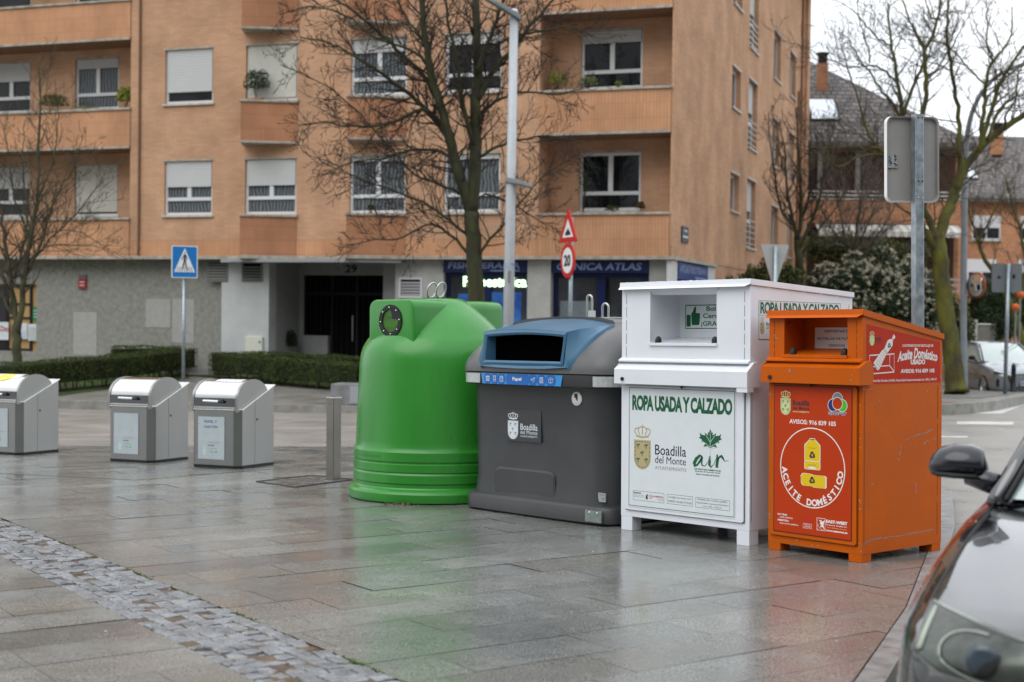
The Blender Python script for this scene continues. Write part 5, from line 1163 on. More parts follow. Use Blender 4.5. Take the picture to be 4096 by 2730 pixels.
# maple leaf
Lf_ = [(0, .56), (.07, .40), (.13, .43), (.12, .30), (.30, .40), (.27, .28), (.44, .30), (.56, .38), (.52, .22), (.60, .16), (.44, .10), (.47, .0), (.24, -.03), (.36, -.20), (.16, -.16), (.04, -.22), (0, -.28)]
leaf = [(.887+p[0]*.178, .735+p[1]*.178) for p in Lf_]+[(.887-p[0]*.178, .735+p[1]*.178) for p in Lf_[::-1][1:-1]]
g_.flat(leaf, y); g_.stroke([(.887, .69), (.886, .66), (.888, .635), (.885, .60)], .004, y)
# the brush word "air"
g_.stroke([(.815, .625), (.790, .632), (.757, .605), (.737, .570), (.742, .553), (.765, .560), (.792, .590), (.812, .622)], [.010, .020, .028, .030, .024, .016, .018, .020], y)
g_.stroke([(.812, .625), (.806, .590), (.812, .560), (.838, .556), (.868, .590), (.885, .618)], [.018, .017, .012, .006, .005, .006], y)
g_.stroke([(.885, .635), (.882, .600), (.880, .568), (.894, .552), (.918, .572), (.948, .628)], [.014, .024, .024, .012, .005, .005], y)
g_.stroke([(.950, .650), (.955, .610), (.948, .572), (.950, .552)], [.012, .026, .026, .024], y)
g_.stroke([(.952, .605), (.972, .632), (.990, .640), (1.003, .626), (1.020, .604), (1.055, .612)], [.010, .016, .022, .018, .006, .003], y)
g_.build('green_lettering', m_green_ink, SW, fix=False)
g_ = MB()
for a, b in (((.887, .60), (.887, .81)), ((.887, .70), (.800, .748)), ((.887, .70), (.972, .748)), ((.887, .735), (.845, .79)), ((.887, .735), (.93, .79)), ((.887, .69), (.83, .70)), ((.887, .69), (.94, .70))): g_.stroke([a, b], .0032, y-.0005)
g_.build('leaf_veins', m_wsticker, SW, fix=False)
g_ = MB(); T(g_, 'Boadilla', .358, .661, .612, .690, y, bold=.006); T(g_, 'del Monte', .359, .659, .548, .604, y); g_.build('navy_lettering', m_navy_ink, SW, fix=False)
g_ = MB(); T(g_, 'AYUNTAMIENTO', .359, .662, .500, .526, y, sp=1.15); T(g_, 'Ropa usada · Mantas · Zapatos', .145, .25, .282, .290, y); T(g_, 'Textiles · Cortinas · Bolsos · Juguetes', .145, .262, .270, .278, y); T(g_, 'Basura · Envases', .385, .442, .270, .278, y); T(g_, 'Vidrios · Papel', .395, .442, .258, .266, y); g_.build('grey_lettering', m_grey_ink, SW, fix=False)
g_ = MB(); T(g_, 'NO PERMITIDO', .333, .442, .284, .296, y, bold=.03); ring = arc(.315, .284, .0145, 0, 350, 18); g_.stroke(ring, .003, y, closed=True); g_.stroke([(.305, .294), (.325, .274)], .003, y); g_.build('red_lettering', m_redink, SW, fix=False)
g_ = MB(); crest(g_, .146, .315, .489, .717, .740, .838, y, 0, 1, 2); g_.build('crest', [m_gold, m_bink, m_green_ink], SW, fix=False)
# inner sticker at the back of the chute
yi = .349
g_ = MB(); g_.box(.345, .92, yi-.002, yi-.001, 1.555, 1.79); IS = g_.build('inner_sticker', m_wsticker, wch)
g_ = MB(); frame_line(g_, .355, .915, 1.580, 1.768, .007, yi-.0028)
g_.prism(rrect(.368, .409, 1.598, 1.690, .004), yi-.0028, yi-.0022, 'y')
g_.flat([(.414, 1.70), (.430, 1.715), (.441, 1.742), (.449, 1.755), (.460, 1.752), (.463, 1.735), (.460, 1.704), (.495, 1.702), (.502, 1.695), (.501, 1.684), (.498, 1.680), (.502, 1.672), (.500, 1.660), (.496, 1.657), (.500, 1.650), (.498, 1.637), (.494, 1.634), (.497, 1.627), (.494, 1.613), (.486, 1.609), (.425, 1.609), (.419, 1.617)], yi-.0028)
T(g_, 'Bolsas', .563, .74, 1.717, 1.755, yi-.0028, bold=.02); T(g_, 'Cerradas', .530, .80, 1.662, 1.700, yi-.0028, bold=.02); T(g_, '¡GRACIAS!', .512, .82, 1.593, 1.640, yi-.0028, bold=.02)
g_.build('green_lettering', m_green_ink, IS, fix=False)
g_ = MB(); T(g_, 'EW', 0, .045, 0, .022, 0, bold=.02); g_.xform(Matrix.Translation((.281, .04, 1.834)) @ Matrix.Rotation(R(92), 4, 'Z')); g_.build('stencil_mark', m_bink, wch, fix=False)
# side sticker, on the face turned to the orange container
xs_ = 1.2325
g_ = MB(); g_.box(1.231, xs_, .098, 1.181, 1.50, 1.784); SS = g_.build('side_sticker', m_wsticker, wc)
g_ = MB(); T(g_, 'ROPA USADA Y CALZADO', .116, 1.160, 1.687, 1.775, xs_+.0006, bold=.035, sp=.9, side=True)
for q in ((.098, 1.181, 1.781, 1.784), (.098, 1.181, 1.674, 1.676), (.098, .101, 1.5, 1.784), (1.178, 1.181, 1.5, 1.784), (.098, 1.181, 1.5, 1.503)): g_.box(xs_+.0002, xs_+.0006, *q)
g_.build('green_lettering', m_green_ink, SS, fix=False)
g_ = MB(); crest(g_, -.165, -.115, 1.54, 1.625, 1.632, 1.668, 0, 0, 1, 2); g_.xform(Matrix(((0, -1, 0, xs_+.0006), (1, 0, 0, .28), (0, 0, 1, 0), (0, 0, 0, 1)))); g_.build('crest', [m_gold, m_bink, m_green_ink], SS, fix=False)
g_ = MB(); T(g_, 'Boadilla', .19, .285, 1.600, 1.628, xs_+.0006, bold=.015, side=True); T(g_, 'del Monte', .19, .285, 1.576, 1.595, xs_+.0006, side=True); g_.build('navy_lettering', m_navy_ink, SS, fix=False)
# rain beads on the chute floor and the roof edge
m_water = mat('water_bead', (.80, .83, .87), .05, spec=1.0)
random.seed(8); g_ = MB()
for i in range(230):
    u, v = random.uniform(.31, .91), random.uniform(.02, .33); zz = 1.470+.045*v/.35; r_ = random.uniform(.002, .006)
    g_.add([(u-r_, v, zz+.0005), (u, v-r_*2, zz+.0005), (u+r_, v, zz+.0005), (u, v+r_*2, zz+.0005), (u, v, zz+r_*.7)], [(0, 1, 4), (1, 2, 4), (2, 3, 4), (3, 0, 4)])
for i in range(300):
    u, v = random.uniform(0, 1.23), random.random()**2*1.3; zz = 1.941+(1.872-1.936)*v/1.353; r_ = random.uniform(.002, .005)
    g_.add([(u-r_, v, zz), (u, v-r_, zz), (u+r_, v, zz), (u, v+r_, zz), (u, v, zz+r_*.8)], [(0, 1, 4), (1, 2, 4), (2, 3, 4), (3, 0, 4)])
for i in range(1500):
    v = random.uniform(.0, 1.34); zz = .16+1.7*random.random(); r_ = random.uniform(.0012, .0030); x = 1.2305
    if .09 < v < 1.19 and zz > 1.49: continue
    g_.add([(x, v-r_, zz), (x, v, zz-r_*1.4), (x, v+r_, zz), (x, v, zz+r_), (x+r_*.7, v, zz)], [(0, 1, 4), (1, 2, 4), (2, 3, 4), (3, 0, 4)])
g_.build('rain_drops', m_water, wc, fix=False, smooth=True)
# ---- orange used-oil container
oo = (1.854, 9.942, plane(1.854, 9.942))
oc, och, odr = container('oil_container', 'orange metal container for used household oil, beside the black car', 'container', oo, -50.2,
    dict(W=.804, D=.930, H=1.704, Hr=1.542, leg=.055, paint=m_orange, seam=m_oseam, open=(.135, .678, 1.394, 1.654), cd=.30, sp=.045, stop=(.065, .04), hz=1.325, hb=1.196, ov=.034, ovl=.006, hole=.080, door=(.026, .768, .112, 1.185), lw=.11))
y = -.0192
stk = MB(); stk.box(.067, .727, -.0185, -.0165, .146, 1.171); SO = stk.build('sticker', m_osticker, odr)
g_ = MB(); frame_line(g_, .060, .734, .139, 1.178, .007, -.0180); g_.build('sticker_edge', mat('dark_brown_line', (.06, .012, .004), .5), odr)
g_ = MB()
T(g_, 'AVISOS: 916 839 105', .200, .600, .910, .942, y, bold=.022)
g_.stroke(arc(.400, .611, .2755, 0, 354, 60), .0075, y, closed=True)
word = 'ACEITE DOMÉSTICO'; a0, a1 = 187, 353
for i, chh in enumerate(word):
    if chh == ' ': continue
    a = a0+(a1-a0)*i/(len(word)-1); V, Fa = text_geo(chh, .035)
    wl_ = max(v[0] for v in V)-min(v[0] for v in V); cxl = (max(v[0] for v in V)+min(v[0] for v in V))/2
    s_ = .062; rr = .262; ca, sa = math.cos(R(a)), math.sin(R(a)); up = (-ca, -sa); rt = (-sa, ca)
    ox, oz = .400+rr*ca, .611+rr*sa
    g_.add([(ox+rt[0]*(v[0]-cxl)*s_+up[0]*v[1]*s_, y, oz+rt[1]*(v[0]-cxl)*s_+up[1]*v[1]*s_) for v in V], Fa)
T(g_, 'NO TIRAR', .100, .186, .257, .270, y, bold=.03); T(g_, 'ACEITE DE MOTOR', .118, .236, .239, .249, y, bold=.02); T(g_, 'PERMITIDO', .100, .200, .216, .229, y, bold=.03); T(g_, 'SOLO ACEITE DOMÉSTICO', .118, .286, .197, .208, y, bold=.02)
T(g_, 'EAST-WEST', .522, .700, .244, .266, y, bold=.05); T(g_, 'Productos Textiles, S.L.', .522, .700, .226, .236, y, bold=.02); T(g_, 'www.eastwest.es', .522, .700, .186, .200, y, bold=.03)
frame_line(g_, .443, .516, .186, .272, .003, y); g_.flat([(.455, .262), (.475, .242), (.468, .232), (.482, .226), (.470, .205), (.490, .214), (.512, .192), (.500, .225), (.512, .262), (.490, .246), (.480, .262), (.474, .252)], y)
g_.stroke([(.448, .23), (.47, .20), (.515, .19)], .002, y); g_.stroke([(.452, .19), (.452, .23)], .002, y)
frame_line(g_, .325, .400, .188, .222, .0018, y); g_.box(.335, .39, y, y+.0003, .212, .214); g_.box(.335, .39, y, y+.0003, .203, .205); g_.box(.335, .39, y, y+.0003, .196, .198)
g_.stroke([(.350, .245), (.350, .265), (.362, .270)], .003, y); frame_line(g_, .360, .378, .240, .266, .002, y)
g_.build('white_lettering', m_wink, SO, fix=False)
g_ = MB(); crest(g_, .121, .210, .968, 1.086, 1.094, 1.146, y, 0, 1, 1); g_.build('crest', [m_pgreen, m_bink], SO, fix=False)
for k_, (tx, nm, mm) in enumerate((('Boadilla', 'dark_lettering', m_bink),)):
    g_ = MB(); T(g_, 'Boadilla', .228, .373, 1.040, 1.076, y, bold=.03); T(g_, 'del Monte', .229, .373, 1.008, 1.034, y, bold=.02)
    g_.stroke(arc(.366, .262, .027, 0, 350, 20), .0001, y); recycle(g_, .402, .700, .036, y-.0014, 0); recycle(g_, .402, .525, .036, y-.0014, 0)
    g_.box(.382, .424, y-.0015, y-.0012, .806, .811); g_.build(nm, mm, SO, fix=False)
g_ = MB(); T(g_, 'AYUNTAMIENTO', .229, .373, .990, 1.000, y, bold=.02); T(g_, 'Gestor de Residuos Autorizado', .532, .695, .210, .218, y); g_.build('pale_lettering', m_ogold, SO, fix=False)
g_ = MB(); c1, c2, c3 = (.612, 1.098), (.575, 1.053), (.650, 1.053)
def disc(mb, c, r, yy, mi=0, n=28): mb.flat([(c[0]+r*math.cos(2*math.pi*i/n), c[1]+r*math.sin(2*math.pi*i/n)) for i in range(n)], yy, mi)
for c, r, k in ((c1, .0405, 0), (c2, .0405, 1), (c3, .0405, 2)): disc(g_, c, r+.004, y-.0002*k-.0001, 3); disc(g_, c, r, y-.0002*k-.0002, k)
disc(g_, (.612, 1.066), .044, y-.0010, 3); disc(g_, (.612, 1.066), .040, y-.0012, 4)
g_.build('round_logo', [mat('logo_grey', (.16, .24, .27), .4), mat('logo_navy', (.008, .02, .16), .4), mat('logo_green', (.05, .45, .02), .4), m_wink, m_osticker], SO, fix=False)
g_ = MB(); T(g_, 'urbaser', .536, .688, .986, 1.016, y, bold=.06); g_.build('logo_halo', m_wink, SO, fix=False); g_ = MB(); T(g_, 'urbaser', .539, .685, .988, 1.014, y-.0008, bold=.015); g_.build('navy_lettering', mat('logo_navy', (.008, .02, .16), .4), SO, fix=False)
bt = [(.338, .612), (.345, .603), (.460, .603), (.467, .612), (.467, .655), (.463, .659), (.467, .665), (.467, .768), (.425, .805), (.425, .812), (.380, .812), (.380, .805), (.338, .768), (.338, .665), (.342, .659), (.338, .655)]
bt2 = [(.306, .548), (.313, .556), (.321, .568), (.350, .571), (.405, .566), (.410, .562), (.505, .562), (.516, .554), (.516, .488), (.508, .479), (.412, .479), (.402, .485), (.330, .485), (.318, .490), (.311, .505), (.306, .506)]
g_ = MB(); 
for poly in (bt, bt2):
    cx = sum(p[0] for p in poly)/len(poly); cz = sum(p[1] for p in poly)/len(poly)
    g_.flat([(cx+(p[0]-cx)*1.07, cz+(p[1]-cz)*1.04) for p in poly], y-.0002, 1); g_.flat(poly, y-.0006, 0)
g_.box(.338, .467, y-.0012, y-.001, .656, .660, 1); g_.box(.365, .43, y-.0012, y-.001, .748, .7505, 2); g_.box(.365, .43, y-.0012, y-.001, .630, .6325, 2); g_.flat([(.362, .606), (.38, .617), (.402, .62), (.425, .617), (.443, .606)], y-.0012, 1)
g_.build('oil_bottles', [m_yellow, m_wink, mat('olive_ink', (.2, .14, .0), .4)], SO, fix=False)
g_ = MB(); g_.stroke([(.383, .822), (.372, .852), (.395, .857), (.418, .856), (.440, .850), (.428, .822)], .004, y); disc(g_, (.367, .262), .028, y-.0001); g_.box(.296, .304, y-.0003, y, .505, .545); g_.build('red_marks', mat('dull_red_ink', (.45, .02, .01), .5), SO, fix=False)
g_ = MB(); 
# inner paper notice
yi = .299; g_.box(.173, .60, yi-.002, yi-.001, 1.432, 1.587); NP_ = g_.build('inner_notice', mat('notice_white', (.70, .70, .69), .5), och)
g_ = MB(); T(g_, 'DEPOSITAR EN', .260, .485, 1.552, 1.570, yi-.0028, bold=.02); T(g_, 'BOTELLAS DE PLÁSTICO', .196, .560, 1.500, 1.522, yi-.0028, bold=.02); T(g_, 'CERRADAS', .290, .436, 1.451, 1.469, yi-.0028, bold=.02); g_.build('lettering', m_bink, NP_, fix=False)
g_ = MB(); T(g_, 'EW', 0, .038, 0, .020, 0, bold=.02); g_.xform(Matrix.Translation((.132, .04, 1.612)) @ Matrix.Rotation(R(92), 4, 'Z')); g_.build('stencil_mark', m_oseam, och, fix=False)
# side sticker
xo = .804+.0015
def SP(mb, poly, dx, mi=0): mb.add([(xo+dx, p[0], p[1]) for p in poly], [tuple(range(len(poly)))], mi)
g_ = MB(); SP(g_, [(.040, 1.202), (.909, 1.202), (.904, 1.486), (.040, 1.606)], 0); SS = g_.build('side_sticker', m_osticker2, oc, fix=False)
def TX(mb, s, a, b, c, d, dx=.0008, mi=0, **k): T(mb, s, a, b, c, d, xo+dx, mi, side=True, **k)
def sstroke(mb, pts, wd, dx=.0008, mi=0, closed=False):
    t_ = MB(); t_.stroke(pts, wd, 0, 0, closed); mb.add([(xo+dx, v[0], v[2]) for v in t_.v], t_.f, mi)
g_ = MB(); TX(g_, 'CONTENEDOR DE RECICLAJE DE', .446, .817, 1.449, 1.471, bold=.03)
# rising and falling script words
def wave_word(mb, s, a, b, zlo, h, shear, bold, amp, dx):
    V, Fa = text_geo(s, bold, shear); xs0, xs1 = min(v[0] for v in V), max(v[0] for v in V); ys0, ys1 = min(v[1] for v in V), max(v[1] for v in V); o_ = []
    for v in V:
        u = (v[0]-xs0)/(xs1-xs0); zz = zlo+(v[1]-ys0)/(ys1-ys0)*h*(1-.25*abs(u-.45))+amp*math.sin(u*math.pi); o_.append((xo+dx, a+u*(b-a), zz))
    mb.add(o_, Fa)
wave_word(g_, 'Aceite Doméstico', .389, .869, 1.348, .078, .28, .035, .022, .0008)
TX(g_, 'USADO', .545, .720, 1.330, 1.367, bold=.05); TX(g_, 'AVISOS: 916 839 105', .428, .835, 1.271, 1.300, bold=.04); TX(g_, 'Prohibido Fijar Carteles y Graffitis. Responsables Empresa Anunciada Arts. 1902 y 1903 CC', .071, .863, 1.211, 1.232, bold=.02)
sstroke(g_, [(.072, 1.396), (.351, 1.405), (.351, 1.281), (.072, 1.270)], .0085, closed=True); sstroke(g_, [(.300, 1.400), (.300, 1.325), (.072, 1.318)], .007); sstroke(g_, [(.300, 1.325), (.351, 1.283)], .007)
SP(g_, [(.113, 1.345), (.150, 1.300), (.165, 1.293), (.182, 1.303), (.262, 1.405), (.330, 1.462), (.333, 1.498), (.355, 1.512), (.362, 1.522), (.345, 1.540), (.337, 1.534), (.322, 1.510), (.288, 1.504), (.272, 1.496), (.235, 1.440), (.208, 1.428)], .0016)
g_.build('white_lettering', mat('grey_white_ink', (.66, .64, .62), .4), SS, fix=False)
g_ = MB()
for i in range(7):
    u = i/6; a = (.125+.105*u, 1.335+.095*u); b = (.170+.095*u, 1.300+.100*u); sstroke(g_, [a, b], .0022, .0022)
sstroke(g_, [(.238, 1.438), (.268, 1.412)], .0025, .0022); sstroke(g_, [(.320, 1.512), (.345, 1.500)], .005, .0022)
g_.build('bottle_lines', m_osticker2, SS, fix=False)
g_ = MB(); rc = MB(); recycle(rc, 0, 0, .026, 0, 0); g_.add([(xo+.0024, .292+v[0], 1.462+v[2]) for v in rc.v], rc.f); TX(g_, 'Boadilla', .130, .205, 1.500, 1.520, bold=.02); TX(g_, 'del Monte', .130, .205, 1.484, 1.497); g_.build('dark_lettering', m_bink, SS, fix=False)
g_ = MB(); tmp = MB(); crest(tmp, .071, .124, 1.462, 1.527, 1.532, 1.562, 0, 0, 1, 1); g_.v = [(xo+.0008-v[1], v[0], v[2]) for v in tmp.v]; g_.f = tmp.f; g_.m = tmp.m; g_.build('crest', [m_pgreen, mat('olive_ink2', (.2, .25, .05), .4)], SS, fix=False)
# scrapes down to bare metal
random.seed(12); g_ = MB()
def scrape(line, n, wd):
    for i in range(n):
        u = random.random(); f = u*(len(line)-1); a = min(int(f), len(line)-2); p = (line[a][0]+(line[a+1][0]-line[a][0])*(f-a), line[a][1]+(line[a+1][1]-line[a][1])*(f-a))
        c = (p[0]+random.gauss(0, wd), p[1]+random.gauss(0, wd*.5)); r_ = random.uniform(.002, .007); k = 6
        SP(g_, [(c[0]+r_*random.uniform(.4, 1.6)*math.cos(2*math.pi*j/k), c[1]+r_*random.uniform(.3, .8)*math.sin(2*math.pi*j/k)) for j in range(k)], -.0011)
scrape([(.62, .835), (.74, .845), (.82, .872)], 60, .004); scrape([(.42, .70), (.44, .76), (.50, .81), (.60, .832)], 34, .003); scrape([(.415, .675), (.42, .68)], 8, .003)
scrape([(.012, .118), (.06, .140), (.15, .150), (.4, .148), (.62, .152), (.84, .158)], 260, .0035); scrape([(.70, .77), (.78, .79), (.85, .80)], 18, .008); scrape([(.62, .43), (.62, .50)], 14, .002); scrape([(.10, .52), (.12, .525)], 5, .004)
scrape([(.92, 1.26), (.925, 1.18), (.925, 1.10)], 26, .006); scrape([(.75, 1.14), (.76, 1.14)], 5, .003); scrape([(.06, 1.165), (.10, 1.17)], 8, .005); scrape([(.18, 1.09), (.19, 1.09)], 4, .003)
g_.build('bare_scrape', m_scrape, oc, fix=False)
g_ = MB()
for (cx, cz, n, sx, sz) in [(.05, 1.52, 7, .008, .02), (.25, 1.27, 5, .004, .02), (.45, 1.31, 3, .01, .003), (.77, 1.22, 3, .004, .012), (.02, 1.13, 4, .004, .02), (.785, .3, 9, .004, .2), (.785, .8, 8, .004, .2), (.01, .5, 6, .004, .3), (.4, .085, 6, .2, .008), (.4, 1.33, 10, .25, .004)]:
    for i in range(n):
        x, zz, r_ = cx+random.gauss(0, sx), cz+random.gauss(0, sz), random.uniform(.0018, .0055); yy = -.0010
        if 1.19 < zz < 1.312: yy = -.0862
        elif .11 < zz < 1.19 and .026 < x < .768: yy = -.0170
        g_.flat([(x+r_*random.uniform(.5, 1.5)*math.cos(j), zz+r_*random.uniform(.7, 1.8)*math.sin(j)) for j in (0, 1, 2, 3, 4, 5)], yy)
g_.build('paint_chip', m_scrape, oc, fix=False)
# ---- green glass igloo
m_green = mat('green_plastic', (.020, .190, .018), .24, col2=(.030, .228, .026), n_scale=2.2, stretch=(1, 1, .25), bump=.10, b_scale=50, rvar=.05, spec=.45)
ig = empty('glass_igloo', mw=tilt_matrix(-.70, 13.28, plane(-.70, 13.28), R(-41)), label='big green plastic glass recycling igloo with round opening and lifting rings', cat='container')
prof = [(.80, .0), (.832, .012), (.836, .03), (.836, .085), (.825, .105), (.79, .128), (.783, .14), (.783, .170), (.792, .182), (.792, .255), (.784, .266), (.782, .272), (.790, .284), (.790, .350), (.782, .358), (.782, .366), (.790, .378), (.790, .458), (.780, .476), (.772, .50), (.768, .60), (.760, .80), (.750, 1.0), (.742, 1.15), (.736, 1.26), (.727, 1.34), (.708, 1.405), (.672, 1.47), (.62, 1.53), (.56, 1.60), (.47, 1.69), (.38, 1.765), (.31, 1.82), (.27, 1.85), (.235, 1.866), (.2, 1.872), (.001, 1.876)]
prof2 = []
for a, b in zip(prof[:-1], prof[1:]):
    prof2.append(a)
    if abs(b[1]-a[1]) > .06: prof2.append(((a[0]+b[0])/2, (a[1]+b[1])/2))
prof2.append(prof[-1])
b = MB(); b.lathe(prof2, 96)
b.build('body', m_green, ig, smooth=True, sm_angle=24)
def lobe(sg):
    l_ = MB(); q = rrect(-.295, .295, 1.30, 1.852, .085, 8); dd = .615
    # soft outer rim, straight prism back to the core
    def ring(k, yy): return [((p[0])*k, yy, 1.576+(p[1]-1.576)*k) for p in q]
    secs = [ring(.94, -dd), ring(.985, -dd+.006), ring(1.0, -dd+.022), ring(1.005, -.30), ring(.98, -.05)]; n = len(q)
    vs = [v for s_ in secs for v in s_]; fs = [tuple(range(n))[::-1]]+[(i*n+j, i*n+(j+1) % n, (i+1)*n+(j+1) % n, (i+1)*n+j) for i in range(len(secs)-1) for j in range(n)]
    l_.add(vs, fs)
    if sg < 0: l_.xform(Matrix.Rotation(math.pi, 4, 'Z'))
    L_ = l_.build('inlet_lobe', m_green, ig, smooth=True, sm_angle=50)
    M = Matrix.Identity(4) if sg > 0 else Matrix.Rotation(math.pi, 4, 'Z')
    rg = MB(); cz = 1.655; k = 40; r0, r1 = .106, .148
    vs = []
    for r_, yy in ((r0, -dd-.002), (r0, -dd-.014), (r1, -dd-.014), (r1, -dd-.001)):
        vs += [(r_*math.cos(2*math.pi*j/k), yy, cz+r_*math.sin(2*math.pi*j/k)) for j in range(k)]
    rg.add(vs, [(i*k+j, i*k+(j+1) % k, (i+1)*k+(j+1) % k, (i+1)*k+j) for i in range(3) for j in range(k)]); rg.xform(M).build('opening_ring', m_black, L_, smooth=True, sm_angle=40)
    hd = MB(); hd.flat([(r0*1.02*math.cos(2*math.pi*j/k), cz+r0*1.02*math.sin(2*math.pi*j/k)) for j in range(k)], -dd-.003); hd.xform(M).build('flap', mat('flap_green', (.020, .09, .004), .25, col2=(.05, .16, .006), n_scale=9, stretch=(1, 1, 3)), L_)
    fp = MB(); fp.add([(0, -dd-.005, cz+r0*.98), (.02, -dd-.007, cz+.02), (.09, -dd-.006, cz+.012)]+[(r0*.98*math.cos(a), -dd-.005, cz+r0*.98*math.sin(a)) for a in (R(15), R(35), R(55), R(75))], [(0, 1, 2, 3, 4, 5, 6)]); fp.xform(M).build('torn_flap', m_black, L_)
    for j in range(8):
        a = 2*math.pi*(j+.1)/8; s_ = MB(); s_.lathe([(.0075, 0), (.0075, .004), (.004, .008), (0, .009)], 10); s_.xform(M @ Matrix.Translation((.123*math.cos(a), -dd-.014, cz+.123*math.sin(a))) @ Matrix.Rotation(R(90), 4, 'X')); s_.build('bolt', mat('bright_steel', (.7, .7, .7), .25, metal=1), L_, smooth=True)
lobe(1); lobe(-1)
pl2 = MB(); pl2.box(-.13, .13, -.06, .06, 1.874, 1.884); pl2.build('top_plate', m_dmetal, ig, bevel=.003)
for k, (dx, dy_) in enumerate(((-.075, 0), (.045, .0))):
    r_ = MB(); pts = [(dx+.02*math.cos(a), dy_+.062*math.sin(a)*1.0, 1.955+.072*math.cos(a)) for a in np.linspace(0, 2*math.pi, 25)]; r_.tube([Vector(p) for p in pts], .0085, 8, cap=False); r_.build('lifting_ring', mat('dull_steel', (.42, .45, .42), .35, metal=.9), ig, smooth=True)
mt = MB(); T(mt, 'CONTENUR', -.26, .05, .405, .43, -.7905, bold=.02); mt.v = [(v[0], -math.sqrt(max(0, .7905**2-v[0]**2))-.001, v[2]) for v in mt.v]; mt.build('moulded_name', mat('green_plastic_deep', (.03, .22, .028), .35), ig, fix=False)
# ---- grey paper container
m_gbody = mat('grey_plastic', (.034, .035, .037), .36, col2=(.048, .049, .051), n_scale=2.5, bump=.16, b_scale=240, rvar=.06, spec=.4)
m_glid = mat('lid_plastic', (.088, .088, .089), .32, col2=(.11, .11, .111), n_scale=2.0, bump=.10, b_scale=200, rvar=.06)
m_bplast = mat('blue_plastic', (.040, .110, .185), .30, col2=(.055, .14, .225), n_scale=2, bump=.06, b_scale=120)
pcM = tilt_matrix(-.39, 12.258, plane(-.39, 12.258), R(-46.7))
pc = empty('paper_container', mw=pcM, label='dark grey plastic paper container with blue slot hood on its lid', cat='container')
WX, DY = 1.72, 1.42
def rring(x0, x1, y0, y1, r, bow=0.0, n=7, nf=10):
    """rounded rectangle ring in plan, the front side bowed outwards"""
    pts = []
    def c(cx, cy, a0, a1): return [(cx+r*math.cos(R(a0+(a1-a0)*i/n)), cy+r*math.sin(R(a0+(a1-a0)*i/n))) for i in range(n+1)]
    pts += c(x0+r, y0+r, 180, 270)
    for i in range(1, nf): pts.append((x0+r+(x1-x0-2*r)*i/nf, y0))
    pts += c(x1-r, y0+r, 270, 360); pts += c(x1-r, y1-r, 0, 90)
    for i in range(1, nf): pts.append((x1-r-(x1-x0-2*r)*i/nf, y1))
    pts += c(x0+r, y1-r, 90, 180)
    cx = (x0+x1)/2; hw = (x1-x0)/2
    return [(p[0], p[1]-(bow*(1-((p[0]-cx)/hw)**2) if p[1] < (y0+y1)/2 else -bow*(1-((p[0]-cx)/hw)**2))) for p in pts]
def loft(mb, rings, cap0=True, cap1=True, mi=0):
    n = len(rings[0]); vs = [v for r_ in rings for v in r_]
    fs = [(i*n+j, i*n+(j+1) % n, (i+1)*n+(j+1) % n, (i+1)*n+j) for i in range(len(rings)-1) for j in range(n)]
    if cap0: fs.append(tuple(range(n))[::-1])
    if cap1: fs.append(tuple((len(rings)-1)*n+j for j in range(n)))
    mb.add(vs, fs, mi)
def Rz(ring, z_): return [(p[0], p[1], z_) for p in ring]
bb = MB()
loft(bb, [Rz(rring(-.02, WX-.03, .03, DY-.03, .13, .02), .0), Rz(rring(-.055, WX, .0, DY, .14, .02), .02), Rz(rring(-.055, WX, .0, DY, .14, .02), .125), Rz(rring(-.043, WX-.012, .012, DY-.012, .14, .02), .148), Rz(rring(-.012, WX-.045, .045, DY-.045, .16, .02), .162),
          Rz(rring(-.005, WX-.052, .056, DY-.052, .18, .015), .30), Rz(rring(-.012, WX-.045, .048, DY-.045, .19, .02), .70), Rz(rring(-.016, WX-.04, .035, DY-.035, .19, .03), 1.08), Rz(rring(-.02, WX-.03, .02, DY-.02, .19, .04), 1.13)])
bb.build('body', m_gbody, pc, smooth=True, sm_angle=40)
# pressed recess on the front, bumped ledge
rc_ = MB(); q = [(.345, .175), (.352, .36), (.375, .385), (.42, .395), (.99, .395), (1.05, .385), (1.078, .36), (1.09, .175)]
q2 = [(.365, .180), (.372, .350), (.392, .368), (.43, .376), (.985, .376), (1.035, .368), (1.058, .350), (1.07, .180)]
vs = [(p[0], .044, p[1]) for p in q]+[(p[0], .0535, p[1]) for p in q2]; n = len(q)
rc_.add([(p[0], .0345, p[1]) for p in q]+[(p[0], .028, p[1]) for p in q2], [(i, i+1, n+i+1, n+i) for i in range(n-1)]); rc_.add([(p[0], .028, p[1]) for p in q2], [tuple(range(n))[::-1]]); rc_.build('pressed_panel', m_gbody, pc, fix=False)
bd = MB(); loft(bd, [Rz(rring(.0, WX, -.015, DY, .16, .045), 1.100), Rz(rring(-.03, WX+.03, -.035, DY+.02, .17, .05), 1.108), Rz(rring(-.038, WX+.038, -.04, DY+.025, .17, .052), 1.12), Rz(rring(-.045, WX+.045, -.045, DY+.03, .17, .055), 1.205), Rz(rring(-.03, WX+.03, -.03, DY+.02, .17, .055), 1.212)])
bd.build('lid_band', m_gbody, pc, smooth=True, sm_angle=40)
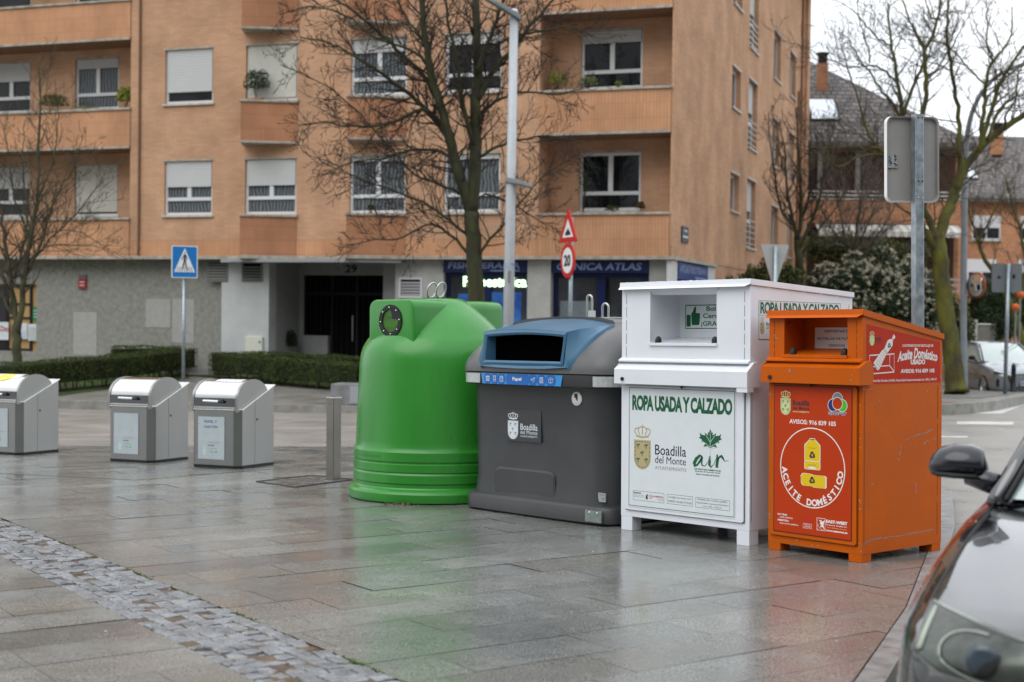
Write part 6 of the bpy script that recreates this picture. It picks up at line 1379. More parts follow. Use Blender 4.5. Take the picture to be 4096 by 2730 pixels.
# lid: lofted dome
ld = MB(); rings = []
x0, x1, y0, y1 = -.052, WX+.052, -.055, DY+.035
for u, zz in [(0, 1.214), (0, 1.245), (.007, 1.285), (.028, 1.33), (.068, 1.385), (.13, 1.45), (.21, 1.512), (.30, 1.565), (.40, 1.606), (.50, 1.636), (.57, 1.650)]:
    ix = .0+u*.62; iy = u*1.06
    rings.append(Rz(rring(x0+ix, x1-ix, y0+iy, y1-iy, max(.04, .17-u*.12), .05*(1-u)), zz))
loft(ld, rings, False, True)
_f = [f for f in ld.f if not (len(f) == 4 and all(.24 < ld.v[i][0] < 1.385 and ld.v[i][1] < .50 and ld.v[i][2] > 1.262 for i in f))]; ld.f = _f; ld.m = [0]*len(_f)
LID = ld.build('lid', m_glid, pc, smooth=True, sm_angle=35)
# ridge cap in front of which the blue hood tucks in
rc_ = MB(); pts = [(.13, .40, 1.595), (.18, .42, 1.645), (.35, .43, 1.674), (.78, .43, 1.692), (1.2, .43, 1.680), (1.37, .42, 1.650), (1.43, .40, 1.590)]
bk = [(p[0], p[1]+.62, p[2]-.02) for p in pts]; lo = [(p[0], p[1]+.01, p[2]-.06) for p in pts]; n = len(pts)
rc_.add(pts+bk+lo+[(p[0], p[1], p[2]-.1) for p in bk], [(i, i+1, n+i+1, n+i) for i in range(n-1)]+[(i, i+1, 2*n+i+1, 2*n+i) for i in range(n-1)]+[(n+i, n+i+1, 3*n+i+1, 3*n+i) for i in range(n-1)]+[(0, n, 3*n, 2*n), (n-1, 2*n-1, 4*n-1, 3*n-1)])
rc_.build('lid_ridge', m_glid, LID, smooth=True, sm_angle=50)
# blue hood
bh = MB()
xa, xb, zb, zt = .325, 1.330, 1.272, 1.553
yF = -.125
top = lambda x, z0: z0+.022*(1-((x-(xa+xb)/2)/((xb-xa)/2))**2)
N_ = 10; xsn = [xa+(xb-xa)*i/N_ for i in range(N_+1)]
ina, inb, inzb, inzt = .372, 1.292, 1.312, 1.512
# front frame: outer to inner ring
outer = [(x, top(x, zt)) for x in xsn]+[(xb-.005, zt-.02), (xb-.025, zb+.0)]+[(x, zb-.004*math.sin(math.pi*(x-xa)/(xb-xa))) for x in xsn[::-1][1:-1]]+[(xa-.005, zb), (xa, zt-.02)]
inner = [(ina+(inb-ina)*i/N_, inzt+.020*(1-(2*i/N_-1)**2)) for i in range(N_+1)]+[(inb, inzt-.03), (inb-.015, inzb)]+[(ina+(inb-ina)*(N_-i)/N_, inzb) for i in range(1, N_)]+[(ina-.005, inzb), (ina, inzt-.03)]
n = len(outer)
def lean(p, extra=0): return (p[0], yF+(p[1]-zb)*.10+extra, p[1])
bh.add([lean(p, .012) for p in outer]+[lean(((p[0]*.4+q[0]*.6), (p[1]*.4+q[1]*.6)), 0) for p, q in zip(outer, inner)]+[lean(p, .010) for p in inner]+[(p[0]+(.83-p[0])*.10, .22, p[1]-.01) for p in inner],
       [(k*n+i, k*n+(i+1) % n, (k+1)*n+(i+1) % n, (k+1)*n+i) for k in range(3) for i in range(n)])
# top skin sweeping up to the ridge
XC = (xa+xb)/2
rows_ = []
for v, (yy_, zz, l_, r_) in enumerate([(yF+.04, 0, xa, xb), (.02, .028, .305, 1.335), (.13, .050, .275, 1.345), (.27, .075, .23, 1.36), (.42, .094, .19, 1.385)]):
    rows_.append([(l_+(r_-l_)*i/N_, yy_, zt+.022*(1-(2*i/N_-1)**2)+zz-.035*v/4*abs(2*i/N_-1)**3) for i in range(N_+1)])
vs = [p for r_ in rows_ for p in r_]; k = N_+1
bh.add(vs, [(i*k+j, i*k+j+1, (i+1)*k+j+1, (i+1)*k+j) for i in range(4) for j in range(N_)])
def flank(sg):
    col = [r_[-1] if sg > 0 else r_[0] for r_ in rows_]
    lo = [(1.345, yF+.010, 1.268), (1.395, -.070, 1.325), (1.425, .015, 1.430), (1.440, .14, 1.520), (1.445, .34, 1.612)]
    if sg < 0: lo = [(.83*2-p[0]-(.0+.02*i), p[1], p[2]) for i, p in enumerate(lo)]
    mid = [(a_[0]*.55+b_[0]*.45-sg*.012*(1-i/4), a_[1]*.5+b_[1]*.5, a_[2]*.5+b_[2]*.5) for i, (a_, b_) in enumerate(zip(col, lo))]
    m2 = [(a_[0]*.3+b_[0]*.7+sg*.004, a_[1]*.3+b_[1]*.7, a_[2]*.3+b_[2]*.7+.012) for a_, b_ in zip(mid, lo)]
    vs = col+mid+m2+lo+[(p[0]+sg*.012, p[1]+.012, p[2]-.03) for p in lo]
    bh.add(vs, [(q*5+i, q*5+i+1, q*5+6+i, q*5+5+i) for q in range(4) for i in range(4)])
    f_ = [(xb-.004 if sg > 0 else xa+.004, yF+.044, zt+.004), (xb-.006 if sg > 0 else xa+.006, yF+.034, 1.46), (xb-.012 if sg > 0 else xa+.010, yF+.024, 1.36), (xb-.02 if sg > 0 else xa+.02, yF+.016, 1.272)]
    g4 = [col[0], mid[0], m2[0], lo[0]]; bh.add(f_+g4, [(i, i+1, 5+i, 4+i) for i in range(3)])
flank(1); flank(-1)
sk = [(xa-.03, yF+.014, 1.262), (.55, yF-.008, 1.252), (XC, yF-.014, 1.248), (1.10, yF-.008, 1.251), (xb+.03, yF+.014, 1.264)]
bh.add(sk+[(p[0], p[1]+.012, p[2]+.022) for p in sk], [(i, i+1, 5+i+1, 5+i) for i in range(4)])
HD = bh.build('blue_hood', m_bplast, LID, smooth=True, sm_angle=38, fix=False)
dk = MB(); dk.quad((ina-.045, .0, inzb-.05), (inb+.025, .0, inzb-.05), (inb+.025, .0, inzt+.035), (ina-.03, .0, inzt+.035)); dk.build('slot_shade', mat('slot_shade_black', (.001, .001, .001), 1.0, spec=0), HD)  # black sheet standing in for the shade inside the slot
# label strip, curved with the bowed band
def bow_y(x): return -.045-.055*(1-((x-WX/2)/(WX/2+.045))**2)
def bowed(mb, off): mb.v = [(v[0], bow_y(v[0])+off+v[1], v[2]) for v in mb.v]; return mb
def bow_strip(x0, x1, z0, z1, off, sl0=0, sl1=0, n=16, zc=0):
    b_ = MB(); vs = []
    for i in range(n+1):
        u = i/n; vs.append((x0+(x1-x0)*u, 0, z1)); vs.append((x0+sl0+(x1+sl1-x0-sl0)*u, 0, z0))
    b_.add(vs, [(2*i, 2*i+2, 2*i+3, 2*i+1) for i in range(n)]); return bowed(b_, off)
LB = bow_strip(.288, 1.284, 1.110, 1.200, -.003, .02, -.02).build('label_strip', mat('cyan_label', (.035, .26, .60), .35), pc, fix=False)
g_ = MB(); SH = .095
for cx, r_ in ((.285, .05), (.378, .05), (.468, .05), (.855, .05), (.955, .05), (1.06, .055)): g_.flat([(cx+r_*math.cos(R(a)), max(1.1115, min(1.1985, 1.155+r_*math.sin(R(a))))) for a in range(0, 360, 12)], 0)
g_.flat([(.54, 1.1115), (.80, 1.1115), (.815, 1.155), (.80, 1.1985), (.54, 1.1985), (.525, 1.155)], -.0003)
g_.v = [(v[0]+SH, v[1], v[2]) for v in g_.v]; bowed(g_, -.0042).build('label_discs', mat('label_blue', (.010, .12, .42), .35), LB, fix=False)
g_ = MB(); T(g_, 'Papel', .610, .720, 1.136, 1.174, 0, bold=.03)
frame_line(g_, .262, .308, 1.135, 1.176, .004, 0)
for k in range(4): g_.box(.268, .302, 0, .0003, 1.141+k*.009, 1.144+k*.009)
g_.stroke([(.362, 1.175), (.366, 1.133), (.390, 1.133), (.394, 1.175)], .004, 0); g_.stroke([(.358, 1.177), (.398, 1.177)], .005, 0); g_.stroke([(.363, 1.160), (.393, 1.160)], .003, 0); g_.stroke([(.364, 1.147), (.392, 1.147)], .003, 0)
frame_line(g_, .448, .490, 1.132, 1.172, .004, 0); g_.stroke([(.458, 1.162), (.460, 1.150), (.469, 1.145), (.478, 1.150), (.480, 1.162)], .003, 0); g_.stroke([(.448, 1.178), (.490, 1.178)], .003, 0)
g_.stroke([(.830, 1.158), (.882, 1.176), (.866, 1.136), (.852, 1.150), (.830, 1.158)], .003, 0); g_.stroke([(.852, 1.150), (.882, 1.176)], .003, 0)
frame_line(g_, .936, .974, 1.132, 1.178, .004, 0)
for k in range(4): g_.box(.943, .967, 0, .0003, 1.140+k*.009, 1.143+k*.009)
g_.stroke([(1.035, 1.168), (1.035, 1.143), (1.060, 1.132), (1.085, 1.143), (1.085, 1.168), (1.060, 1.158), (1.035, 1.168), (1.060, 1.178), (1.085, 1.168)], .003, 0); g_.stroke([(1.060, 1.158), (1.060, 1.132)], .003, 0)
g_.v = [(v[0]+SH, v[1], v[2]) for v in g_.v]; bowed(g_, -.0055).build('white_lettering', m_wink, LB, fix=False)
m_refl = mat('reflective_strip', (.36, .38, .37), .35, col2=(.50, .52, .51), n_scale=16, metal=.3, bump=.3, b_scale=80)
rs = MB(); n = 8
def band_pt(x, y_): return (x, y_)
outr = rring(-.045, WX+.045, -.045, DY+.03, .17, .055, 7, 10)
def ring_strip(i0, i1, z0, z1, off, name):
    k = len(outr); cxr, cyr = WX/2, DY/2; vs = []
    for i in range(i0, i1+1):
        p = outr[i % k]; q0, q1 = outr[(i-1) % k], outr[(i+1) % k]; t_ = Vector((q1[0]-q0[0], q1[1]-q0[1])).normalized(); nn_ = Vector((t_.y, -t_.x)); vs += [(p[0]+nn_.x*off, p[1]+nn_.y*off, z1), (p[0]+nn_.x*off, p[1]+nn_.y*off, z0)]
    m_ = (i1-i0); b_ = MB(); b_.add(vs, [(2*i, 2*i+2, 2*i+3, 2*i+1) for i in range(m_)]); return b_.build(name, m_refl, pc, fix=False)
ring_strip(4, 8, 1.115, 1.198, .003, 'reflective_strip'); ring_strip(17, 27, 1.115, 1.198, .003, 'reflective_strip')
# crest decal
g_ = MB(); g_.box(.505, .930, .0135, .030, .627, .892); DC = g_.build('decal', mat('decal_grey', (.042, .043, .045), .40), pc)
yy = .0122
def body_y(x, z_): return yy
g_ = MB(); crest(g_, .528, .655, .640, .798, .815, .873, yy, 0, 1, 1, lw=.7); g_.build('crest', [mat('silver_ink', (.62, .68, .72), .4), mat('decal_dark', (.16, .17, .18), .45)], DC, fix=False)
g_ = MB(); T(g_, 'Boadilla', .683, .891, .725, .778, yy, bold=.008); T(g_, 'del Monte', .683, .889, .690, .722, yy); T(g_, 'AYUNTAMIENTO', .683, .888, .664, .680, yy); g_.build('lettering', mat('silver_ink', (.62, .68, .72), .4), DC, fix=False)
g_ = MB(); disc(g_, (1.359, .995), .066, .024); g_.v = [(v[0], .024+.0, v[2]) for v in g_.v]; g_.v = [(v[0], v[1]+.0, v[2]) for v in g_.v]; 
LKy = .018
lk = MB(); lk.lathe([(.057, 0), (.057, .030), (.052, .034), (0, .034)], 32); lk.xform(Matrix.Translation((1.340, .045, 1.010)) @ Matrix.Rotation(R(90), 4, 'X')); LK = lk.build('lock_disc', mat('disc_white', (.62, .62, .57), .4), pc, smooth=True, sm_angle=40)
g_ = MB(); g_.flat([(1.318, 1.052), (1.356, 1.052), (1.356, .990), (1.341, 1.000), (1.332, 1.016), (1.318, 1.020)], .0103); g_.build('lock_slot', m_black, LK, fix=False)
mp_ = MB(); mp_.box(WX-.245, WX-.065, -.022, -.008, .030, .125); MP = mp_.build('corner_plate', mat('grey_zinc', (.22, .26, .24), .4, metal=.7, n_amt=.15, n_scale=20), pc, bevel=.002)
mp_ = MB(); mp_.v = []; mp_.box(0, .01, 0, .01, 0, .01)
for x in (WX-.195, WX-.11):
    s_ = MB(); s_.lathe([(.009, 0), (.009, .003), (.005, .006), (0, .007)], 10); s_.xform(Matrix.Translation((x, -.022, .107)) @ Matrix.Rotation(R(90), 4, 'X')); s_.build('bolt', mat('bright_steel', (.7, .7, .7), .25, metal=1), MP, smooth=True)
ip = MB(); ip.box(WX-.17, WX-.09, .052, .064, .19, .262); ip.xform(Matrix.Translation((.0, .0, 0))); IP = ip.build('rating_plate', mat('plate_silver', (.34, .35, .36), .4, metal=.4), pc)
g_ = MB(); T(g_, 'CONTENUR', WX-.16, WX-.10, .243, .250, .0515); T(g_, 'CE', WX-.13, WX-.10, .205, .225, .0515); g_.build('lettering', m_bink, IP, fix=False)
# lifting bows
m_dst = mat('dull_steel', (.42, .45, .42), .35, metal=.9)
lp = MB(); lp.box(.66, 1.12, .70, .80, 1.676, 1.686); LP_ = lp.build('lifting_plate', m_dst, LID, bevel=.002)
def bow(x, y_, w2, h, sq):
    b_ = MB(); pts = [(x-w2, y_, 1.68)]+[(x-w2*math.cos(R(a)), y_, 1.68+h-w2+w2*math.sin(R(a))) for a in range(0, 181, 15)]+[(x+w2, y_, 1.68)]; b_.tube([Vector(p) for p in pts], .0095, 8)
    if sq: b_.box(x+w2-.03, x+w2+.03, y_-.015, y_+.015, 1.687, 1.745)
    b_.build('lifting_bow', m_dst, LID, smooth=True, sm_angle=40)
bow(.79, .74, .030, .20, True); bow(.98, .74, .036, .125, False)
# ---- three steel inlets of the underground bins
m_steel = mat('brushed_steel', (.275, .28, .27), .30, metal=1.0, col2=(.30, .30, .29), n_scale=1.8, stretch=(1, 1, .4), rvar=.04, detail=2)
m_steel2 = mat('polished_steel', (.60, .595, .58), .15, metal=1.0, n_amt=.03, n_scale=4)
def inlet(label, org, yaw, paper, sticker):
    e = empty('bin_inlet', mw=tilt_matrix(org[0], org[1], plane(*org), R(yaw)), label=label, cat='bin', group='steel inlets of the underground bins')
    w_, d_ = .70, .66; ch = .07; hf, hr = .66, .93
    b = MB(); ring = [(0, 0), (w_-ch, 0), (w_, ch), (w_, d_), (0, d_)]
    ring = [(ch, 0), (w_-ch, 0), (w_, ch), (w_, d_), (0, d_), (0, ch)]
    zt = lambda y_: hf+(hr-hf)*max(0, (y_-ch))/(d_-ch)
    n = len(ring); vs = [(p[0], p[1], .03) for p in ring]+[(p[0], p[1], zt(p[1])) for p in ring]
    b.add(vs, [tuple(range(n)), tuple(range(2*n-1, n-1, -1))]+[(i, (i+1) % n, n+(i+1) % n, n+i) for i in range(n)]); b.build('body', m_steel, e, bevel=.006)
    b = MB(); b.prism([(p[0]*1.0+(.0), p[1]) for p in ring], .0, .0295, 'z'); b.build('base', m_black, e)
    # collar: bright rim along the sloping top
    b = MB(); ro = [((p[0]-w_/2)*1.03+w_/2, (p[1]-d_/2)*1.03+d_/2) for p in ring]
    b.add([(p[0], p[1], zt(q[1])-.0) for p, q in zip(ro, ring)]+[(p[0], p[1], zt(q[1])+.014) for p, q in zip(ro, ring)], [tuple(range(n)), tuple(range(2*n-1, n-1, -1))]+[(i, (i+1) % n, n+(i+1) % n, n+i) for i in range(n)]); b.build('collar', m_steel2, e, bevel=.003)
    # half drum lid
    L_ = MB(); cy, cz, r_, rz_ = .300, .790, .285, .215; k = 22; x0, x1 = .022, w_-.022
    an = [R(a) for a in np.linspace(180, 8, k)]
    def prof(rr): return [(cy-rr, .640)]+[(cy+rr*math.cos(a), cz+(rz_+rr-r_)*math.sin(a)) for a in an]+[(cy+rr, .80)]
    pp = prof(r_); n2 = len(pp)
    L_.add([(x0+.03, p[0], p[1]) for p in pp]+[(x1-.03, p[0], p[1]) for p in pp], [(i, i+1, n2+i+1, n2+i) for i in range(n2-1)])
    LD = L_.build('drum_lid', m_steel2, e, smooth=True, fix=False)
    c = MB(); c.box(x0+.034, x1-.034, cy-r_-.004, cy-r_+.01, .700, .800); c.build('dark_reflection_strip', mat('dark_reflection_steel', (.16, .165, .17), .08, metal=1.0), LD)  # dark reflection on the lid front, put in as a strip of darker steel
    for xx0, xx1 in ((x0, x0+.032), (x1-.032, x1)):
        c = MB(); c.prism(prof(r_+.008), xx0, xx1, 'x'); c.build('end_plate', m_steel, e, smooth=True, sm_angle=30)
    c = MB(); c.box(x0+.035, x1-.035, cy-r_-.014, cy-r_+.02, .682, .698); c.build('lid_lip', m_steel2, LD)
    c = MB(); c.box(x0+.033, x1-.033, cy-r_-.004, cy-r_+.03, .652, .680); c.build('lid_gap', m_black, LD)
    h = MB(); hy = cy-r_-.026; hz_ = .765; h.tube([(.20, hy, hz_), (.42, hy, hz_-.004)], .014, 10); h.build('handle', mat('handle_silver', (.75, .78, .78), .25, metal=.1), LD, smooth=True, sm_angle=40)
    for x in (.195, .46):
        c = MB(); c.lathe([(.020, 0), (.020, .02), (.012, .035), (0, .036)], 14); c.xform(Matrix.Translation((x, cy-r_+.004, hz_)) @ Matrix.Rotation(R(90), 4, 'X')); c.build('handle_mount', m_black, LD, smooth=True, sm_angle=40)
    c = MB(); c.tube([(.42, hy, hz_-.004), (.49, hy+.004, hz_-.01)], .014, 8); c.build('lock', m_black, LD)
    pn = MB(); pn.box(.125, .505, -.006, -.001, .10, .585); PN = pn.build('notice_plate', mat('plate_pale', (.40, .45, .47), .4, n_amt=.05), e)
    g_ = MB()
    if paper: T(g_, 'PAPEL Y', .215, .40, .515, .545, -.0068, bold=.02); T(g_, 'CARTÓN', .210, .41, .455, .49, -.0068, bold=.02)
    if paper: g_.build('heading', mat('heading_blue', (.04, .10, .22), .5), PN, fix=False)
    g_ = MB(); T(g_, 'Ayuntamiento de', .27, .44, .285, .30, -.0068); T(g_, 'Boadilla', .27, .36, .25, .268, -.0068, bold=.04); T(g_, 'del Monte', .30, .40, .215, .228, -.0068); g_.build('small_lettering', m_grey_ink, PN, fix=False)
    g_ = MB(); g_.box(.30, .35, -.0068, -.0066, .180, .19); g_.box(.37, .40, -.0068, -.0066, .175, .195); g_.build('green_mark', mat('mark_green', (.08, .5, .12), .5), PN)
    g_ = MB(); crest(g_, .19, .25, .14, .23, .24, .27, -.0066, 0, 1, 1); g_.build('crest', [mat('faint_ink', (.5, .6, .6), .5), m_grey_ink], PN, fix=False)
    for (x, z_) in ((.133, .50), (.133, .30), (.497, .50), (.497, .30)):
        c = MB(); c.lathe([(.006, 0), (.004, .004), (0, .005)], 8); c.xform(Matrix.Translation((x, -.006, z_)) @ Matrix.Rotation(R(90), 4, 'X')); c.build('screw', mat('bright_steel', (.7, .7, .7), .25, metal=1), PN)
    c = MB(); c.lathe([(.013, 0), (.013, .003), (0, .003)], 12); c.xform(Matrix.Translation((w_+.0005, .34, .55)) @ Matrix.Rotation(R(90), 4, 'Y')); c.build('side_hole', m_black, e)
    c = MB(); c.box(w_+.0003, w_+.001, .30, .303, .05, .76); c.build('side_seam', m_thin, e)
    if sticker is not None:
        s_ = MB(); aa = [R(a) for a in np.linspace(*sticker[1], 10)]
        s_.add([(sticker[0][0], cy+(r_+.002)*math.cos(a), cz+(rz_+.002)*math.sin(a)) for a in aa]+[(sticker[0][1], cy+(r_+.002)*math.cos(a), cz+(rz_+.002)*math.sin(a)) for a in aa], [(i, i+1, 11+i, 10+i) for i in range(9)])
        S_ = s_.build('lid_sticker', sticker[2], LD, fix=False)
        if sticker[3]:
            s_ = MB(); k = 24; cxx, ca_ = .30, R(118); s_.add([(cxx+.12*math.cos(2*math.pi*i/k), cy+(r_+.004)*math.cos(ca_+.38*math.sin(2*math.pi*i/k)), cz+(rz_+.004)*math.sin(ca_+.38*math.sin(2*math.pi*i/k))) for i in range(k)]+[(cxx, cy+(r_+.006)*math.cos(ca_), cz+(rz_+.006)*math.sin(ca_))], [(i, (i+1) % k, k) for i in range(k)]); s_.build('yellow_disc', mat('lemon', (.80, .66, .02), .4), S_, fix=False)
    return e
m_pst = mat('pale_sticker', (.62, .68, .76), .4, col2=(.66, .55, .48), n_scale=7)
inlet('steel bin inlet with PAPEL Y CARTÓN plate, nearest to the square post', (-3.70, 16.05), -27, True, ((.22, .60), (118, 85), m_pst, False))
inlet('steel bin inlet with a blank plate, in front of the crossing sign', (-4.86, 16.72), -27, False, None)
inlet('steel bin inlet with yellow disc sticker, cut by the left edge', (-6.77, 17.72), -27, False, ((.08, .55), (130, 88), m_pst, True))
# ---- square steel bollard
bo_ = empty('bollard', mw=tilt_matrix(-1.855, 14.60, plane(-1.855, 14.6), R(-40)), label='square stainless steel bollard left of the green igloo', cat='bollard')
b = MB(); b.box(-.055, .055, -.055, .055, .006, .862); b.build('post', mat('dull_bollard_steel', (.19, .18, .16), .30, metal=1.0, n_amt=.12, n_scale=3), bo_, bevel=.004); b = MB(); b.box(-.058, .058, -.058, .058, .862, .874); b.build('cap', m_steel2, bo_, bevel=.003)
b = MB(); b.box(-.10, .10, -.10, .10, .0005, .006); b.build('foot_plate', m_steel, bo_, bevel=.002); b = MB(); b.lathe([(.007, 0), (.007, .002), (0, .002)], 10); b.xform(Matrix.Translation((.0, -.0555, .80)) @ Matrix.Rotation(R(90), 4, 'X')); b.build('hole', m_black, bo_)
# ---- manhole hatch near the bins
mh = MB(); P4 = [(-2.62, 14.36), (-2.14, 13.84), (-1.66, 14.62), (-2.14, 15.04)]
mh.add([(x, y_, plane(x, y_)+.003) for x, y_ in P4]+[(x, y_, plane(x, y_)-.02) for x, y_ in P4], [(0, 1, 2, 3), (0, 1, 5, 4), (1, 2, 6, 5), (2, 3, 7, 6), (3, 0, 4, 7)]); o_ = Vector((-2.14, 14.4, plane(-2.14, 14.4))); E_ = empty('hatch_cover', o_, 0, 'flat square paved hatch cover set in the ground behind the bollard', 'hatch'); mh.xform(Matrix.Translation(-o_)).build('lid', mat('hatch_stone', (.12, .12, .115), .25, n_amt=.3, n_scale=8, rvar=.1), E_)
mh = MB()
for i in range(4):
    a_, b_ = Vector(P4[i]), Vector(P4[(i+1) % 4]); mh.tube([(a_.x, a_.y, plane(*a_)+.003), (b_.x, b_.y, plane(*b_)+.003)], .010, 4)
mh.xform(Matrix.Translation(-o_)).build('frame', m_dmetal, E_)
# underground-bin platforms: weedy joint lines in front of the inlets
mh = MB()
for (p_, q_) in (((-6.6, 15.55), (-3.9, 14.50)), ((-3.9, 14.50), (-2.6, 15.9)), ((-7.0, 16.3), (-6.6, 15.55))):
    a_, b_ = Vector(p_), Vector(q_); t_ = (b_-a_).normalized(); nn_ = Vector((-t_.y, t_.x))*.012
    mh.add([(v.x, v.y, plane(v.x, v.y)+.0035) for v in (a_-nn_, b_-nn_, b_+nn_, a_+nn_)], [(0, 1, 2, 3)])
tag(mh.build('platform_joint', mat('weedy_joint', (.05, .06, .03), .8, col2=(.12, .16, .05), n_scale=4)), 'weedy joint round the underground bin platform', kind='structure')
# bits of dead leaf at the foot of the igloo and on the slabs
random.seed(14); lfm = mat('dead_leaf', (.10, .06, .035), .8, col2=(.28, .22, .15), n_scale=30)
g_ = MB()
for i in range(70):
    x, y_ = -.93+random.gauss(0, .10), 12.44+random.gauss(0, .02); x, y_ = x, y_+(.02 if x > -.93 else .0)+abs(x+.93)*.15; p = Vector((x, y_, plane(x, y_)+random.uniform(.003, .015))); leafq(g_, p, .03, Vector((0, 0, 1)))
tag(g_.build('leaf_litter', lfm, fix=False), 'dead leaves caught at the foot of the green igloo', kind='stuff')
g_ = MB()
for i in range(60):
    x, y_ = random.uniform(-4, 3), random.uniform(6.2, 14); leafq(g_, Vector((x, y_, plane(x, y_)+.004)), random.uniform(.008, .02), Vector((0, 0, 3)))
tag(g_.build('leaf_litter', mat('pale_litter', (.40, .36, .30), .8), fix=False), 'tiny pale leaf fragments scattered on the slabs', kind='stuff')
# ================================================================== SIGNS, LAMPS, STREET FURNITURE
m_red = mat('sign_red', (.50, .025, .02), .35); m_swhite = mat('sign_white', (.75, .77, .78), .35); m_sblue = mat('sign_blue', (.015, .17, .47), .35); m_sblack = mat('sign_black', (.015, .02, .02), .4)
m_back = mat('sign_back', (.26, .26, .25), .5, n_amt=.05); m_backd = mat('sign_back_dark', (.14, .15, .16), .5)
def sign_root(name, label, x, y, yaw, cat='sign', group=None, z=None):
    return empty(name, (x, y, walk_z(x, y) if z is None else z), R(yaw), label, cat, group)
# pedestrian crossing sign
xs0, ys0 = -6.90, 29.3; zg = walk_z(xs0, ys0); e = sign_root('crossing_sign', 'blue and white pedestrian crossing sign on a thin grey pole', xs0, ys0, 22)
b = MB(); b.tube([(0, .04, 0), (0, .04, 2.55-0)], .036, 10); b.build('pole', m_galv, e, smooth=True)
zt = at(735, 984, ys0).z-zg; zb = at(735, 1113, ys0).z-zg; hw = .27; H_ = zt-zb
b = MB(); b.prism(rrect(-hw, hw, zb, zt, .035), -.02, .0, 'y'); PL = b.build('panel', m_swhite, e); 
g_ = MB(); g_.prism(rrect(-hw+.018, hw-.018, zb+.018, zt-.018, .03), -.0225, -.0205, 'y'); g_.build('blue_field', m_sblue, PL)
g_ = MB(); g_.flat([(-.215, zb+.125), (.215, zb+.125), (0, zt-.05)], -.0235); g_.build('white_triangle', m_swhite, PL)
g_ = MB(); k = lambda u, v: (u*.43, zb+.125+v*(zt-.05-zb-.125))
for i in range(7):
    u = -.36+i*.12; g_.flat([k(u-.018, .03), k(u+.018, .03), k(u*.82+.012, .22), k(u*.82-.012, .22)], -.0243)
g_.flat([k(.01+.035*math.cos(a), .80+.035*math.sin(a)*.9) for a in np.linspace(0, 6.28, 14)[:-1]], -.0245)
g_.flat([k(-.03, .74), k(.05, .74), k(.06, .45), k(-.05, .45)], -.0245)
g_.stroke([k(-.03, .72), k(-.10, .60), k(-.13, .50)], .018, -.0246); g_.stroke([k(.05, .72), k(.10, .60), k(.12, .50)], .018, -.0246)
g_.stroke([k(-.02, .47), k(-.06, .28), k(-.12, .10)], .028, -.0246); g_.stroke([k(.03, .47), k(.06, .28), k(.13, .08)], .028, -.0246)
g_.build('walking_figure', m_sblack, PL, fix=False)
# triangle + 20 sign
X0, Y0 = 1.12, 28.1; zg = walk_z(X0, Y0); e = sign_root('speed_sign', 'red triangle hump warning above a round 20 speed limit sign on one pole', X0, Y0, -69)
b = MB(); b.tube([(0, .05, 0), (0, .05, at(2270, 870, Y0).z-zg)], .04, 10); b.build('pole', m_galv, e, smooth=True)
zc = at(2272, 1043, Y0).z-zg; r_ = .35
def disc_prism(cx, cz, r, y0, y1, n=36): return [(cx+r*math.cos(2*math.pi*i/n), cz+r*math.sin(2*math.pi*i/n)) for i in range(n)]
b = MB(); b.prism(disc_prism(0, zc, r_, 0, 0), -.03, .0, 'y'); P1 = b.build('round_panel', m_red, e)
g_ = MB(); g_.flat(disc_prism(0, zc, r_*.74, 0, 0), -.0312); g_.build('white_disc', m_swhite, P1); g_ = MB(); T(g_, '20', -.17, .17, zc-.12, zc+.12, -.0325, bold=.05); g_.build('numerals', m_sblack, P1, fix=False)
zb, zt = at(2272, 970, Y0).z-zg, at(2272, 836, Y0).z-zg
def rtri(w_, z0, z1, r):
    return arc(w_-r*1.2, z0+r, r, -90, 30, 5)+arc(0, z1-r*1.4, r, 30, 150, 5)+arc(-w_+r*1.2, z0+r, r, 150, 270, 5)
b = MB(); b.prism(rtri(.43, zb, zt, .045), -.03, .0, 'y'); P2 = b.build('triangle_panel', m_red, e)
g_ = MB(); g_.flat([(-.275, zb+.10), (.275, zb+.10), (0, zt-.20)], -.0312); g_.build('white_field', m_swhite, P2)
g_ = MB(); g_.flat([(-.14, zb+.14), (.14, zb+.14), (.13, zb+.20), (.06, zb+.24), (.02, zb+.29), (-.04, zb+.24), (-.11, zb+.20)], -.0325); g_.build('hump_symbol', m_sblack, P2)
# give-way sign seen from behind
X0, Y0 = 5.42, 28.9; zg = walk_z(X0, Y0); e = sign_root('give_way_sign', 'pale back of a triangular give-way sign above the white container', X0, Y0, 12)
zt, zb = at(3100, 988, Y0).z-zg, at(3100, 1150, Y0).z-zg
b = MB(); b.tube([(0, -.04, 0), (0, -.04, zt+.01)], .045, 10); b.build('pole', m_galv, e, smooth=True)
b = MB(); t3 = [(-p[0], zb+zt-p[1]) for p in rtri(.315, zb-.05, zt, .03)]; b.prism(t3, .0, .025, 'y'); P_ = b.build('panel', mat('sign_back_pale', (.36, .37, .355), .5), e); 
b = MB(); b.prism([((p[0])*1.02, (p[1]-zt)*1.02+zt+.004) for p in t3], .026, .032, 'y'); b.build('red_front', m_red, P_)
b = MB(); b.box(.13, .22, -.004, -.001, zt-.22, zt-.14); b.build('small_sticker', mat('grey_green', (.3, .38, .36), .5), P_)
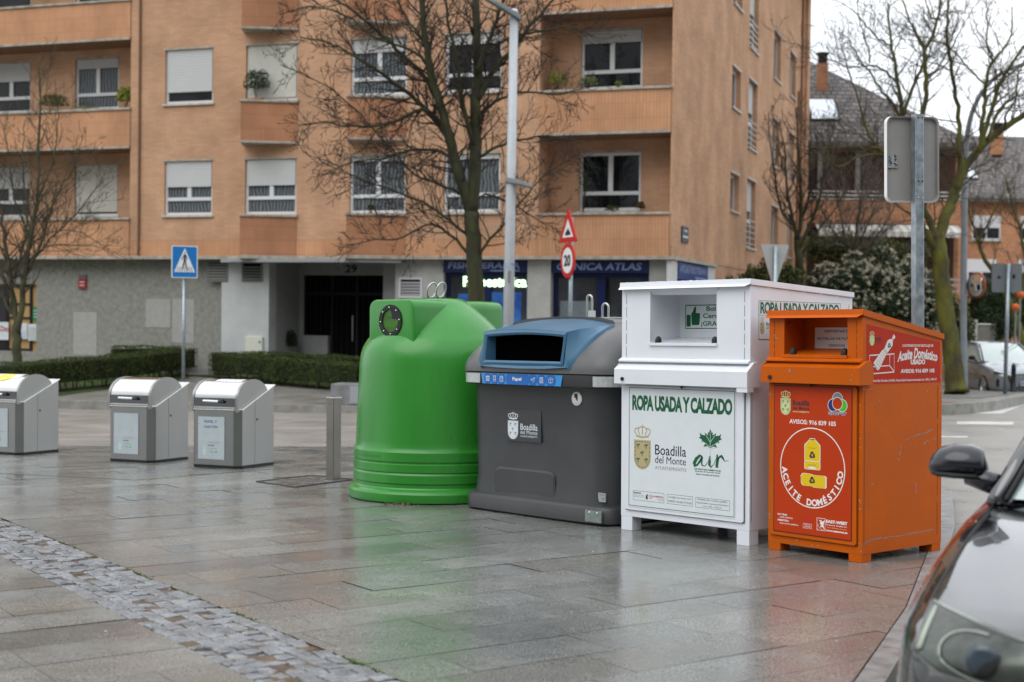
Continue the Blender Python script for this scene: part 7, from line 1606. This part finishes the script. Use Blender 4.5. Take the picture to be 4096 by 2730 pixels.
# tall post with the large rectangular plate, seen from behind
X0, Y0 = 3.125, 10.62; zg = plane(X0, Y0); mwp = Matrix.Translation((X0, Y0, zg)) @ Matrix.Rotation(-.022, 4, 'Y') @ Matrix.Rotation(R(15), 4, 'Z')
e = empty('rectangular_sign', mw=mwp, label='back of a large rounded rectangular plate on a galvanised square post', cat='sign')
zt, zb = at(3660, 462, Y0).z-zg, at(3660, 808, Y0).z-zg
b = MB(); b.prism(rrect(-.037, .037, -.037, .037, .009), 0, zt+.0, 'z'); PO = b.build('post', m_galv, e, bevel=.002)
b = MB(); b.prism(rrect(-.036, .036, -.036, .036, .009), zt+.0, zt+.006, 'z'); b.build('post_cap', m_galv, PO)
hw, yb, pxo = .222, .040, -.012
b = MB(); q = rrect(-hw, hw, zb, zt-.004, .055, 6); q2 = [((p[0])*.955, (zb+zt)/2+(p[1]-(zb+zt)/2)*.972) for p in q]; n = len(q)
b.add([(p[0]+pxo, yb+.040, p[1]) for p in q]+[(p[0]+pxo, yb, p[1]) for p in q]+[(p[0]+pxo, yb+.004, p[1]) for p in q2]+[(p[0]*.985+pxo, yb+.030, (zb+zt)/2+(p[1]-(zb+zt)/2)*.985) for p in q2],
      [tuple(range(n))]+[(k*n+i, k*n+(i+1) % n, (k+1)*n+(i+1) % n, (k+1)*n+i) for k in range(3) for i in range(n)]+[tuple(3*n+i for i in range(n))[::-1]])
PN = b.build('plate', [mat('plate_back', (.27, .27, .26), .45, n_amt=.06, n_scale=5)], e)
b = MB(); b.add([(p[0]*1.004+pxo, yb+.041, (zb+zt)/2+(p[1]-(zb+zt)/2)*1.002) for p in q]+[(p[0]*1.004+pxo, yb-.001, (zb+zt)/2+(p[1]-(zb+zt)/2)*1.002) for p in q], [(i, (i+1) % n, n+(i+1) % n, n+i) for i in range(n)]); b.build('plate_edge', mat('edge_white', (.70, .71, .71), .4), PN)
zst = at(3575, 640, Y0).z-zg
b = MB(); b.box(-.215, -.133, yb+.018, yb+.024, zst-.055, zst+.050); ST = b.build('torn_sticker', mat('torn_paper', (.16, .19, .20), .6, col2=(.30, .35, .37), n_scale=25), PN)
b = MB(); random.seed(2)
for (cx, cz, n_) in ((-.197, zst-.01, 10), (-.155, zst+.02, 7), (-.153, zst-.005, 6)):
    for i in range(n_): x, z_ = cx+random.gauss(0, .005), cz+random.gauss(0, .016); b.flat([(x+.008*math.cos(j)*random.uniform(.5, 1.2), z_+.007*math.sin(j)*random.uniform(.5, 1.2)) for j in range(6)], yb+.0165)
b.build('sticker_residue', mat('rust_brown', (.055, .035, .022), .8), ST, fix=False)
for dz, mm in ((zt-.022, 'rust_bolt'), (zb+.155, 'dark_hole'), (zb+.028, 'bolt')):
    for x in (-.014, .020):
        c = MB(); c.lathe([(.0065, 0), (.0065, .003), (.003, .006), (0, .006)], 10); c.xform(Matrix.Translation((x, -.0372, dz)) @ Matrix.Rotation(R(90), 4, 'X')); c.build('bolt', {'rust_bolt': mat('rust', (.10, .045, .03), .7), 'dark_hole': m_black, 'bolt': m_dst}[mm], PO)
# double plate on a pole at the far corner, seen from behind
X0, Y0 = 12.75, 36.0; zg = walk_z(X0, Y0); e = sign_root('double_sign', 'two grey sign backs side by side on a pole before the silver car', X0, Y0, -6)
zt, zb = at(4020, 1055, Y0).z-zg, at(4020, 1170, Y0).z-zg
b = MB(); b.tube([(0, -.05, 0), (.02, -.05, zt)], .05, 10); b.build('pole', m_galv, e, smooth=True)
for s in (-1, 1):
    b = MB(); b.prism(rrect(-.375 if s < 0 else .035, -.02 if s < 0 else .375, zb, zt, .05), .0, .03, 'y'); P_ = b.build('plate', m_backd, e); b = MB(); cx = -.2 if s < 0 else .17; b.box(cx-.035, cx+.035, -.006, -.001, (zb+zt)/2-.02, (zb+zt)/2+.09 if s > 0 else (zb+zt)/2+.05); b.build('sticker', m_black, P_)
# black bollard beside it
X0, Y0 = 13.55, 37.6; e = sign_root('black_bollard', 'slim black round-topped bollard beside the double sign pole', X0, Y0, 0, 'bollard'); zg = walk_z(X0, Y0)
b = MB(); b.lathe([(.085, 0), (.085, .05), (.065, .07), (.062, .60), (.068, .62), (.062, .66), (.052, .72), (.03, .76), (0.001, .775)], 16); b.build('post', mat('bollard_black', (.012, .014, .018), .35), e, smooth=True)
# tall white lamp post in front of the flats
X0, Y0 = -.08, 28.6; zg = walk_z(X0, Y0); top = at(2063, 50, Y0); tb = at(2037, 1250, Y0)
lean = math.atan2(top.x-tb.x, top.z-tb.z)
e = empty('street_lamp', mw=Matrix.Translation((X0-(tb.z-zg)*math.tan(lean)*.5, Y0, zg)) @ Matrix.Rotation(lean*.6, 4, 'Y'), label='tall white lamp post with two slim grey heads in front of the bare tree', cat='street lamp')
Hh = top.z-zg
b = MB(); b.tube([(0, 0, 0), (0, 0, Hh*.45), (0, 0, Hh)], [.118, .105, .085], 16); b.build('pole', mat('lamp_white', (.46, .49, .51), .35, n_amt=.05), e, smooth=True)
def head(x0, z0, x1, z1, y1, nm):
    b = MB(); vs = []; 
    for (x, y_, z_, w_, t_) in ((x0, 0, z0, .10, .11), ((x0+x1)/2, y1/2, (z0+z1)/2+.02, .15, .10), (x1, y1, z1, .11, .05)):
        vs += [(x, y_-w_, z_-t_*.5), (x, y_+w_, z_-t_*.5), (x, y_+w_, z_+t_*.5), (x, y_-w_, z_+t_*.5)]
    b.add(vs, [(0, 1, 2, 3), (8, 9, 10, 11)]+[(k*4+i, k*4+(i+1) % 4, (k+1)*4+(i+1) % 4, (k+1)*4+i) for k in (0, 1) for i in range(4)]); return b.build(nm, mat('lamp_grey', (.21, .23, .235), .45), e, bevel=.015)
head(.14, Hh-.12, -.62, Hh+.22, -.3, 'lamp_head'); head(-.12, Hh*.575-.0, .44, Hh*.575-.16, -.2, 'lamp_head')
b = MB(); b.tube([(0, 0, Hh-.01), (0, 0, Hh+.06)], [.09, .07], 14); b.build('pole_cap', m_white, e, smooth=True)
b = MB(); zz = at(2050, 1063, Y0).z-zg; b.tube([(0, 0, zz-.07), (0, 0, zz+.05)], .112, 16, cap=False); b.build('wrap_sticker', mat('wrap_blue', (.10, .24, .45), .5, col2=(.5, .52, .5), n_scale=5), e)
b = MB(); zz = at(2050, 1105, Y0).z-zg; b.box(-.03, .03, -.121, -.113, zz-.14, zz+.10); b.build('number_strip', mat('strip_grey', (.2, .21, .22), .5), e)
# grey lamp post with curved arm + convex mirror at the far corner
X0, Y0 = 12.0, 37.0; zg = walk_z(X0, Y0); o0 = Vector((X0, Y0, zg)); e = empty('street_lamp', o0, 0, 'grey curved-arm lamp post behind the large mossy tree', 'street lamp')
P = [Vector((X0+.04, Y0, zg)), Vector((X0-.03, Y0, 1.5)), Vector((X0-.06, Y0, 4.9)), Vector((X0-.04, Y0, 6.1)), Vector((X0+.05, Y0-.1, 6.85)), Vector((X0+.30, Y0-.25, 7.45)), Vector((X0+.75, Y0-.5, 7.9)), Vector((X0+1.6, Y0-.9, 8.2))]
b = MB(); b.tube([p-o0 for p in smooth_line(P, 5)], [.095-.055*i/35 for i in range(36)], 12); b.build('pole', mat('pole_grey', (.24, .275, .30), .5, n_amt=.15, n_scale=3), e, smooth=True)
b = MB(); q = P[-1]-o0; b.lathe([(.001, 0), (.16, .01), (.20, .05), (.14, .12), (.05, .16), (.001, .165)], 16, (q.x, q.y)); b.v = [(v[0]*1+((v[0]-q.x)*.8), v[1], v[2]+q.z-.08) for v in b.v]; b.build('lamp_head', m_backd, e, smooth=True)
c = at(3906, 1141, 36.7); e = empty('convex_mirror', c, R(-66), 'round convex traffic mirror with orange rim on the grey lamp post', 'mirror')
b = MB(); b.lathe([(.30, 0), (.335, -.02), (.34, .02), (.30, .035)], 32); b.xform(Matrix.Rotation(R(90), 4, 'X')); b.build('rim', mat('orange_rim', (.36, .07, .02), .4), e, smooth=True)
b = MB(); b.lathe([(.305, .02), (.26, .05), (.18, .08), (.09, .098), (.001, .105)], 32); b.xform(Matrix.Rotation(R(90), 4, 'X')); b.build('mirror_glass', mat('mirror', (.75, .8, .82), .03, metal=1), e, smooth=True)
b = MB(); b.tube([(0, .02, 0), (-.25, .18, 0)], .02, 6); b.build('bracket', m_galv, e)
# orange beacon-like lights among the far garden
for (px, py, lb) in ((4081, 1180, 'round orange flashing lamp right of the double sign back'), (4062, 1230, 'lower orange lamp half hidden by the leaning trunk')):
    c = at(px, py, 40); zz = walk_z(c.x, c.y); e = empty('warning_light', (c.x, c.y, zz), 0, lb, 'warning light'); b = MB(); b.lathe([(.001, c.z-zz-.11), (.09, c.z-zz-.08), (.115, c.z-zz), (.09, c.z-zz+.08), (.001, c.z-zz+.11)], 16); b.build('lens', mat('amber_lens', (.62, .12, .02), .3), e, smooth=True); b = MB(); b.tube([(0, 0, 0), (0, 0, c.z-zz-.1)], .025, 6); b.build('pole', m_galv, e)
# stone block at the far kerb
X0, Y0 = -3.28, 28.5; e = sign_root('stone_block', 'low grey stone block at the far kerb between the square post and the igloo', X0, Y0, -12, 'block')
b = MB(); b.box(-.34, .34, -.30, .30, .0, .44); b.build('block', mat('block_stone', (.14, .145, .15), .6, col2=(.25, .255, .26), n_scale=3, bump=.3), e, bevel=.02)
b = MB(); b.box(.08, .30, -.315, -.302, .05, .40); b.build('dark_stain', mat('pale_stain', (.30, .32, .34), .5), e)
# ================================================================== CARS
def car_paint(name, col): return mat(name, col, .22, metal=.35, coat=1.0, spec=.6)
m_tyre = mat('tyre', (.018, .018, .018), .7); m_rim = mat('alloy', (.45, .45, .46), .3, metal=.9)
def sections(stn, prof_n=14):
    return stn
def body_surface(mb, st_, nose_pow=2.0, mi=0):
    """st_: (y, half width, z_sill, z_waist, z_shoulder, z_deck, sweep)"""
    rows = []
    for (y, w_, zl, zw, zs, zd, sw) in st_:
        half = [(.72, zl), (.93, zl+.03), (.985, zl+(zw-zl)*.45), (1.0, zw), (.985, zw+(zs-zw)*.5), (.955, zs-.012), (.915, zs+.018), (.83, zs+(zd-zs)*.38), (.66, zs+(zd-zs)*.72), (.45, zs+(zd-zs)*.90), (.22, zd-.003), (0, zd)]
        pts = [(-w_*u, z_) for u, z_ in half]+[(w_*u, z_) for u, z_ in half[::-1][1:]]
        rows.append([(x, y+sw*(abs(x)/.91)**2.6, z_) for x, z_ in pts])
    n = len(rows[0]); vs = [p for r_ in rows for p in r_]
    fs = [(i*n+j, i*n+j+1, (i+1)*n+j+1, (i+1)*n+j) for i in range(len(rows)-1) for j in range(n-1)]
    fs += [(i*n, (i+1)*n, (i+1)*n+n-1, i*n+n-1) for i in range(len(rows)-1)]
    fs += [tuple(range(n)), tuple((len(rows)-1)*n+j for j in range(n))[::-1]]
    mb.add(vs, fs, mi); return rows
def wheel(parent, x, y, r_, sg):
    b = MB(); b.lathe([(r_*.64, -.10), (r_*.93, -.105), (r_, -.07), (r_, .07), (r_*.93, .105), (r_*.64, .10)], 36); Mx = Matrix.Translation((x, y, r_)) @ Matrix.Rotation(R(90)*sg, 4, 'Y'); b.xform(Mx); W__ = b.build('wheel', m_tyre, parent, smooth=True, sm_angle=40)
    b = MB(); b.lathe([(r_*.65, .08), (r_*.62, .10), (r_*.58, .06)], 30)
    for k in range(5):
        a = 2*math.pi*k/5; c_, s_ = math.cos(a), math.sin(a); b.add([(c_*u-s_*v, s_*u+c_*v, z_) for (u, v, z_) in ((.02, -.035, .085), (.02, .035, .085), (r_*.6, .03, .075), (r_*.6, -.03, .075))], [(0, 1, 2, 3)])
    b.lathe([(.05, .085), (.045, .10), (.001, .102)], 14); b.xform(Mx); b.build('rim', m_rim, W__, smooth=False, fix=False)
    b = MB(); b.lathe([(r_*.6, .02), (.001, .02)], 20); b.xform(Mx); b.build('brake', m_black, W__, fix=False)
def greenhouse(parent, G, paint, glass):
    """G: base ring z and roof ring; lists of (y, half width, z)"""
    (yb0, wb0, zb0), (yt0, wt0, zt0), (yt1, wt1, zt1), (yb1, wb1, zb1), ymid = G
    # roof skin
    r_ = MB(); n = 8; rows = []
    for i in range(n+1):
        u = i/n; y = yt0+(yt1-yt0)*u; w_ = wt0+(wt1-wt0)*u; z_ = zt0+(zt1-zt0)*u+.05*math.sin(math.pi*u); rows.append([(w_*s, y-.06*(1-s*s)*(1 if u < .5 else -1)*abs(1-2*u), z_+.035*(1-s*s)) for s in (-1, -.8, -.4, 0, .4, .8, 1)])
    m_ = 7; r_.add([p for q in rows for p in q], [(i*m_+j, i*m_+j+1, (i+1)*m_+j+1, (i+1)*m_+j) for i in range(n) for j in range(m_-1)]); r_.build('roof', paint, parent, smooth=True, fix=False)
    ws = MB(); bowb = lambda s: -.10*(1-s*s)
    cols = (-1, -.75, -.5, -.25, 0, .25, .5, .75, 1); rws = []
    for k in range(5):
        u = k/4; rws.append([((wb0-.055+(wt0-.055-wb0+.055)*u)*s, yb0+(yt0-yb0)*u+bowb(s)*(1-.35*u)+0, zb0+(zt0-zb0)*(u+.06*math.sin(math.pi*u))+.03*(1-s*s)*u) for s in cols])
    m_ = 9; ws.add([p for q in rws for p in q], [(i*m_+j, i*m_+j+1, (i+1)*m_+j+1, (i+1)*m_+j) for i in range(4) for j in range(m_-1)]); ws.build('windscreen', glass, parent, smooth=True, fix=False)
    rw = MB(); rw.add([(-wb1+.05, yb1, zb1), (wb1-.05, yb1, zb1), (wt1-.05, yt1, zt1), (-wt1+.05, yt1, zt1)], [(0, 1, 2, 3)]); rw.build('rear_window', glass, parent)
    for sg in (-1, 1):
        sw_ = MB(); A_ = (sg*(wb0-.01), yb0+.06, zb0-.01); B_ = (sg*(wt0-.01), yt0+.04, zt0-.03); C_ = (sg*(wt1-.01), yt1-.02, zt1-.03); D_ = (sg*(wb1-.01), yb1-.1, zb1-.01); Mb = (sg*(wb0+.015), ymid, zb0); Mt = (sg*(wt0+.005), ymid, zt0+.01)
        sw_.add([A_, Mb, Mt, B_], [(0, 1, 2, 3)]); sw_.add([Mb, D_, C_, Mt], [(0, 1, 2, 3)]); sw_.build('side_window', glass, parent)
        p_ = MB(); p_.tube([(sg*(wb0-.02), yb0-.01, zb0-.02), (sg*((wb0+wt0)/2-.01), (yb0+yt0)/2-.01, (zb0+zt0)/2+.035), (sg*(wt0-.015), yt0+.01, zt0+.0)], [.040, .034, .030], 10); p_.build('pillar', paint, parent, smooth=True)
        p_ = MB(); p_.tube([(sg*(wb0-.065), yb0-.035, zb0-.005), (sg*((wb0+wt0)/2-.055), (yb0+yt0)/2-.035, (zb0+zt0)/2+.045), (sg*(wt0-.06), yt0-.02, zt0+.005)], .014, 6); p_.build('window_seal', m_black, parent, smooth=True)
        p_ = MB(); p_.tube([(sg*(wt0-.015), yt0+.01, zt0), (sg*(wt0+.01), ymid, zt0+.035), (sg*(wt1-.0), yt1, zt1), (sg*(wb1-.02), yb1, zb1)], .035, 8); p_.build('roof_rail', paint, parent, smooth=True)
        p_ = MB(); p_.box(sg*(wb0+.012)-.012, sg*(wb0+.012)+.012, ymid-.04, ymid+.04, zb0, zt0+.01); p_.build('door_pillar', m_black, parent)
        p_ = MB(); p_.tube([(sg*(wb0-.0), yb0+.02, zb0-.012), (sg*(wb0+.02), ymid, zb0-.006), (sg*(wb1-.0), yb1-.08, zb1-.012)], .012, 6); p_.build('window_trim', m_chrome, parent, smooth=True)
m_chrome = mat('chrome', (.75, .76, .78), .12, metal=1)
m_cglass = mat('car_glass', (.02, .03, .03), .03, spec=1.0, coat=1.0)
# near black car: only its front corner is in the picture
m_bk = mat('black_car_paint', (.003, .004, .006), .14, metal=.0, coat=1.0, spec=.3)
m_bk.node_tree.nodes['Principled BSDF'].inputs['Coat IOR'].default_value = 1.9; m_bk.node_tree.nodes['Principled BSDF'].inputs['Coat Roughness'].default_value = .02
m_bm = mat('black_mirror_shell', (.004, .005, .009), .18, spec=.3, coat=.6)
cx0, cy0 = 1.95, 4.02
nc = empty('black_car', mw=tilt_matrix(cx0, cy0, road_z(1.9, 5.0)+GB*(-1.0)*0, R(-29)), label='glossy black car cut by the right edge, headlight and wing mirror nearest', cat='car')
stB = [(-.03, .76, .30, .42, .595, .655, .24), (.0, .86, .22, .42, .635, .695, .31), (.08, .905, .20, .44, .672, .733, .34), (.22, .918, .18, .47, .700, .768, .29), (.45, .920, .18, .52, .735, .808, .17), (.75, .918, .18, .55, .790, .870, .06), (1.1, .912, .18, .56, .855, .930, .03), (1.45, .912, .18, .56, .902, .972, 0), (1.75, .912, .18, .56, .932, .992, 0), (2.6, .912, .18, .56, .95, .975, 0), (3.5, .912, .18, .57, .96, .975, 0), (4.2, .89, .2, .57, .925, .96, 0), (4.55, .82, .25, .57, .88, .93, 0), (4.66, .72, .32, .55, .74, .78, 0)]
b = MB(); rows = body_surface(b, stB); b.build('body', m_bk, nc, smooth=True, sm_angle=60)
def surf(y, xf, lift=0):
    """point on the deck or flank: xf in -1..1 of half width"""
    for a_, c_ in zip(stB[:-1], stB[1:]):
        if a_[0] <= y <= c_[0]: break
    t_ = (y-a_[0])/(c_[0]-a_[0]); w_, zl, zw, zs, zd, sw = [a_[i]*(1-t_)+c_[i]*t_ for i in range(1, 7)]
    u = abs(xf); prof = [(0, zd), (.22, zd-.003), (.45, zs+(zd-zs)*.90), (.66, zs+(zd-zs)*.72), (.83, zs+(zd-zs)*.38), (.915, zs+.018), (.955, zs-.012), (.985, zw+(zs-zw)*.5), (1.0, zw)]
    for p, q in zip(prof[:-1], prof[1:]):
        if p[0] <= u <= q[0]: zz = p[1]+(q[1]-p[1])*(u-p[0])/(q[0]-p[0]); break
    x = w_*xf; return Vector((x, y+sw*(abs(x)/.91)**2.6, zz+lift))
# bonnet shut line + cowl
for sg in (-1, 1):
    b = MB(); b.tube([surf(y, sg*.865-.0*y, .002) for y in (.10, .2, .35, .5, .7, .9, 1.1, 1.3, 1.5, 1.62)], .0045, 5); b.build('bonnet_gap', m_black, nc)
b = MB(); b.tube([surf(.03, x, .0) for x in np.linspace(-.95, .95, 15)], .005, 5); b.build('bonnet_edge', m_black, nc)
b = MB(); pts = [surf(1.66, x, .004) for x in np.linspace(-.8, .8, 13)]; pts2 = [surf(1.86, x, .015) for x in np.linspace(-.8, .8, 13)]; b.add(pts+pts2, [(i, i+1, 14+i, 13+i) for i in range(12)]); b.build('cowl', m_black, nc, fix=False)
greenhouse(nc, ((1.60, .80, .972), (2.42, .60, 1.39), (3.35, .57, 1.385), (4.15, .70, .98), 2.75), m_bk, mat('pale_glass', (.30, .35, .34), .04, spec=1.0, coat=1.0))
for sg in (-1, 1):
    for yy_ in (.88, 3.70): wheel(nc, sg*.775, yy_, .33, sg)
    for yy_ in (.88, 3.70):
        b = MB(); an = np.linspace(-8, 188, 22); ar = [(.352*math.cos(R(a)), .375*math.sin(R(a))) for a in an]; ai = [(.325*math.cos(R(a)), .325*math.sin(R(a))) for a in an]; k = len(an); x = sg*.895
        b.add([(x, yy_+p[0], .33+p[1]) for p in ar]+[(x-sg*.0, yy_+p[0], .33+p[1]) for p in ai], [(i, i+1, k+i+1, k+i) for i in range(k-1)]); b.build('wheel_arch', m_black, nc, fix=False)
    # headlight: dark bowl, chrome bezel, projector, clear cover
    X = lambda u, v: None
    def hl(u, v, lift):
        """u 0 outer..1 inner, v 0 bottom..1 top, on the swept nose"""
        x = -.785+.56*u; zt_ = .738-.040*u-.015*u*u; zb_ = .580-.050*u; 
        if u < .18: zb_ += (.18-u)*.25
        z_ = zb_+(zt_-zb_)*v; ze = z_+.058*(abs(x)/.9)**2.2
        yst = float(np.interp(ze, [.5, .655, .695, .733, .768, .808], [-.03, -.03, .0, .08, .22, .45])); swp = float(np.interp(ze, [.5, .655, .695, .733, .768, .808], [.24, .24, .31, .34, .29, .17]))
        y = yst+swp*(abs(x)/.91)**2.6-.022; return Vector((sg*-1*x*-1 if False else (x if sg < 0 else -x), y-lift, z_))
    N1, N2 = 12, 6
    for nm, lift, mm, off in (('bowl', .010, mat('lamp_bowl', (.05, .06, .055), .25, metal=.3, col2=(.36, .39, .33), n_scale=4.5, edge=.5), 0),):
        b = MB(); b.add([hl(i/N1, j/N2, lift) for i in range(N1+1) for j in range(N2+1)], [(i*(N2+1)+j, (i+1)*(N2+1)+j, (i+1)*(N2+1)+j+1, i*(N2+1)+j+1) for i in range(N1) for j in range(N2)]); HL = b.build('headlight', mm, nc, smooth=True, fix=False)
    b = MB(); b.tube([hl(u, .04, .022) for u in np.linspace(0, 1, 12)]+[hl(1, .96, .022)]+[hl(u, .97, .02) for u in np.linspace(1, 0, 12)]+[hl(0, .04, .022)], .0035, 6); b.build('bezel', mat('lamp_chrome', (.34, .36, .32), .35, metal=.5), HL, smooth=True)
    b = MB(); b.tube([hl(u, .5-.42*math.cos(math.pi*(u-.16)/.55) if False else .5+.40*math.cos(2*math.pi*(t_)), .03) for t_, u in [(k/24, .44+.27*math.sin(2*math.pi*k/24)) for k in range(10, 25)]], .0045, 6); b.build('projector_ring', mat('lamp_chrome', (.34, .36, .32), .35, metal=.5), HL, smooth=True)
    c_ = hl(.44, .5, .020); b = MB(); b.lathe([(.055, 0), (.052, .006), (.035, .012), (.001, .015)], 20); b.xform(Matrix.Translation(c_) @ Matrix.Rotation(R(90), 4, 'X')); b.build('projector_lens', mat('lens_dark', (.03, .045, .06), .12, spec=.6), HL, smooth=True)
    b = MB(); b.tube([hl(.05, v, .022) for v in (.15, .4, .7, .9)], .012, 6); b.build('light_strip', mat('strip_pale', (.30, .33, .27), .3), HL, smooth=True)
    gl_ = mat('clear_cover', (.9, .93, .92), .02); gl_.node_tree.nodes['Principled BSDF'].inputs['Transmission Weight'].default_value = 1.0; gl_.node_tree.nodes['Principled BSDF'].inputs['IOR'].default_value = 1.25
    b = MB(); b.add([hl(i/N1, j/N2, .034) for i in range(N1+1) for j in range(N2+1)], [(i*(N2+1)+j, (i+1)*(N2+1)+j, (i+1)*(N2+1)+j+1, i*(N2+1)+j+1) for i in range(N1) for j in range(N2)]); b.build('clear_cover', gl_, HL, smooth=True, fix=False)
    # wing mirror
    mr = MB(); k = 20; rings = []
    for (x, sy, sz, dz_) in ((-.845, .02, .02, -.02), (-.865, .075, .070, .0), (-.91, .092, .086, .004), (-.98, .094, .088, .005), (-1.04, .086, .078, .0), (-1.08, .060, .052, -.008), (-1.095, .02, .018, -.014)):
        rings.append([(sg*-x*1.0, 1.78+sy*math.cos(2*math.pi*i/k)*(1.0 if math.cos(2*math.pi*i/k) < 0 else .55) , 1.088+dz_+sz*math.sin(2*math.pi*i/k)*(1.0 if math.sin(2*math.pi*i/k) > 0 else .75)) for i in range(k)])
    loft(mr, rings); MR = mr.build('wing_mirror', m_bm, nc, smooth=True)
    b = MB(); b.tube([(sg*.78, 1.78, 1.00), (sg*.85, 1.76, 1.025), (sg*.93, 1.77, 1.045)], [.050, .048, .040], 10); b.build('mirror_foot', m_bm, MR, smooth=True)
    b = MB(); rr = [(p[0], p[1]-.003, p[2]) for p in []]; b.tube([(sg*.88, 1.70, 1.045), (sg*.97, 1.692, 1.047), (sg*1.04, 1.705, 1.050), (sg*1.07, 1.745, 1.053)], .012, 8); b.build('indicator', m_black, MR, smooth=True)
    b = MB(); b.box(sg*.965-.085, sg*.965+.085, 1.836, 1.842, 1.035, 1.155); b.build('mirror_glass', mat('mirror', (.75, .8, .82), .03, metal=1), MR)
# grille and lower intake, bumper strip
def nose(x, z_, off=0): return Vector((x, .42*(abs(x)/.91)**2.6-.012-off, z_))
b = MB(); b.add([nose(x, .56, .004) for x in np.linspace(-.28, .28, 7)]+[nose(x, .30, .004) for x in np.linspace(-.22, .22, 7)], [(i, i+1, 8+i, 7+i) for i in range(6)]); GR = b.build('grille', m_black, nc, fix=False)
b = MB()
for k in range(6): b.tube([nose(x, .33+k*.04, .010) for x in np.linspace(-.24, .24, 6)], .005, 5)
b.build('grille_bars', m_chrome, GR, smooth=True)
b = MB(); b.tube([nose(x, .50-.0*abs(x), .018) for x in np.linspace(-.74, .74, 25)], .016, 8); b.build('bumper_crease', m_bk, nc, smooth=True)
for k in range(3): wp = None
b = MB(); b.tube([(-.35, 1.62, .962), (-.1, 1.70, .985), (.35, 1.86, 1.03)], .008, 5); b.tube([(.30, 1.60, .962), (.5, 1.70, .985), (.62, 1.86, 1.02)], .008, 5); b.build('wiper', m_black, nc)
# silver-grey car parked at the corner of the side street
m_sv = mat('silver_car_paint', (.30, .325, .35), .22, metal=.5, coat=1.0)
fc = empty('silver_car', mw=Matrix.Translation((14.05, 37.9, road_z(14, 38)+.01)) @ Matrix.Rotation(R(3), 4, 'Z'), label='silver grey car with wide dark grille parked facing the camera at the far corner', cat='car')
stS = [(-.02, .70, .24, .45, .62, .70, .22), (.02, .82, .18, .46, .68, .76, .30), (.12, .87, .17, .48, .72, .82, .34), (.35, .895, .17, .52, .78, .90, .26), (.7, .905, .17, .55, .84, .96, .12), (1.1, .905, .17, .56, .89, 1.01, .02), (1.5, .905, .17, .56, .92, 1.03, 0), (2.6, .905, .17, .56, .95, 1.0, 0), (3.7, .9, .18, .57, .97, 1.02, 0), (4.2, .86, .22, .57, .97, 1.05, 0), (4.4, .75, .3, .56, .85, .95, 0)]
b = MB(); body_surface(b, stS); b.build('body', m_sv, fc, smooth=True, sm_angle=60)
greenhouse(fc, ((1.28, .80, .99), (2.05, .62, 1.47), (3.3, .60, 1.47), (4.1, .72, 1.05), 2.6), m_sv, mat('pale_glass2', (.42, .50, .48), .05, spec=1.0, coat=1.0))
nz2 = lambda x, z_, off=0: Vector((x, .30*(abs(x)/.91)**2.6-.02-off, z_))
b = MB(); b.add([nz2(x, .70-.05*abs(x), .006) for x in np.linspace(-.58, .58, 9)]+[nz2(x*.75, .34, .006) for x in np.linspace(-.58, .58, 9)], [(i, i+1, 10+i, 9+i) for i in range(8)]); GR = b.build('grille', m_black, fc, fix=False)
b = MB()
for k in range(7): wv = .56-.021*k; b.tube([nz2(x, .37+(6-k)*.045, .014) for x in np.linspace(-wv, wv, 8)], .0075, 5)
b.build('grille_bars', m_chrome, GR, smooth=True)
b = MB(); b.add([nz2(x, .22, .01) for x in np.linspace(-.72, .72, 9)]+[nz2(x, .16, .0) for x in np.linspace(-.66, .66, 9)], [(i, i+1, 10+i, 9+i) for i in range(8)]); b.build('lower_intake', mat('dark_blue_trim', (.01, .02, .07), .4), fc, fix=False)
b = MB(); b.box(-.26, .26, -.055, -.035, .38, .49); NPp = b.build('number_plate', mat('plate_white', (.6, .6, .6), .5), fc); b = MB(); b.box(-.26, -.215, -.0575, -.0555, .38, .49); b.build('blue_band', m_sblue, NPp); b = MB(); [b.box(x_, x_+.028, -.0575, -.0560, .405, .465) for x_ in (-.19, -.145, -.10, -.055, .03, .075, .12)]; b.build('characters', m_black, NPp, fix=False)
for sg in (-1, 1):
    b = MB(); f = lambda u, v: nz2(sg*(.46+.38*u), .70-.06*(1-u)+.06*u-.10*v*(.5+.5*u)+.02, .012)+Vector((0, .05*u, 0)); b.add([f(i/6, j/2) for i in range(7) for j in range(3)], [(i*3+j, (i+1)*3+j, (i+1)*3+j+1, i*3+j+1) for i in range(6) for j in range(2)]); H_l = b.build('headlight', mat('lamp_bowl2', (.05, .05, .05), .15, coat=1), fc, fix=False)
    b = MB(); b.tube([f(u, .05) for u in (0, .5, 1)], .012, 6); b.build('bezel', m_chrome, H_l)
    b = MB(); b.box(sg*.76-.05, sg*.76+.05, .14, .17, .34, .54); b.build('fog_lamp_bezel', m_black, fc)
    for yy_ in (.85, 3.5): wheel(fc, sg*.80, yy_, .32, sg)
    b = MB(); rings = []; k = 12
    for (x, s_) in ((.86, .02), (.90, .07), (1.0, .08), (1.06, .03)): rings.append([(sg*x, 1.55+s_*math.cos(2*math.pi*i/k), 1.08+s_*.9*math.sin(2*math.pi*i/k)) for i in range(k)])
    loft(b, rings); MR = b.build('wing_mirror', m_black, fc, smooth=True); b = MB(); b.tube([(sg*.82, 1.55, 1.0), (sg*.92, 1.55, 1.04)], .025, 6); b.build('mirror_foot', m_black, MR)
b = MB(); b.tube([(-.5, 1.30, 1.02), (.0, 1.42, 1.09)], .012, 5); b.build('wiper', m_black, fc)
